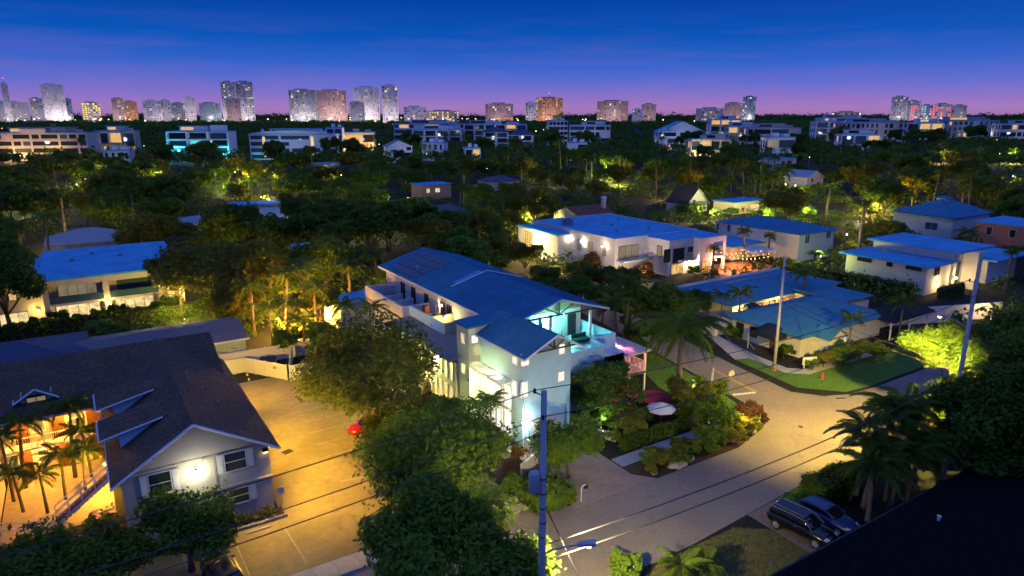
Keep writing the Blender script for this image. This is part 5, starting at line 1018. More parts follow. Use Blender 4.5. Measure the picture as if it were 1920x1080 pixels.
# ---- palms
def frond_arrays(L, n, lw, seed, sag=.5, hang=.45):
    r_ = np.random.default_rng(seed); V = []; F = []
    def rach(t): x = L * t; return np.array([x * (1 - .12 * t), 0, .42 * x * (1 - t) - sag * L * t * t * .55])
    def quad(p): k = len(V); V.extend(p); F.append((k, k + 1, k + 2, k + 3))
    pr_ = rach(0)
    for i in range(1, 9):
        p = rach(i / 8); w = .045 * (1 - i / 9) * L / 3
        quad([pr_ + [0, -w, 0], p + [0, -w, 0], p + [0, w, 0], pr_ + [0, w, 0]]); pr_ = p
    for i in range(n):
        t = .10 + .88 * (i + .5) / n; p = rach(t); ll = lw * math.sin(math.pi * min(1, .18 + t * .82)) ** .7 * r_.uniform(.8, 1.1)
        for s in (-1, 1):
            d = np.array([.55 + .4 * t, s * 1.0, -hang - r_.uniform(0, .35)]); d /= np.linalg.norm(d); tip = p + d * ll; wv = np.array([.06, 0, .02]) * (L / 3)
            m = p + d * ll * .45; quad([p, m - wv + [0, 0, .03], tip, m + wv + [0, 0, .03]])
    return np.array(V), np.array(F)
FR = {}
def frond_mesh(key, L, n, lw, seed, m, sag=.5, hang=.45):
    V, Q = frond_arrays(L, n, lw, seed, sag, hang); me = fastmesh('frond', V, Q, [m]); FR[key] = (me, V, Q); return me
frond_mesh('a', 3.0, 26, .85, 1, LFP); frond_mesh('b', 3.0, 26, .8, 2, LFP, .8, .6); frond_mesh('y', 2.6, 24, .7, 3, LFY); frond_mesh('w', 2.4, 22, .75, 5, LFP, .35, .3)
def rotm(az, el):
    ca, sa, ce, se = math.cos(az), math.sin(az), math.cos(el), math.sin(el)
    return np.array([[ca * ce, -sa, -ca * se], [sa * ce, ca, -sa * se], [se, 0, ce]])
def palm_variant(key, nf, fkeys, h, lean, seed, r=.16, up=.7, s=1.0):
    rs = random.Random(seed); VV = []; QQ = []; o = 0; set_ = []
    for i in range(nf):
        az = i * 2.39996 + rs.uniform(-.2, .2); el = up - 1.35 * (i / nf) + rs.uniform(-.12, .12); k = rs.choice(fkeys); sc = s * rs.uniform(.85, 1.1)
        _, V, Q = FR[k]; VV.append((V * sc) @ rotm(az, el).T + np.array([lean[0], lean[1], h])); QQ.append(Q + o); o += len(V); set_.append((k, az, el, sc))
    cm = fastmesh('crown', np.concatenate(VV), np.concatenate(QQ), [FR[fkeys[0]][0].materials[0]])
    tb = MB(); n = 9; pts = [(lean[0] * (i / n) ** 1.6, lean[1] * (i / n) ** 1.6, h * i / n - .05 * (i == 0)) for i in range(n + 1)]
    tb.tube(pts, [r * (1.35 - .5 * (i / n)) for i in range(n + 1)], 8); tm = tb.mesh('trunk', smooth=True); tm.materials.append(PBARK); TV[key] = (cm, tm); TV[key + '_f'] = (set_, h, lean)
def put_palm(label, key, loc, s=1.0, sz=None, group=None, rz=None, name='palm_tree'):   # near palm: every frond its own part
    set_, h, lean = TV[key + '_f']; tm = TV[key][1]
    t = thing(name, label, 'palm', loc, random.uniform(0, 6.28) if rz is None else rz, group, local=True)
    szz = sz or s
    o = bpy.data.objects.new('trunk', tm); col.objects.link(o); o.parent = t; o.scale = (s, s, szz)
    for k, az, el, sc in set_:
        f = bpy.data.objects.new('frond', FR[k][0]); col.objects.link(f); f.parent = t; f.location = (lean[0] * s, lean[1] * s, h * szz); f.rotation_euler = (0, -el, az); f.scale = (sc * s,) * 3
    return t
palm_variant('p1', 20, ('a', 'b'), 8.0, (.5, .2), 1); palm_variant('p2', 18, ('b', 'a'), 6.5, (-.4, .5), 2); palm_variant('p3', 22, ('a', 'b', 'b'), 10.0, (.3, -.6), 3, .2); palm_variant('p4', 16, ('w', 'a'), 4.0, (.2, .2), 4, .1, .8, .75); palm_variant('pfan', 26, ('w',), 9.0, (.2, .1), 5, .24, .9, .8); palm_variant('pbush', 16, ('y',), .5, (0, 0), 6, .12, 1.15, .85); palm_variant('p5', 20, ('b',), 12.0, (.6, .4), 9, .18, .7, .95)
# ---- broadleaf variants shared by the wood
for i, (lm, rx, rz, cz, n) in enumerate(((LF1, 4.6, 3.4, 6.2, 5200), (LF1, 5.4, 3.2, 6.4, 6000), (LF2, 4.2, 3.8, 6.6, 5000), (LF3, 4.8, 3.0, 5.6, 5200), (LF1, 3.6, 3.8, 6.8, 4600), (LF2, 5.2, 3.0, 5.6, 5600))):
    tree_variant(f't{i}', 26, n, rx, rz, .36, 100 + i, cz, lm)
for i, lm in enumerate((LF3, LF2, LF1, LFR, LF4)): tree_variant(f'b{i}', 14, 2600, 1.5, 1.1, .15, 200 + i, 1.15, lm, .06)
def far_bulk(i): return f't{i % 6}'

def leafbox(label, x0, x1, y0, y1, h, lm, n, ln=.12, name='hedge', taper=0, rz=0, cat='hedge'):
    cx, cy = (x0 + x1) / 2, (y0 + y1) / 2; w, d = (x1 - x0), (y1 - y0)
    t = thing(name, label, cat, (cx, cy, 0), rz, local=True)
    P = rng.uniform(-.5, .5, (n, 3)); ax = rng.integers(0, 5, n)
    P[ax == 0, 2] = .5; P[ax == 1, 0] = .5; P[ax == 2, 0] = -.5; P[ax == 3, 1] = .5; P[ax == 4, 1] = -.5
    N = np.zeros((n, 3)); N[ax == 0, 2] = 1; N[ax == 1, 0] = 1; N[ax == 2, 0] = -1; N[ax == 3, 1] = 1; N[ax == 4, 1] = -1
    P = P * np.array([w, d, h]) + np.array([0, 0, h / 2]) + rng.normal(size=(n, 3)) * .10; P[:, 2] += .12 * np.sin(P[:, 0] * 2.3) ; P[:, 2] = np.maximum(P[:, 2], .05)
    V, Q = leaves(P, N + rng.normal(size=(n, 3)) * .5, ln, ln * .55)
    o = bpy.data.objects.new('foliage', fastmesh('foliage', V, Q, [lm])); col.objects.link(o); o.parent = t
    MB().box((-w / 2 + .1, -d / 2 + .1, 0), (w / 2 - .1, d / 2 - .1, h - .12)).build('stems', mat('twig_mass', (.018, .018, .01), .95), t)
    return t
# ---- near trees by the houses
def hero(name, label, loc, rx, rz, cz, n, ln, lm, seed, nl=34, r=.26, droop=0.0, cat='tree'):
    tree_variant(f'h{seed}', nl, n, rx, rz, ln, seed, cz, lm, r, droop); return put_tree(name, label, f'h{seed}', loc, 1, rz=0, cat=cat)
hero('street_tree', 'large olive tree standing over the red car in the car park', (22.3, 59.6, 0), 6.8, 5.4, 5.3, 23000, .20, LFG, 31, 44, .3)
hero('street_tree', 'wide dark tree between the car park and the lit entry garden', (21.0, 43.6, 0), 6.6, 3.5, 4.6, 19000, .19, LF3, 32, 38, .3)
hero('street_tree', 'green tree left of the utility pole at the bottom edge', (15.0, 29.6, 0), 5.1, 3.3, 6.5, 17000, .18, LF3, 33, 34, .26)
hero('street_tree', 'dark tree before the gable house, right one of the pair at the lower left', (3.3, 45.6, 0), 3.8, 2.7, 3.2, 7500, .18, LF1, 34, 24, .2)
hero('street_tree', 'dark tree before the gable house, left one of the pair at the lower left', (-3.6, 44.6, 0), 4.6, 2.7, 3.0, 8500, .18, LF1, 35, 26, .2)
hero('round_tree', 'clipped round green tree beside the driveway', (32.3, 41.7, 0), 3.3, 2.4, 3.0, 15000, .14, LF3, 36, 30, .14)
hero('sea_grape_bush', 'big rounded green bush with red blossom beside the blue house', (42.6, 49.8, 0), 4.0, 3.1, 3.0, 13000, .15, LF3, 37, 28, .14, cat='bush')
hero('lamplit_tree', 'bright lime tree glowing beside the street lamp at the right', (67.6, 28.8, 0), 3.9, 3.8, 8.4, 9500, .2, LF4, 38, 26, .2)
hero('street_tree', 'dark broad tree at the right edge below the lamplit one', (58.5, 20.0, 0), 5.2, 4.6, 7.5, 14000, .2, LF1, 39, 30, .28)
hero('street_tree', 'dark tree at the far right edge beside the street', (65.0, 20.0, 0), 5.2, 4.8, 8.0, 14000, .2, LF1, 40, 30, .28)
hero('street_tree', 'dark tree behind the lamplit tree at the right', (80.0, 26.0, 0), 5.5, 4.6, 8.0, 12000, .22, LF1, 41, 28, .28)
hero('shade_tree', 'huge dark tree right of the flat-roofed townhouses', (*g(392, 512, 6.5)[:2], 0), 8.0, 4.6, 7.0, 20000, .27, LF2, 42, 44, .4)
hero('shade_tree', 'black leafy tree at the left edge before the townhouses', (*g(8, 540, 7)[:2], 0), 4.6, 4.6, 7.0, 13000, .25, LF1, 43, 28, .3)
hero('shade_tree', 'round tree glowing yellow behind the white villa', (*g(1003, 385, 7)[:2], 0), 7.0, 4.6, 6.4, 13000, .34, LF2, 44, 34, .3)
hero('street_tree', 'black tree low at the right edge beside the near roof', (57.0, 21.6, 0), 4.4, 3.6, 5.0, 9000, .2, LF1, 45, 26, .24)
hero('street_tree', 'dark leafy tree right of the palm cluster', (62.6, 25.0, 0), 3.6, 3.0, 4.6, 8000, .2, LF1, 46, 24, .2)
hero('street_tree', 'dark tree hiding the lane at the far right', (73.5, 23.0, 0), 5.0, 4.4, 7.2, 9000, .22, LF1, 47, 26, .26)
# dark garden between the blue house and the villa
for k, (px, py, key, s, lb) in enumerate(((1040, 560, 't0', .62, 'dark tree behind the metal roof, leftmost of the garden group'), (1085, 555, 't3', .66, 'dark tree behind the metal roof, second of the garden group'), (1130, 575, 't1', .62, 'dark tree right of the metal roof gable'), (1175, 600, 't4', .66, 'dark tree beyond the pergola'), (1215, 640, 't0', .6, 'dark tree above the red parasol'), (1235, 590, 't1', .66, 'broad dark tree left of the side street'), (1280, 600, 't4', .62, 'narrow dark tree at the side street'), (1165, 545, 't2', .7, 'olive tree before the villa balcony'), (1090, 525, 't5', .66, 'olive tree before the villa lamps'), (1020, 535, 't2', .66, 'olive tree left of the villa lamps'), (1245, 560, 't3', .6, 'green tree before the villa corner'), (1300, 575, 't0', .55, 'dark tree left of the low office'), (1195, 665, 't4', .5, 'small dark tree right of the pergola'), (1130, 530, 't0', .62, 'dark tree in the middle of the villa garden'), (985, 500, 't2', .8, 'yellowish tree at the left end of the villa'))):
    put_tree('garden_tree', lb, key, (*g(px, py, 2.5)[:2], 0), s, s * .95, 'dark garden trees')
# tall lush trees between the townhouses and the blue house
for k, (px, py, key, s, lb) in enumerate(((470, 545, 't5', 1.15, 'broad olive tree before the amber-lit garden'), (335, 545, 't2', .95, 'olive tree overlapping the townhouse corner'), (450, 470, 't1', 1.25, 'huge spreading tree behind the olive shade tree'), (540, 480, 't0', 1.2, 'dark tree left of the terrace palms'), (610, 520, 't3', 1.05, 'green tree above the terraces'), (650, 455, 't1', 1.25, 'wide dark tree behind the terraces'), (570, 430, 't2', 1.2, 'tall olive tree below the gabled cottage'), (730, 440, 't0', 1.2, 'dark tree behind the solar panels'), (690, 400, 't3', 1.2, 'green tree by the tiny shed'), (790, 430, 't4', 1.2, 'narrow tree behind the metal roof ridge'), (860, 440, 't1', 1.1, 'broad tree behind the metal roof'), (920, 450, 't0', 1.1, 'dark tree left of the white villa'), (905, 500, 't3', .9, 'green tree beside the long metal roof'), (300, 430, 't0', 1.1, 'dark tree right of the pale hipped roof'), (260, 400, 't4', 1.2, 'narrow dark tree behind the pale hipped roof'), (60, 420, 't1', 1.2, 'spreading tree at the upper left edge'), (330, 380, 't1', 1.15, 'wide tree left of the blue-roofed bungalow'), (950, 400, 't1', 1.0, 'dark tree left of the yellow round tree'))):
    put_tree('shade_tree', lb, key, (*g(px, py, 4)[:2], 0), s, s * (1.12 if px < 700 else .9), 'tall shade trees')
for k, (px, py, key, s, lb) in enumerate(((600, 470, 'p3', 1.25, 'tall feather palm above the amber garden'), (640, 490, 'p1', 1.3, 'coconut palm left of the solar panels'), (560, 455, 'p3', 1.2, 'tall palm behind the amber garden'), (655, 530, 'p2', 1.1, 'short palm by the terrace corner'), (900, 455, 'p1', 1.3, 'coconut palm right of the solar roof end'), (250, 410, 'pfan', 1.2, 'fan palm above the pale hipped roof'), (120, 420, 'pfan', 1.2, 'fan palm left of the pale hipped roof'), (690, 430, 'p3', 1.2, 'tall palm in the centre woods'), (870, 370, 'pfan', 1.3, 'shaggy fan palm right of the small pink house'))):
    put_tree('palm_tree', lb, key, (*g(px, py, 4)[:2], 0), s, s, 'tall garden palms', cat='palm')
# blossom on the big bush
fl_ = rng.normal(size=(70, 3)) * [.9, .55, .65]; fp = np.array([42.2, 46.2, 3.2]) + fl_ * [1, .25, 1]
V, Q = leaves(fp, rng.normal(size=(70, 3)) + [0, -1, .5], .11, .1)
tag(bpy.data.objects['sea_grape_bush'])
o = bpy.data.objects.new('blossom', fastmesh('blossom', V - np.array([42.6, 49.8, 0]), Q, [mat('red_blossom', (.62, .06, .05), .6, .2, 5)])); col.objects.link(o); o.parent = bpy.data.objects['sea_grape_bush']; o['kind'] = 'stuff'
# shrubs: (label, variant, x, y, scale)
JO = ('first', 'second', 'third', 'fourth', 'fifth', 'sixth', 'seventh', 'eighth', 'ninth', 'tenth', 'eleventh', 'twelfth', 'thirteenth', 'fourteenth', 'fifteenth', 'sixteenth', 'seventeenth', 'eighteenth', 'nineteenth', 'twentieth', 'twenty-first', 'twenty-second')
bed = [('tufted grass', 'b1'), ('dark shrub', 'b2'), ('leafy green shrub', 'b0')]
for k in range(22):
    x = 38.6 + k * .72; y = 38.2 + (k * 7 % 5) * .45 + max(0, x - 49) * .22; nm, kk = bed[k % 3]
    put_tree('shrub', f'{nm} in the roadside bed, {JO[k]} plant from the driveway', kk, (x, y, 0), .42 + .1 * (k * 5 % 4), group='roadside bed shrubs', cat='shrub')
for k in range(16):
    x = 39.8 + (k % 8) * 1.5; y = 44.6 + (k // 8) * 2.3 + .4 * (k % 3); nm, kk = bed[(k * 2) % 3]
    if math.hypot(x - 46, y - 44.8) < 1.9 or math.hypot(x - 47.6, y - 47.6) < 2: continue
    put_tree('shrub', f'{nm} inside the picket-fenced garden, {JO[k]} plant from the fence', kk, (x, y, 0), .6 + .12 * (k % 3), group='fenced garden shrubs', cat='shrub')
SHR = [('leafy bush hiding the rear of the red car', 'b1', 21.4, 55.8, 1.5), ('yellow-green bush at the foot of the olive tree', 'b4', 23.6, 55.4, 1.4), ('rounded shrub at the right end of the garden, by the tall palm', 'b1', 50.4, 45.4, 1.9), ('light green shrub beside the corner lawn', 'b0', 53.2, 45.0, 1.5), ('dense green shrub at the front corner bed', 'b0', 49.4, 41.6, 1.45), ('bronze grass-like shrub at the crossing corner', 'b3', 53.6, 40.0, 1.0), ('second bronze shrub on the bed tip', 'b1', 52.2, 39.2, .85), ('dark shrub in the middle of the front bed', 'b2', 46.6, 39.4, .9), ('small shrub near the driveway end of the front bed', 'b1', 40.3, 38.9, .8), ('spreading low shrub behind the white parasol', 'b2', 44.0, 46.2, 1.1), ('low olive shrub before the white parasol', 'b1', 42.6, 44.8, 1.15), ('shrub at the foot of the picket fence', 'b2', 40.9, 46.6, .9),
       ('leafy shrub left of the driveway mouth', 'b0', 28.2, 38.9, .95), ('yellow-green shrub below the round tree', 'b4', 29.6, 39.6, .6), ('dark shrub right of the utility pole', 'b2', 26.6, 40.6, 1.2), ('orange flowering shrub by the entry wall', 'b3', 30.6, 46.8, .55), ('lime shrub at the entry garden steps', 'b4', 28.4, 47.8, 1.2), ('bronze croton by the lit glazing', 'b3', 28.9, 54.2, .8), ('bronze croton below the cream wing', 'b3', 28.6, 58.6, .85), ('lime croton beside the big olive tree', 'b4', 26.4, 54.4, 1.9), ('green shrub before the tall glazing', 'b0', 27.4, 50.6, 1.4),
       ('clipped bush row end near the office sign', 'b1', 74.6, 46.0, 1.0), ('round bush right of the office sign', 'b2', 76.4, 45.2, 1.15), ('bright bush before the office porch', 'b0', 78.0, 45.4, 1.1), ('bush at the right corner of the office lawn', 'b2', 80.6, 45.6, 1.2), ('bush between the office porch and the street', 'b0', 83.0, 44.4, 1.0), ('bush below the office awning', 'b2', 73.2, 50.6, .9), ('dark bush beside the office parking', 'b2', 75.0, 60.2, .9),
       ('bush left of the recycling bin at the bottom edge', 'b0', 27.4, 29.0, .9), ('red-leaved bush below the villa balcony', 'b3', 88.5, 92.5, 1.3), ('pink flowering bush before the villa lamps', 'b3', 83.5, 103, 1.6), ('green bush before the villa garden room', 'b0', 97.5, 88.5, 1.0), ('hibiscus bush by the bin yard fence', 'b3', 23.6, 78.6, 1.3)]
for lb, k, x, y, s in SHR: put_tree('shrub', lb, k, (x, y, 0), s, group='garden shrubs', cat='shrub')
ordn = ('first', 'second', 'third', 'fourth', 'fifth', 'sixth', 'seventh', 'eighth', 'ninth')
for i in range(9): put_tree('shrub', f'shrub along the townhouse front, {ordn[i]} from the left', f'b{(i * 2) % 4}', (-9.5 + i * 2.5, 115.4 + (i % 2) * .5, 0), .75 + .2 * (i % 3), group='townhouse shrubs', cat='shrub')
leafbox('low grey-green hedge along the garden side of the path', 39.6, 47.6, 42.7, 43.5, 1.0, LF1, 5000, .10); leafbox('dark clipped hedge beside the parked vehicles', 46.4, 51.4, 27.2, 29.2, 1.7, LF1, 5000, .12); leafbox('tall clipped hedge before the townhouses', -16, 16, 112.4, 113.4, 1.9, LF1, 5000, .2); leafbox('long dark hedge below the modernist house', 115.4, 117.6, 58, 84, 2.2, LF1, 4500, .2); leafbox('lamp-lit hedge by the modernist entrance', 121, 127.5, 54.6, 55.6, 1.7, LF2, 2500, .16)
leafbox('dark hedge behind the office parking bays', 74.5, 80.5, 58.6, 59.6, 1.4, LF1, 2500, .12); leafbox('hedge along the left of the driveway', 26.8, 30.4, 38.4, 41.0, 1.4, LF3, 4200, .12)
# palms near the houses
put_palm('tall coconut palm in the garden corner behind the red parasol', 'p1', (51.1, 47.5, 0), 1.8, 1.08, rz=.3)
put_palm('slim palm behind the pergola', 'p1', (63.8, 69.0, 0), 1.15, .95); put_palm('palm left of the slim one behind the pergola', 'p2', (57.5, 64.5, 0), 1.2, 1.0); put_palm('palm leaning over the office parking', 'p2', (60.5, 66.5, 0), 1.1, 1.2)
for k, (x, y, s, h) in enumerate(((29.3, 49.6, .62, 1.30), (28.6, 50.4, .6, 1.12), (29.9, 50.6, .55, 1.0))): put_palm(f'slender palm of the entry clump, {("tallest", "middle", "shortest")[k]} stem', 'p4', (x, y, 0), s * 1.3, h, 'entry palm clump')
for k, (x, y, h) in enumerate(((-6.7, 60.4, .9), (-5.1, 59.2, .8), (-3.9, 60.8, .95), (-2.5, 61.6, .85), (-7.4, 62.6, 1.35), (-2.0, 63.8, 1.1))): put_palm(('curved palm left in the amber courtyard', 'low palm in the front of the amber courtyard', 'palm in the middle of the amber courtyard', 'thin palm by the courtyard stair', 'taller palm at the courtyard left corner', 'palm beside the courtyard gallery')[k], 'p4', (x, y, 0), .95, h, 'courtyard palms')
put_palm('tall palm rising above the courtyard beside the small dormer', 'p2', (-3.2, 64.4, 0), .8, 1.0, 'courtyard palms'); put_palm('tall palm at the left above the courtyard roof', 'p2', (-6.7, 64.6, 0), .8, .92, 'courtyard palms')
put_palm('yellow feathery palm glowing below the floodlight', 'pbush', (3.6, 49.2, 0.1), .95)
for k in range(6): put_palm(f'spiky agave in the floodlit planter, {ordn[k]} from the left', 'pbush', (5.6 + k * .75, 49.4, .12), .28 + .05 * (k % 3), name='agave', group='planter agaves')
for k, (x, y, h) in enumerate(((50.2, 26.8, .95), (51.6, 25.2, 1.05), (48.8, 25.4, .82), (53.2, 27.0, 1.1), (47.2, 24.1, .72), (54.6, 25.2, 1.15), (52.4, 24.0, .9), (55.6, 27.0, .95), (50.4, 24.2, .8))): put_palm(f'dark palm in the cluster beside the parked vehicles, {ordn[k]} from the lawn' if k else 'dark palm in the cluster beside the parked vehicles, nearest the road', 'p2', (x, y, 0), 1.05, h, 'palm cluster by the vehicles')
put_palm('low cycad-like palm at the bottom edge right of the bins', 'p4', (29.8, 26.6, 0), 1.0, .5); put_palm('low palm before the cycad at the bottom edge', 'p4', (31.4, 26.2, 0), .8, .35)
put_palm('palm standing in the office courtyard, left one', 'p4', (75.2, 62.6, 0), 1.0, 1.35); put_palm('palm standing in the office courtyard, right one', 'p4', (78.0, 61.9, 0), 1.15, 1.4); put_palm('slim palm before the office porch', 'p4', (79.2, 45.8, 0), 1.0, 1.45); put_palm('palm behind the office ridge', 'p2', (95, 63, 0), .9, .95); put_palm('palm beside the dark pavilion', 'p2', (92.4, 46.6, 0), .8, .85)
put_palm('tall bottle-shaped palm before the villa corner', 'pfan', (96.6, 83.4, 0), .7, .72); put_palm('palm over the terrace of the blue house', 'p4', (29.0, 79.0, 0), 1.15, 1.65); put_palm('fan palm right of the villa patio', 'pfan', (117.5, 93.2, 0), 1.05, .7); put_palm('second fan palm right of the villa patio', 'pfan', (121.5, 90.2, 0), .9, .6)
# ---- jungle garden behind the bin yard
JG = [('p2', 21, 88, 1, 1.0), ('p1', 25.5, 90, 1, .95), ('p2', 27.5, 84.5, .9, .9), ('p4', 19.5, 90, 1.2, 1.3), ('p3', 23, 96, 1, .85), ('p2', 18.5, 96, 1.1, 1.1), ('p1', 26.5, 99, 1.1, 1.0), ('p4', 22.5, 85.5, 1.3, 1.1), ('p3', 20, 104, 1.1, .95), ('p2', 29, 103, 1.1, 1.2)]
JG.sort(key=lambda q: proj(q[1], q[2], 3)[0])
for k, (v_, x, y, s, h) in enumerate(JG): put_tree('palm_tree', f'palm in the amber-lit garden behind the bin yard, {JO[k]} from the left', v_, (x, y, 0), s, h, 'palms of the amber-lit garden', cat='palm')
for k, (v_, x, y, s) in enumerate((('t3', 23.5, 81.5, .55), ('t2', 27, 93, .7), ('t5', 17.5, 100, .75), ('t3', 25, 106, .8), ('t0', 29.5, 110, .9), ('b0', 20.5, 86.5, 1.5), ('b1', 24.5, 87.5, 1.5), ('b0', 26.2, 82.2, 1.6))): put_tree('garden_tree', ('small green tree at the bin yard fence', 'tall olive tree amid the amber-lit palms', 'broad olive tree behind the outbuilding', 'green tree deep in the amber-lit garden', 'dark tree at the back of the amber-lit garden', 'bushy shrub tree by the bin yard corner', 'olive bush tree among the amber-lit palms', 'leafy bush tree below the terrace wall')[k], v_, (x, y, 0), s, group='trees of the amber-lit garden')
# ---- the wooded belt
ORD = ('nearest', 'second nearest', 'third nearest', 'fourth nearest', 'fifth nearest', 'sixth nearest', 'seventh nearest', 'eighth nearest', 'ninth nearest', 'tenth nearest', 'eleventh nearest', 'twelfth nearest')
DESC = {'t0': 'dark green tree', 't1': 'spreading dark tree', 't2': 'tall olive tree', 't3': 'mid-green tree', 't4': 'narrow dark tree', 't5': 'broad olive tree', 'p1': 'coconut palm', 'p2': 'short feather palm', 'p3': 'tall feather palm', 'pfan': 'stout fan palm', 'p5': 'very tall slim palm', 'p4': 'little palm'}
NAMED = []
def describe(o, key, x, y):
    px, _, D = proj(x, y, 4)
    best = min(LAND, key=lambda l: abs(l[1] - px) * D / FPX + abs(l[2] - D) * .55)
    dx = (px - best[1]) * D / FPX; dd = D - best[2]
    rel = ('behind' if dd > 0 else 'in front of') if abs(dd) * .6 > abs(dx) else ('right of' if dx > 0 else 'left of')
    NAMED.append((f'{DESC[key]} {rel} {best[0]}', math.hypot(dx, dd), o))
def name_trees():
    by = {}
    for lb, d, o in NAMED: by.setdefault(lb, []).append((d, o))
    for lb, l in by.items():
        l.sort(key=lambda q: q[0])
        for i, (d, o) in enumerate(l): o['label'] = lb if len(l) == 1 else f'{lb}, {ORD[min(i, 11)]}'
def ok_tree(x, y, r, h, wide):
    for a, b, c, d in FOOT:
        if a - r * .35 < x < b + r * .35 and c - r * .35 < y < d + r * .35: return 0
    px, py, D = proj(x, y, h); hw = wide * FPX / D
    for x0, x1, yb, DD in CLEAR:
        if DD > D - 2 and px + hw > x0 and px - hw < x1 and py < yb:
            # highest crown that still lets the building show
            h = min(h, CAMH - (ST + ((yb - 540) / FPX) * CT) * D / (CT - ((yb - 540) / FPX) * ST)); py = yb
    return h
KEYS = ['t0', 't1', 't2', 't3', 't4', 't5']; TOPZ = {k: float(np.array([v.co.z for v in TV[k][0].vertices]).max()) for k in KEYS}; PT_ = {'p1': 9.4, 'p2': 7.8, 'p3': 11.4, 'pfan': 10.6, 'p5': 13.3}
rs = random.Random(5); nt_, npalm = 0, 0; placed = []
tries = 0
while nt_ + npalm < 370 and tries < 16000:
    tries += 1
    D = 62 + (390 - 62) * rs.random() ** .80; pxx = rs.uniform(-130, 2050); x, y = w2((pxx - 960) / FPX * D * 1.02, D)
    if y < 54 and x < 70: continue
    if any((x - a) ** 2 + (y - b) ** 2 < (c * .82) ** 2 for a, b, c in placed): continue
    if rs.random() < .33 and npalm < 150:
        k = rs.choice(list(PT_)); s = rs.uniform(.85, 1.2); h = PT_[k] * s * rs.uniform(.8, 1.15); hh = ok_tree(x, y, 2, h, 2.5)
        if hh < 4.5: continue
        describe(put_tree('palm_tree', 'palm among the dark trees of the wooded belt', k, (x, y, 0), s * rs.uniform(.95, 1.15), s * hh / (PT_[k] * s), 'palms of the wooded belt', cat='palm'), k, x, y); npalm += 1; placed.append((x, y, 2.6))
    elif nt_ < 230:
        k = rs.choice(KEYS); s = rs.uniform(.8, 1.35); h = TOPZ[k] * s; hh = ok_tree(x, y, 5 * s, h, 5 * s)
        if hh < 3.2: continue
        f = hh / h; s2 = s * max(.5, min(1, .35 + .65 * f)); describe(put_tree('broadleaf_tree', 'broad leafy tree in the dark wooded belt behind the houses', k, (x, y, 0), s2, s * f, 'trees of the wooded belt'), k, x, y); nt_ += 1; placed.append((x, y, 5.2 * s2))
# ---- undergrowth and far woodland: nobody could count these
def clumps(name, label, n, D0, D1, hr, nl, ln, lm, seed, wx=2150, pw=.75, rr=4.2):
    r_ = np.random.default_rng(seed); Ds = D0 + (D1 - D0) * r_.random(n) ** pw; P = r_.uniform(960 - wx / 2, 960 + wx / 2, n); C = []; Nn = []; S = []
    for D, p in zip(Ds, P):
        x, y = w2((p - 960) / FPX * D * 1.02, D); h = r_.uniform(*hr); wdt = r_.uniform(.7, 1.25) * rr
        h = ok_tree(x, y, wdt * .6, h, wdt)
        if h < 1.2: continue
        q = r_.normal(size=(nl, 3)); q[:, 2] = np.abs(q[:, 2]); q /= np.linalg.norm(q, axis=1, keepdims=True); lob = 1 + .25 * np.sin(q[:, :1] * 5 + p) * np.cos(q[:, 1:2] * 6 + D)
        C.append(np.array([x, y, h * .35]) + q * lob * np.array([wdt, wdt, h * .62]) * r_.uniform(.75, 1.02, (nl, 1))); Nn.append(q + r_.normal(size=(nl, 3)) * .45 + [0, 0, .25]); S.append(np.full((nl, 1), max(1, D / 900)))
    C = np.concatenate(C); Nn = np.concatenate(Nn); V, Q = leaves(C, Nn, ln, ln * .55)
    o = bpy.data.objects.new(name, fastmesh(name, V, Q, [lm])); col.objects.link(o); return tag(o, label, 'woodland', kind='stuff')
clumps('undergrowth', 'dark undergrowth and low bushes filling the gaps between the wooded plots', 2400, 62, 390, (1.8, 4.6), 70, .36, LF1, 61, rr=2.6)
clumps('far_woodland', 'far woodland canopy spreading between the apartment blocks', 1900, 380, 900, (6.5, 11), 130, 1.0, LF1, 62, rr=6)
clumps('far_woodland', 'woodland canopy before the skyline', 2600, 850, 2600, (10, 17), 60, 2.2, LF1, 63, pw=.6, rr=10)
clumps('horizon_woodland', 'thin dark line of woods on the horizon', 1800, 2500, 7000, (20, 44), 40, 5, LF1, 64, pw=.9, rr=30)
for i, (x0, x1, n) in enumerate(((700, 1150, 18), (1150, 1560, 16), (180, 330, 6), (1560, 1920, 10), (520, 700, 7))):
    for j in range(n):
        D = rs.uniform(330, 560); p = rs.uniform(x0, x1); x, y = w2((p - 960) / FPX * D * 1.02, D); k = rs.choice(('p1', 'p3', 'p5')); describe(put_tree('palm_tree', 'small far palm rising before the white apartment blocks', k, (x, y, 0), 1.25, rs.uniform(1.0, 1.5), 'far palms before the apartment blocks', cat='palm'), k, x, y)
for x0, x1, yt, yb, D0 in BLK:                                  # trees standing before the apartment blocks
    for j in range(max(1, int((x1 - x0) / 34))):
        D = D0 - rs.uniform(16, 60); p_ = rs.uniform(x0, x1); x, y = w2((p_ - 960) / FPX * D * 1.02, D); k = rs.choice(KEYS)
        hz = gd(p_, yt + (yb - yt) * rs.uniform(.25, .75), D)[2]
        if hz > 3: s_ = hz / TOPZ[k]; describe(put_tree('broadleaf_tree', 'tree before an apartment block', k, (x, y, 0), max(.8, s_ * .9), s_, 'trees before the apartment blocks'), k, x, y)
name_trees()
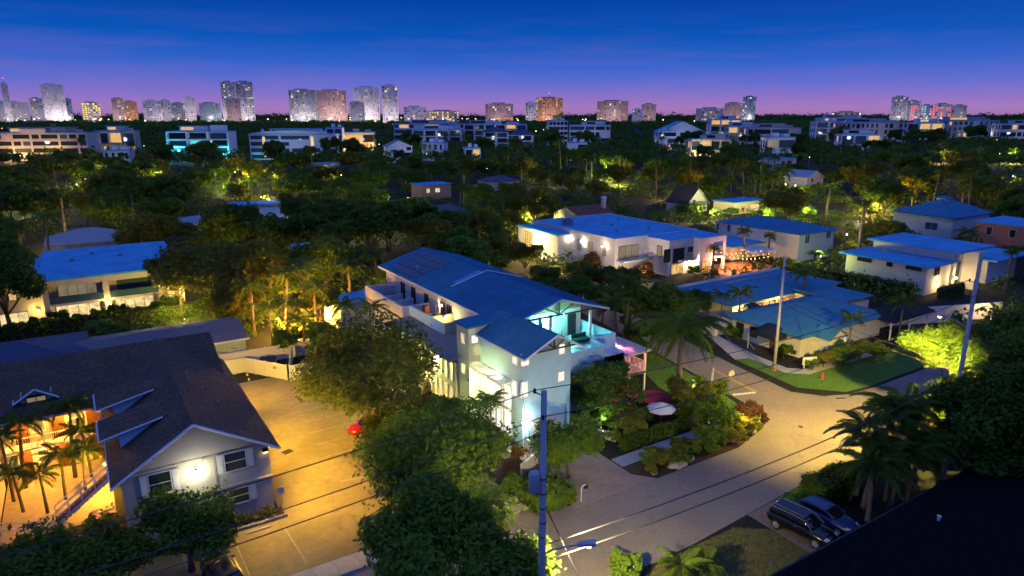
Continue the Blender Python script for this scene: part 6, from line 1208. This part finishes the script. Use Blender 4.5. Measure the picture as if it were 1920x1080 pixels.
# ---- grass blades on the lawns
def inside(p, poly):
    c = False; j = len(poly) - 1
    for i in range(len(poly)):
        if (poly[i][1] > p[1]) != (poly[j][1] > p[1]) and p[0] < (poly[j][0] - poly[i][0]) * (p[1] - poly[i][1]) / (poly[j][1] - poly[i][1]) + poly[i][0]: c = not c
        j = i
    return c
GRD = leafmat('dry_grass_blade', (.09, .10, .02), (.20, .20, .05)); GRM = leafmat('grass_blade', (.075, .17, .025), (.15, .30, .045))
for k, (pl, n) in enumerate(((VERGE1, 9000), (VERGE2, 5000), (VERGE3, 6000), (VERGE4, 1800))):
    xs = [p[0] for p in pl]; ys = [p[1] for p in pl]; P = np.stack([rng.uniform(min(xs), max(xs), n), rng.uniform(min(ys), max(ys), n)], 1); P = P[[inside(p, pl) for p in P]]
    n = len(P); d = rng.normal(size=(n, 3)) * [.05, .05, 0]; w = rng.normal(size=(n, 3)) * [.03, .03, 0]; b = np.concatenate([P, np.full((n, 1), .02)], 1); h = rng.uniform(.06, .14, (n, 1)) * [0, 0, 1]
    V = np.stack([b - w, b + w, b + w * .3 + d + h, b - w * .3 + d + h], 1).reshape(-1, 3)
    o = bpy.data.objects.new('grass', fastmesh('grass', V, np.arange(n * 4).reshape(n, 4), [GRM if k != 2 else GRD])); col.objects.link(o); tag(o, ('mown grass of the lawn at the far side of the crossing', 'mown grass of the corner lawn by the stop sign', 'rough grass left of the parked black vehicle', 'grass strip before the clipped hedge')[k], 'grass', kind='stuff')

# ================================================================ poles, wires, lamps
POLEM = mat('weathered_pole', (.46, .46, .46), .85, .2, 2, .3, stretch=(1, 1, .3))
def pole(label, x, y, h, r=.17, extra=None):
    t = thing('utility_pole', label, 'utility pole', (x, y, 0), group='utility poles')
    MB().tube([(x, y, -.2), (x, y, h)], [r * 1.25, r * .85], 10).build('shaft', POLEM, t, smooth=True)
    for k, dz in enumerate((.25, 1.35, 2.6)):
        s = -1 if k % 2 else 1
        MB().tube([(x, y, h - dz), (x - .28, y + s * .32, h - dz + .12)], .035, 6).build('insulator_arm', STEEL, t); MB().lathe([(.03, -.02), (.09, .05), (.05, .1), (.09, .15), (.04, .24)], (x - .3, y + s * .34, h - dz + .08), 8).build('insulator', BLACKM, t)
    return t
PA, PB, PC = (17.4, 24.5), (59.1, 24.5), (68.5, 48.5)
ta = pole('grey utility pole with a transformer drum in the lower centre', *PA, 17.4); tb = pole('utility pole with street lamp at the right behind the lime tree', *PB, 17.4); tcx = pole('tall pale utility pole on the lawn across the crossing', *PC, 14.0, .16)
# transformer drum, riser, guy
x, y = PA
MB().lathe([(.26, 0), (.28, .05), (.28, .95), (.24, 1.05), (.08, 1.1)], (x - .45, y + .1, 12.2), 14).build('transformer', mat('pale_grey_drum', (.42, .45, .48), .5, .08), ta, smooth=True); MB().tube([(x - .3, y, 12.4), (x, y, 12.4)], .05, 6).tube([(x - .3, y, 13), (x, y, 13)], .05, 6).build('bracket', STEEL, ta)
for i in range(5): MB().lathe([(.19, 0), (.2, .03), (.19, .06)], (x, y, 9.6 + i * .8), 10).build('band', BLACKM, ta)
def cobra(t, p, d, z, arm, energy, color, aim, spot=140, size=.3, lm=BULB, blend=.45):
    d = Vector((*d, 0)).normalized(); e = Vector((*p, z)) + d * arm + Vector((0, 0, .35))
    MB().tube([(*p, z), Vector((*p, z)) + d * arm * .5 + Vector((0, 0, .3)), e], .05, 6).build('lamp_arm', STEEL, t)
    n = Vector((-d.y, d.x, 0)); q = [e - n * .13 - d * .1, e + n * .13 - d * .1, e + n * .2 + d * .75, e - n * .2 + d * .75]
    MB().slab([tuple(v + Vector((0, 0, .14))) for v in q][::1], .2).build('lamp_head', mat('lamp_head_grey', (.45, .47, .5), .5, .05), t, bevel=.03)
    c = e + d * .4 - Vector((0, 0, .13)); MB().lathe([(.05, -.10), (.15, -.02), (.15, .03)], tuple(c), 10).build('lamp_glass', lm, t)
    if aim: light('SPOT', tuple(c - Vector((0, 0, .25))), energy, color, t, size, spot, aim, blend)
    else: light('POINT', tuple(c - Vector((0, 0, .35))), energy, color, t, size)
cobra(ta, PA, (.9, -.42), 8.6, 2.0, 7400, (1, .76, .32), (26, 34.5, 0), 132, .3, blend=.8)
cobra(tb, PB, (.25, 1), 13.4, 2.2, 21000, (1, .68, .09), (62.8, 33.5, 0), 122, .22, blend=.7)
MB().box((PC[0] - .19, PC[1] - .19, .0), (PC[0] + .19, PC[1] + .19, .5)).build('pole_collar', mat('orange_band', (.45, .14, .04), .7), tcx)
WIRE = mat('wire_black', (.05, .05, .055), .6, .1)
def wire(label, p, q, sag=.8, r=.024):
    p, q = Vector(p), Vector(q); pts = [p.lerp(q, i / 18) - Vector((0, 0, sag * 4 * (i / 18) * (1 - i / 18))) for i in range(19)]
    return tag(MB().tube(pts, r, 5).build('overhead_wire', WIRE), label, 'wire', 'overhead wires')
P0 = (-27.0, 24.2)
for k, (dz, n) in enumerate(((.02, 'highest'), (1.12, 'middle'), (2.35, 'lowest'))):
    z = 17.4 - dz; s = -1 if k % 2 else 1
    wire(f'{n} of the three power wires running left from the drum pole', (PA[0] - .3, PA[1] + s * .34, z), (P0[0], P0[1] + s * .34, z - .2), .9); wire(f'{n} of the three power wires running right from the drum pole', (PA[0] - .3, PA[1] + s * .34, z), (PB[0] - .3, PB[1] + s * .34, z), .9)
wire('upper dark cable crossing above the road from the drum pole', (PA[0], PA[1] + .2, 8.9), (PB[0], PB[1] + .2, 9.0), .7, .035); wire('lower dark cable crossing above the road from the drum pole', (PA[0], PA[1] + .2, 8.0), (PB[0], PB[1] + .2, 8.0), .8, .035); wire('cable running left from the drum pole below the power wires', (PA[0], PA[1] + .2, 8.0), (P0[0], P0[1], 7.6), .9, .03)
wire('upper cable from the lawn pole to the lamp pole', (PC[0], PC[1], 9.2), (PB[0], PB[1], 10.2), .5, .028); wire('lower cable from the lawn pole to the lamp pole', (PC[0], PC[1], 8.6), (PB[0], PB[1], 9.6), .5, .028); wire('service wire from the lawn pole to the low office', (PC[0], PC[1], 10.2), (84, 55, 4.9), .4, .02)
wire('service drop from the drum pole towards the blue house', (PA[0], PA[1] + .2, 12.6), (31.9, 48.6, 6.6), .7, .02); wire('pale guy wire slanting down in front of the road', (PA[0] + .2, PA[1], 11.2), (23.6, 27.2, .1), .02, .03)
wire('upper wire from the lawn pole back to the villa', (PC[0], PC[1], 13.6), (107.4, 93, 6.4), .6, .02)
for k, (px, py, h) in enumerate(((1605, 495, 9), (722, 345, 8.5), (627, 350, 10), (893, 398, 9), (1650, 535, 7), (1128, 480, 9))):
    x, y, _ = g(px, py, 0); t = thing('utility_pole', ('thin pole beside the modernist house', 'small pole with crossarm in the woods left of centre', 'pale pole with crossarm left of the wood', 'thin pole rising behind the metal roof', 'thin pole behind the low office', 'pole standing before the white villa')[k], 'utility pole', (x, y, 0), group='utility poles')
    MB().tube([(x, y, 0), (x, y, h)], [.16, .11], 8).build('shaft', POLEM, t); MB().box((x - 1.1, y - .06, h - .6), (x + 1.1, y + .06, h - .48)).build('crossarm', POLEM, t)
# far street lamps, glowing dots among the trees
rs = random.Random(21); bulb_me = MB().lathe([(.1, -.28), (.38, -.1), (.38, .1), (.1, .25)], (0, 0, 0), 8).mesh('bulb'); bulb_me.materials.append(emit('far_lamp_glow', (1, .72, .34), 7, 0)); bulb_am = MB().lathe([(.1, -.28), (.38, -.1), (.38, .1), (.1, .25)], (0, 0, 0), 8).mesh('bulb'); bulb_am.materials.append(emit('far_amber_glow', (1, .42, .08), 8, 0)); post_me = MB().tube([(0, 0, 0), (0, 0, 1)], .09, 6).mesh('post'); post_me.materials.append(STEEL)
for k in range(46):
    D = rs.uniform(230, 900); px = rs.uniform(0, 1920); x, y = w2((px - 960) / FPX * D * 1.02, D); z = rs.uniform(6.5, 10.5) if D > 350 else rs.uniform(5, 7)
    t = thing('street_lamp', 'small far street lamp glowing among the trees', 'lamp', (x, y, 0), group='far street lamps', local=True); s = max(.5, D / 700)
    b = bpy.data.objects.new('bulb', bulb_me); col.objects.link(b); b.parent = t; b.location = (0, 0, z); b.scale = (s, s, s); p = bpy.data.objects.new('post', post_me); col.objects.link(p); p.parent = t; p.scale = (1, 1, z - .25)
for k in range(26):
    D = rs.uniform(640, 900); px = rs.uniform(-10, 150) if k < 18 else rs.uniform(880, 1080); x, y = w2((px - 960) / FPX * D * 1.02, D)
    t = thing('street_lamp', 'amber lamp in the far left street' if k < 18 else 'amber lamp at the foot of the brick-orange tower', 'lamp', (x, y, 0), group='amber lamps in the far left street' if k < 18 else 'amber lamps near the orange tower', local=True); s = rs.uniform(.9, 1.8); z = rs.uniform(9, 14)
    b = bpy.data.objects.new('bulb', bulb_am); col.objects.link(b); b.parent = t; b.location = (0, 0, z); b.scale = (s, s, s); p = bpy.data.objects.new('post', post_me); col.objects.link(p); p.parent = t; p.scale = (1, 1, z - .3)
# bright low lights at the foot of the skyline
for k in range(60):
    D = rs.uniform(1500, 2300); px = rs.choice((rs.gauss(60, 60), rs.gauss(650, 70), rs.gauss(230, 40), rs.gauss(900, 40), rs.gauss(1040, 60), rs.uniform(0, 1920))); x, y = w2((px - 960) / FPX * D * 1.02, D)
    t = thing('street_lamp', 'tiny bright lamp at the foot of the skyline', 'lamp', (x, y, 0), group='lamps at the foot of the skyline', local=True); s = rs.uniform(2.0, 4.2); z = rs.uniform(15, 23)
    b = bpy.data.objects.new('bulb', bulb_me); col.objects.link(b); b.parent = t; b.location = (0, 0, z); b.scale = (s, s, s); p = bpy.data.objects.new('post', post_me); col.objects.link(p); p.parent = t; p.scale = (4, 4, z - .5)
# garden uplights that tint the trees
GL = [(420, 352, 1.5, 900, (.85, 1, .12), 'lime garden light under the palms at upper left'), (452, 338, 2, 900, (1, .9, .15), 'yellow garden light under the palms at upper left'), (500, 372, 2, 800, (1, .6, .1), 'amber garden light near the white pavilion'), (598, 356, 2, 800, (1, .85, .2), 'yellow garden light near the pale pole'), (715, 415, 1.5, 700, (.7, 1, .1), 'lime garden light under palms in the centre woods'),
      (525, 612, 1.2, 820, (1, .45, .06), 'amber garden light in the palms, nearest the outbuilding'), (560, 628, 1.2, 820, (1, .42, .05), 'amber garden light in the palms by the fence'), (588, 600, 1.5, 820, (1, .5, .08), 'amber garden light deep in the palm garden'), (622, 575, 2, 820, (1, .48, .08), 'amber garden light beside the terrace wall'), (505, 560, 2, 820, (1, .5, .1), 'amber garden light behind the outbuilding'), (640, 610, 1.5, 820, (1, .5, .08), 'amber garden light below the terrace palm'),
      (1162, 338, 2, 2600, (.9, 1, .1), 'lime garden light in the woods right of centre'), (1135, 330, 2, 1500, (1, .9, .2), 'yellow garden light in the woods right of centre'), (1262, 366, 2, 1700, (1, .55, .1), 'amber garden light left of the dark gabled house'), (1325, 398, 2, 1300, (1, .9, .25), 'yellow garden light behind the villa roof'), (1360, 384, 2, 1500, (1, .75, .2), 'yellow garden light by the lit patio house'), (1435, 400, 2, 900, (.95, 1, .3), 'pale garden light beside the blue hip roof'), (1510, 402, 1.5, 700, (.8, 1, .15), 'lime garden light at the edge of the dark wood'),
      (1640, 392, 2, 1700, (1, .65, .1), 'amber garden light left of the lantern-roofed house'), (1668, 380, 2, 1700, (1, .7, .1), 'second amber garden light by the lantern-roofed house'), (1610, 405, 2, 900, (1, .8, .2), 'yellow garden light in the woods above the modernist house'), (1735, 330, 2, 1800, (1, .6, .12), 'amber garden light in the far right woods'), (1765, 300, 2, 2000, (1, .65, .15), 'amber garden light farther in the right woods'), (1900, 300, 2, 2600, (.9, .9, .15), 'yellow garden light at the right edge of the woods'), (990, 420, 2, 1100, (1, .85, .2), 'yellow garden light under the round tree behind the villa'), (985, 470, 2, 700, (1, .7, .2), 'yellow garden light left of the villa'), (1040, 515, 1.5, 420, (1, .7, .4), 'warm garden light before the villa lamps'), (1190, 520, 1.2, 320, (1, .7, .4), 'warm garden light by the villa balcony'),
      (345, 590, 1.2, 520, (1, .75, .12), 'yellow garden light beside the townhouse corner'), (130, 450, 1.5, 700, (1, .6, .15), 'amber garden light by the pale hipped roof'), (60, 395, 2, 800, (.8, .9, .2), 'dim garden light in the upper left woods'), (1860, 590, 1.2, 90, (1, .62, .2), 'warm path light right of the modernist house'), (1130, 806, .6, 16, (.85, 1, .6), 'added fill light before the big flowering bush'), (735, 730, .6, 260, (.9, 1, .25), 'path light under the olive tree'), (1300, 745, .8, 110, (1, .85, .25), 'path light by the corner shrubs'), (1395, 800, .8, 40, (1, .62, .15), 'path light in the corner bed'), (930, 780, .8, 240, (1, .95, .5), 'path light in the entry garden')]  # the light before the flowering bush is added to brighten it
for px, py, z, e, c, lb in GL:
    x, y, _ = g(px, py, z); t = thing('garden_or_fill_light', lb, 'lamp', (x, y, 0), group='garden lights')
    MB().tube([(x, y, 0), (x, y, .35)], .03, 5).build('spike', BLACKM, t); MB().lathe([(.05, .3), (.1, .42), (.1, .5)], (x, y, 0), 8).build('shade', BLACKM, t); MB().lathe([(.08, .49), (.085, .53), (.03, .56)], (x, y, 0), 8).build('bulb', BULB, t)
    light('POINT', (x, y, z + 1.2), e * 3.2, c, t, .25)

NAMED.clear(); DESC['gl'] = 'small added fill light'
rg = random.Random(77)  # fill lights on posts, added at random spots to brighten the dark trees
for k in range(34):
    D = rg.uniform(105, 330); px = rg.uniform(0, 1920); x, y = w2((px - 960) / FPX * D * 1.02, D)
    if any(a < x < b and c < y < d for a, b, c, d in FOOT): continue
    t = thing('garden_or_fill_light', 'added fill light', 'lamp', (x, y, 0), group='garden lights'); z = rg.uniform(2.2, 4.5)
    MB().tube([(x, y, 0), (x, y, z)], .04, 5).build('post', BLACKM, t); MB().lathe([(.05, z), (.12, z + .1), (.12, z + .3), (.03, z + .4)], (x, y, 0), 8).build('bulb', BULB, t)
    light('POINT', (x, y, z + .7), rg.uniform(900, 2600) * (D / 200), rg.choice(((1, .62, .14), (1, .8, .2), (.85, 1, .2), (1, .72, .3))), t, .25); describe(t, 'gl', x, y)
name_trees()
# ================================================================ vehicles
def loft(secs, m, name, parent, smooth=True, sub=1):
    """secs: list of (x, [(y, z), ...]) cross sections for the right half; mirrored"""
    V = []; F = []; n = len(secs[0][1])
    for x, pr in secs:
        for y, z in pr: V.append((x, -y, z))
        for y, z in reversed(pr): V.append((x, y, z))
    k = 2 * n
    for i in range(len(secs) - 1):
        for j in range(k): a = i * k + j; b = i * k + (j + 1) % k; F.append((a, b, b + k, a + k))
    F.append(tuple(range(k))[::-1]); F.append(tuple((len(secs) - 1) * k + j for j in range(k)))
    mb = MB(); mb.v = V; mb.f = F; o = mb.build(name, m, parent, smooth=smooth)
    if sub:
        s = o.modifiers.new('sub', 'SUBSURF'); s.levels = sub; s.render_levels = sub
    return o
RUB = mat('tyre_rubber', (.015, .015, .016), .85, .2, 6); RIM = mat('alloy_rim', (.55, .56, .58), .3, .05, 3, metal=.8); CARG = glass('car_glass', (.008, .01, .012), .05)
HL = mat('headlight_lens', (.6, .62, .65), .15, .05, 3, spec=.8); TLT = mat('taillight_lens', (.28, .01, .01), .2, .1, 3)
def wheel(parent, x, y, r, w=.22, spokes=5):
    s = 1 if y > 0 else -1
    t = MB().lathe([(r * .62, -w / 2), (r * .95, -w / 2), (r, -w * .3), (r, w * .3), (r * .95, w / 2), (r * .62, w / 2)], (0, 0, 0), 20).build('tyre', RUB, parent); t.location = (x, y, r); t.rotation_euler = (R(90), 0, 0); t.name = 'wheel'
    rm = MB().lathe([(r * .62, -.02), (r * .64, .02)], (0, 0, 0), 20); rm.lathe([(r * .16, -.03), (r * .16, .05)], (0, 0, 0), 10)
    for i in range(spokes): a = 2 * math.pi * i / spokes; rm.tube([(r * .12 * math.cos(a), r * .12 * math.sin(a), .03), (r * .62 * math.cos(a), r * .62 * math.sin(a), .03)], .035, 5)
    q = rm.build('rim', RIM, t); q.location = (0, 0, -s * w * .45); return t
def car(name, label, loc, rz, paint, L=4.4, W=1.8, Hh=1.45, suv=False, cat='car'):
    t = thing(name, label, cat, loc, rz, local=True); h = W / 2; l = L / 2
    bz = .28 if not suv else .36; hood = Hh * .60; belt = Hh * .64
    body = [(-l, [(0, bz + .1), (h * .75, bz + .1), (h * .86, bz + .3), (h * .82, hood * .92), (h * .5, hood * .96), (0, hood * .97)]), (-l + .25, [(0, bz), (h * .9, bz), (h * .99, bz + .25), (h * .95, belt * .96), (h * .6, belt), (0, belt * 1.01)]), (-l * .5, [(0, bz - .05), (h * .93, bz - .05), (h, bz + .3), (h * .98, belt), (h * .7, belt + .03), (0, belt + .05)]), (l * .1, [(0, bz - .05), (h * .93, bz - .05), (h, bz + .3), (h * .98, belt), (h * .7, belt + .03), (0, belt + .05)]), (l * .45, [(0, bz - .03), (h * .93, bz - .03), (h, bz + .28), (h * .97, hood * 1.0), (h * .7, hood + .06), (0, hood + .09)]), (l - .3, [(0, bz), (h * .86, bz), (h * .95, bz + .25), (h * .88, hood * .9), (h * .55, hood * .97), (0, hood)]), (l, [(0, bz + .1), (h * .6, bz + .1), (h * .72, bz + .25), (h * .68, hood * .72), (h * .4, hood * .8), (0, hood * .82)])]
    loft(body, paint, 'body', t, sub=2)
    rb, rf = (-l * .93, l * .22) if suv else (-l * .80, l * .16)
    ro, fo = (-l * .98, l * .5) if suv else (-l * .95, l * .48)
    cab = [(ro, [(0, belt - .05), (h * .86, belt - .05), (h * .84, belt + .02), (h * .6, belt + .06), (0, belt + .07)]), (rb + .1, [(0, belt - .05), (h * .9, belt - .05), (h * .74, Hh * .93), (h * .62, Hh * .965), (0, Hh * .975)]), (-l * .2, [(0, belt - .05), (h * .93, belt - .05), (h * .76, Hh * .96), (h * .64, Hh * .99), (0, Hh)]), (rf, [(0, belt - .05), (h * .92, belt - .05), (h * .74, Hh * .93), (h * .62, Hh * .96), (0, Hh * .97)]), (fo, [(0, belt - .08), (h * .86, belt - .08), (h * .8, belt - .02), (h * .6, belt + .02), (0, belt + .03)])]
    loft(cab, CARG, 'windows', t, sub=2)
    rf_ = [(x, [(0, Hh * .95), (h * .70, Hh * .94), (h * .70, Hh * .965), (h * .55, Hh * 1.0), (0, Hh * 1.012)]) for x in (rb + .15, rb + .3, -l * .2, rf - .25, rf - .05)]
    ro_ = loft(rf_, paint, 'roof', t, sub=1)
    for s in (-1, 1):
        MB().tube([(rb + .2, s * h * .74, Hh * .94), (-l * .2, s * h * .77, Hh * .97), (rf, s * h * .76, Hh * .93), (fo - .05, s * h * .9, belt)], .03, 5).build('window_trim', STEEL if suv else paint, t)
        if suv: MB().tube([(rb + .3, s * h * .6, Hh + .02), (rb + .4, s * h * .6, Hh + .07), (rf - .3, s * h * .6, Hh + .07), (rf - .2, s * h * .6, Hh + .02)], .022, 5).build('roof_rail', STEEL, t)
        for x in (-l * .62, l * .63): wheel(t, x, s * (h - .1), .33 if not suv else .39)
        MB().box((l * .3, s * h * .98, belt - .02), (l * .3 + .12, s * (h + .2), belt + .14)).build('mirror', paint, t, bevel=.03)
        MB().slab([(l - .33, s * h * .5, hood * .93), (l - .1, s * h * .5, hood * .84), (l - .2, s * h * .78, hood * .84), (l - .4, s * h * .85, hood * .9)][::s], .14).build('headlight', HL, t); MB().box((-l + .02, s * h * .62, hood * .72), (-l + .2, s * h * .87, hood * .9)).build('taillight', TLT, t, bevel=.02)
        MB().box((-.15, s * h * 1.0, belt - .12), (.05, s * (h + .03), belt - .09)).build('door_handle', STEEL if suv else paint, t)
    MB().box((l - .12, -h * .35, bz + .14), (l + .005, h * .35, bz + .3)).build('grille', BLACKM, t, bevel=.02)
    return t
REDP = mat('red_car_paint', (.42, .012, .015), .22, .05, 2, spec=.6); BLKP = mat('black_car_paint', (.006, .006, .009), .15, .1, 2, spec=.7); BLUP = mat('dark_blue_paint', (.02, .05, .14), .25, .08, 2, spec=.6); GRYP = mat('bronze_grey_paint', (.10, .085, .075), .25, .08, 2, spec=.6)
car('parked_car', 'bright red car parked under the olive tree in the car park', (21.1, 59.2, .01), R(180 + 6), REDP, 4.1, 1.75, 1.5)
car('parked_suv', 'black sport utility vehicle with chrome window line on the dirt drive', (41.9, 26.0, .02), R(-84), BLKP, 4.9, 1.95, 1.75, True, 'suv'); car('parked_car', 'dark bronze car half hidden under the tree at the bottom left', (4.9, 43.4, .01), R(98), GRYP, 4.6, 1.82, 1.48)
car('parked_car', 'dark blue car parked beside the black vehicle', (44.8, 25.9, .02), R(-88), BLUP, 4.5, 1.8, 1.42)
# ================================================================ signs, bins and small street furniture
SS = thing('stop_sign', 'octagonal stop sign seen from behind on the corner lawn', 'sign', (58.0, 46.3, 0), R(-10), local=True)
MB().tube([(0, 0, 0), (0, 0, 2.9)], .035, 6).build('post', STEEL, SS); oc = MB(); pts = [(.42 * math.cos(R(22.5 + 45 * i)), .42 * math.sin(R(22.5 + 45 * i))) for i in range(8)]
oc.poly([(p[0], -.06, 2.55 + p[1]) for p in pts]).poly([(p[0], -.04, 2.55 + p[1]) for p in pts[::-1]])
for i in range(8): a, b = pts[i], pts[(i + 1) % 8]; oc.poly([(b[0], -.06, 2.55 + b[1]), (a[0], -.06, 2.55 + a[1]), (a[0], -.04, 2.55 + a[1]), (b[0], -.04, 2.55 + b[1])])
oc.build('back_plate', mat('galvanised_plate', (.42, .42, .40), .5, .1), SS); MB().poly([(p[0] * .97, -.035, 2.55 + p[1] * .97) for p in pts[::-1]]).build('red_face', mat('sign_red', (.5, .02, .02), .5), SS)
SF = thing('metal_sign_frame', 'white tubular frame standing on the corner lawn edge', 'frame', (58.9, 49.6, 0), R(35), local=True)
MB().tube([(-.75, 0, 0), (-.75, 0, 1.75)], .04, 6).build('leg', PAINT, SF); MB().tube([(.75, 0, 0), (.75, 0, 1.75)], .04, 6).build('leg', PAINT, SF); MB().tube([(-.75, 0, .25), (.75, 0, .25)], .04, 6).build('rail', PAINT, SF); MB().box((-.2, -.03, 1.72), (.3, .03, 1.82)).build('top_plate', PAINT, SF)
FH = thing('fire_hydrant', 'small red fire hydrant on the lawn across the crossing', 'hydrant', (70.8, 43.6, 0), local=True); HYD = mat('hydrant_red', (.48, .09, .04), .6, .15, 5)
MB().lathe([(.2, 0), (.2, .06), (.13, .08), (.13, .6), (.17, .62), (.17, .68), (.12, .78), (.04, .88), (.04, .94)], (0, 0, 0), 12).build('barrel', HYD, FH)
for s in (-1, 1): MB().tube([(s * .1, 0, .45), (s * .25, 0, .45)], .07, 8).build('outlet', HYD, FH)
OS = thing('office_sign', 'blank white sign board in a low bush before the office', 'sign', (72.6, 46.6, 0), R(-25), local=True); MB().box((-.9, -.06, .55), (.9, .06, 1.55)).build('board', PAINT, OS, bevel=.02); MB().box((-.7, -.05, 0), (-.6, .05, .55)).build('leg', PAINT, OS); MB().box((.6, -.05, 0), (.7, .05, .55)).build('leg', PAINT, OS)
put_tree('shrub', 'low yellow-green bush around the office sign', 'b4', (72.5, 46.1, 0), .62, cat='shrub', group='garden shrubs')
def wbin(label, x, y, m, rz):
    t = thing('wheelie_bin', label, 'bin', (x, y, 0), rz, local=True)
    mb = MB(); a, b = .24, .31
    mb.v += [(-a, -a, .06), (a, -a, .06), (a, a, .06), (-a, a, .06), (-b, -b, .98), (b, -b, .98), (b, b, .98), (-b, b, .98)]; mb.f += [(0, 3, 2, 1), (4, 5, 6, 7), (0, 1, 5, 4), (1, 2, 6, 5), (2, 3, 7, 6), (3, 0, 4, 7)]
    mb.build('body', m, t, bevel=.02); MB().slab([(-.34, -.36, 1.04), (.34, -.36, 1.04), (.34, .34, 1.10), (-.34, .34, 1.10)], .06).build('lid', m, t, bevel=.02); MB().tube([(-.25, .36, 1.0), (.25, .36, 1.0)], .025, 6).build('handle', m, t)
    for s in (-1, 1): w_ = MB().lathe([(.1, -.03), (.1, .03)], (0, 0, 0), 12).build('wheel', RUB, t); w_.location = (s * .26, .26, .1); w_.rotation_euler = (0, R(90), 0)
    MB().box((-.1, -.1, 1.075), (.1, .1, 1.088)).build('label_patch', PAINT, t)
wbin('blue wheeled recycling bin at the bottom edge by the road', 28.7, 29.2, mat('bin_blue', (.02, .03, .28), .5, .1), .4); wbin('dark green wheeled bin beside the blue one', 27.9, 28.7, mat('bin_green', (.015, .05, .03), .5, .1), .2)
PS = thing('parking_sign', 'small square sign on a post at the car park corner of the gable house', 'sign', (10.3, 49.3, 0), local=True); MB().tube([(0, 0, 0), (0, 0, 2.3)], .03, 6).build('post', STEEL, PS); MB().box((-.22, -.05, 1.75), (.22, -.03, 2.3)).build('plate', PAINT, PS)
for k, (x, y) in enumerate(((33.6, 46.4), (31.3, 45.9))):
    t = thing('bicycle', ('dark bicycle leaning near the garage door', 'dark bicycle leaning on the entry wall')[k], 'bicycle', (x, y, 0), .5 + k, 'bicycles at the entry', local=True)
    for s in (-.52, .52):
        pts = [(s + .33 * math.cos(a * math.pi / 8), 0, .34 + .33 * math.sin(a * math.pi / 8)) for a in range(17)]; MB().tube(pts, .022, 5, cap=False).build('wheel', RUB, t)
    MB().tube([(-.52, 0, .34), (-.1, 0, .3), (.38, 0, .82), (-.2, 0, .85), (-.1, 0, .3)], .02, 5).tube([(-.52, 0, .34), (-.2, 0, .85), (-.22, 0, .95)], .018, 5).tube([(.52, 0, .34), (.36, 0, .98)], .02, 5).build('frame', BLACKM, t); MB().tube([(.36, -.25, 1.0), (.36, .25, 1.0)], .018, 5).build('handlebar', BLACKM, t); MB().box((-.34, -.06, .94), (-.1, .06, .99)).build('saddle', BLACKM, t)
RO = [(41.6, 38.2, .7), (43.2, 38.4, .45), (54.6, 40.3, .5), (52.6, 38.9, .35), (38.9, 38.2, .22)]
for k, (x, y, s) in enumerate(RO):
    mb = bmesh.new(); bmesh.ops.create_icosphere(mb, subdivisions=2, radius=s)
    for v in mb.verts: v.co *= 1 + .25 * math.sin(v.co.x * 7 / s + k) * math.cos(v.co.y * 5 / s); v.co.z = max(-.1, v.co.z * .55)
    me = bpy.data.meshes.new('boulder'); mb.to_mesh(me); mb.free(); me.materials.append(mat('pale_boulder', (.36, .35, .33), .9, .25, 4, .4)); o = bpy.data.objects.new('boulder', me); col.objects.link(o); o.location = (x, y, .1); o.scale = (1.5, .9, 1)
    tag(o, ('large flat pale boulder in the front bed', 'smaller pale boulder beside the flat one', 'boulder at the crossing corner of the bed', 'small boulder between the bronze shrubs', 'little white stone at the driveway edge')[k], 'boulder', 'boulders in the front bed')
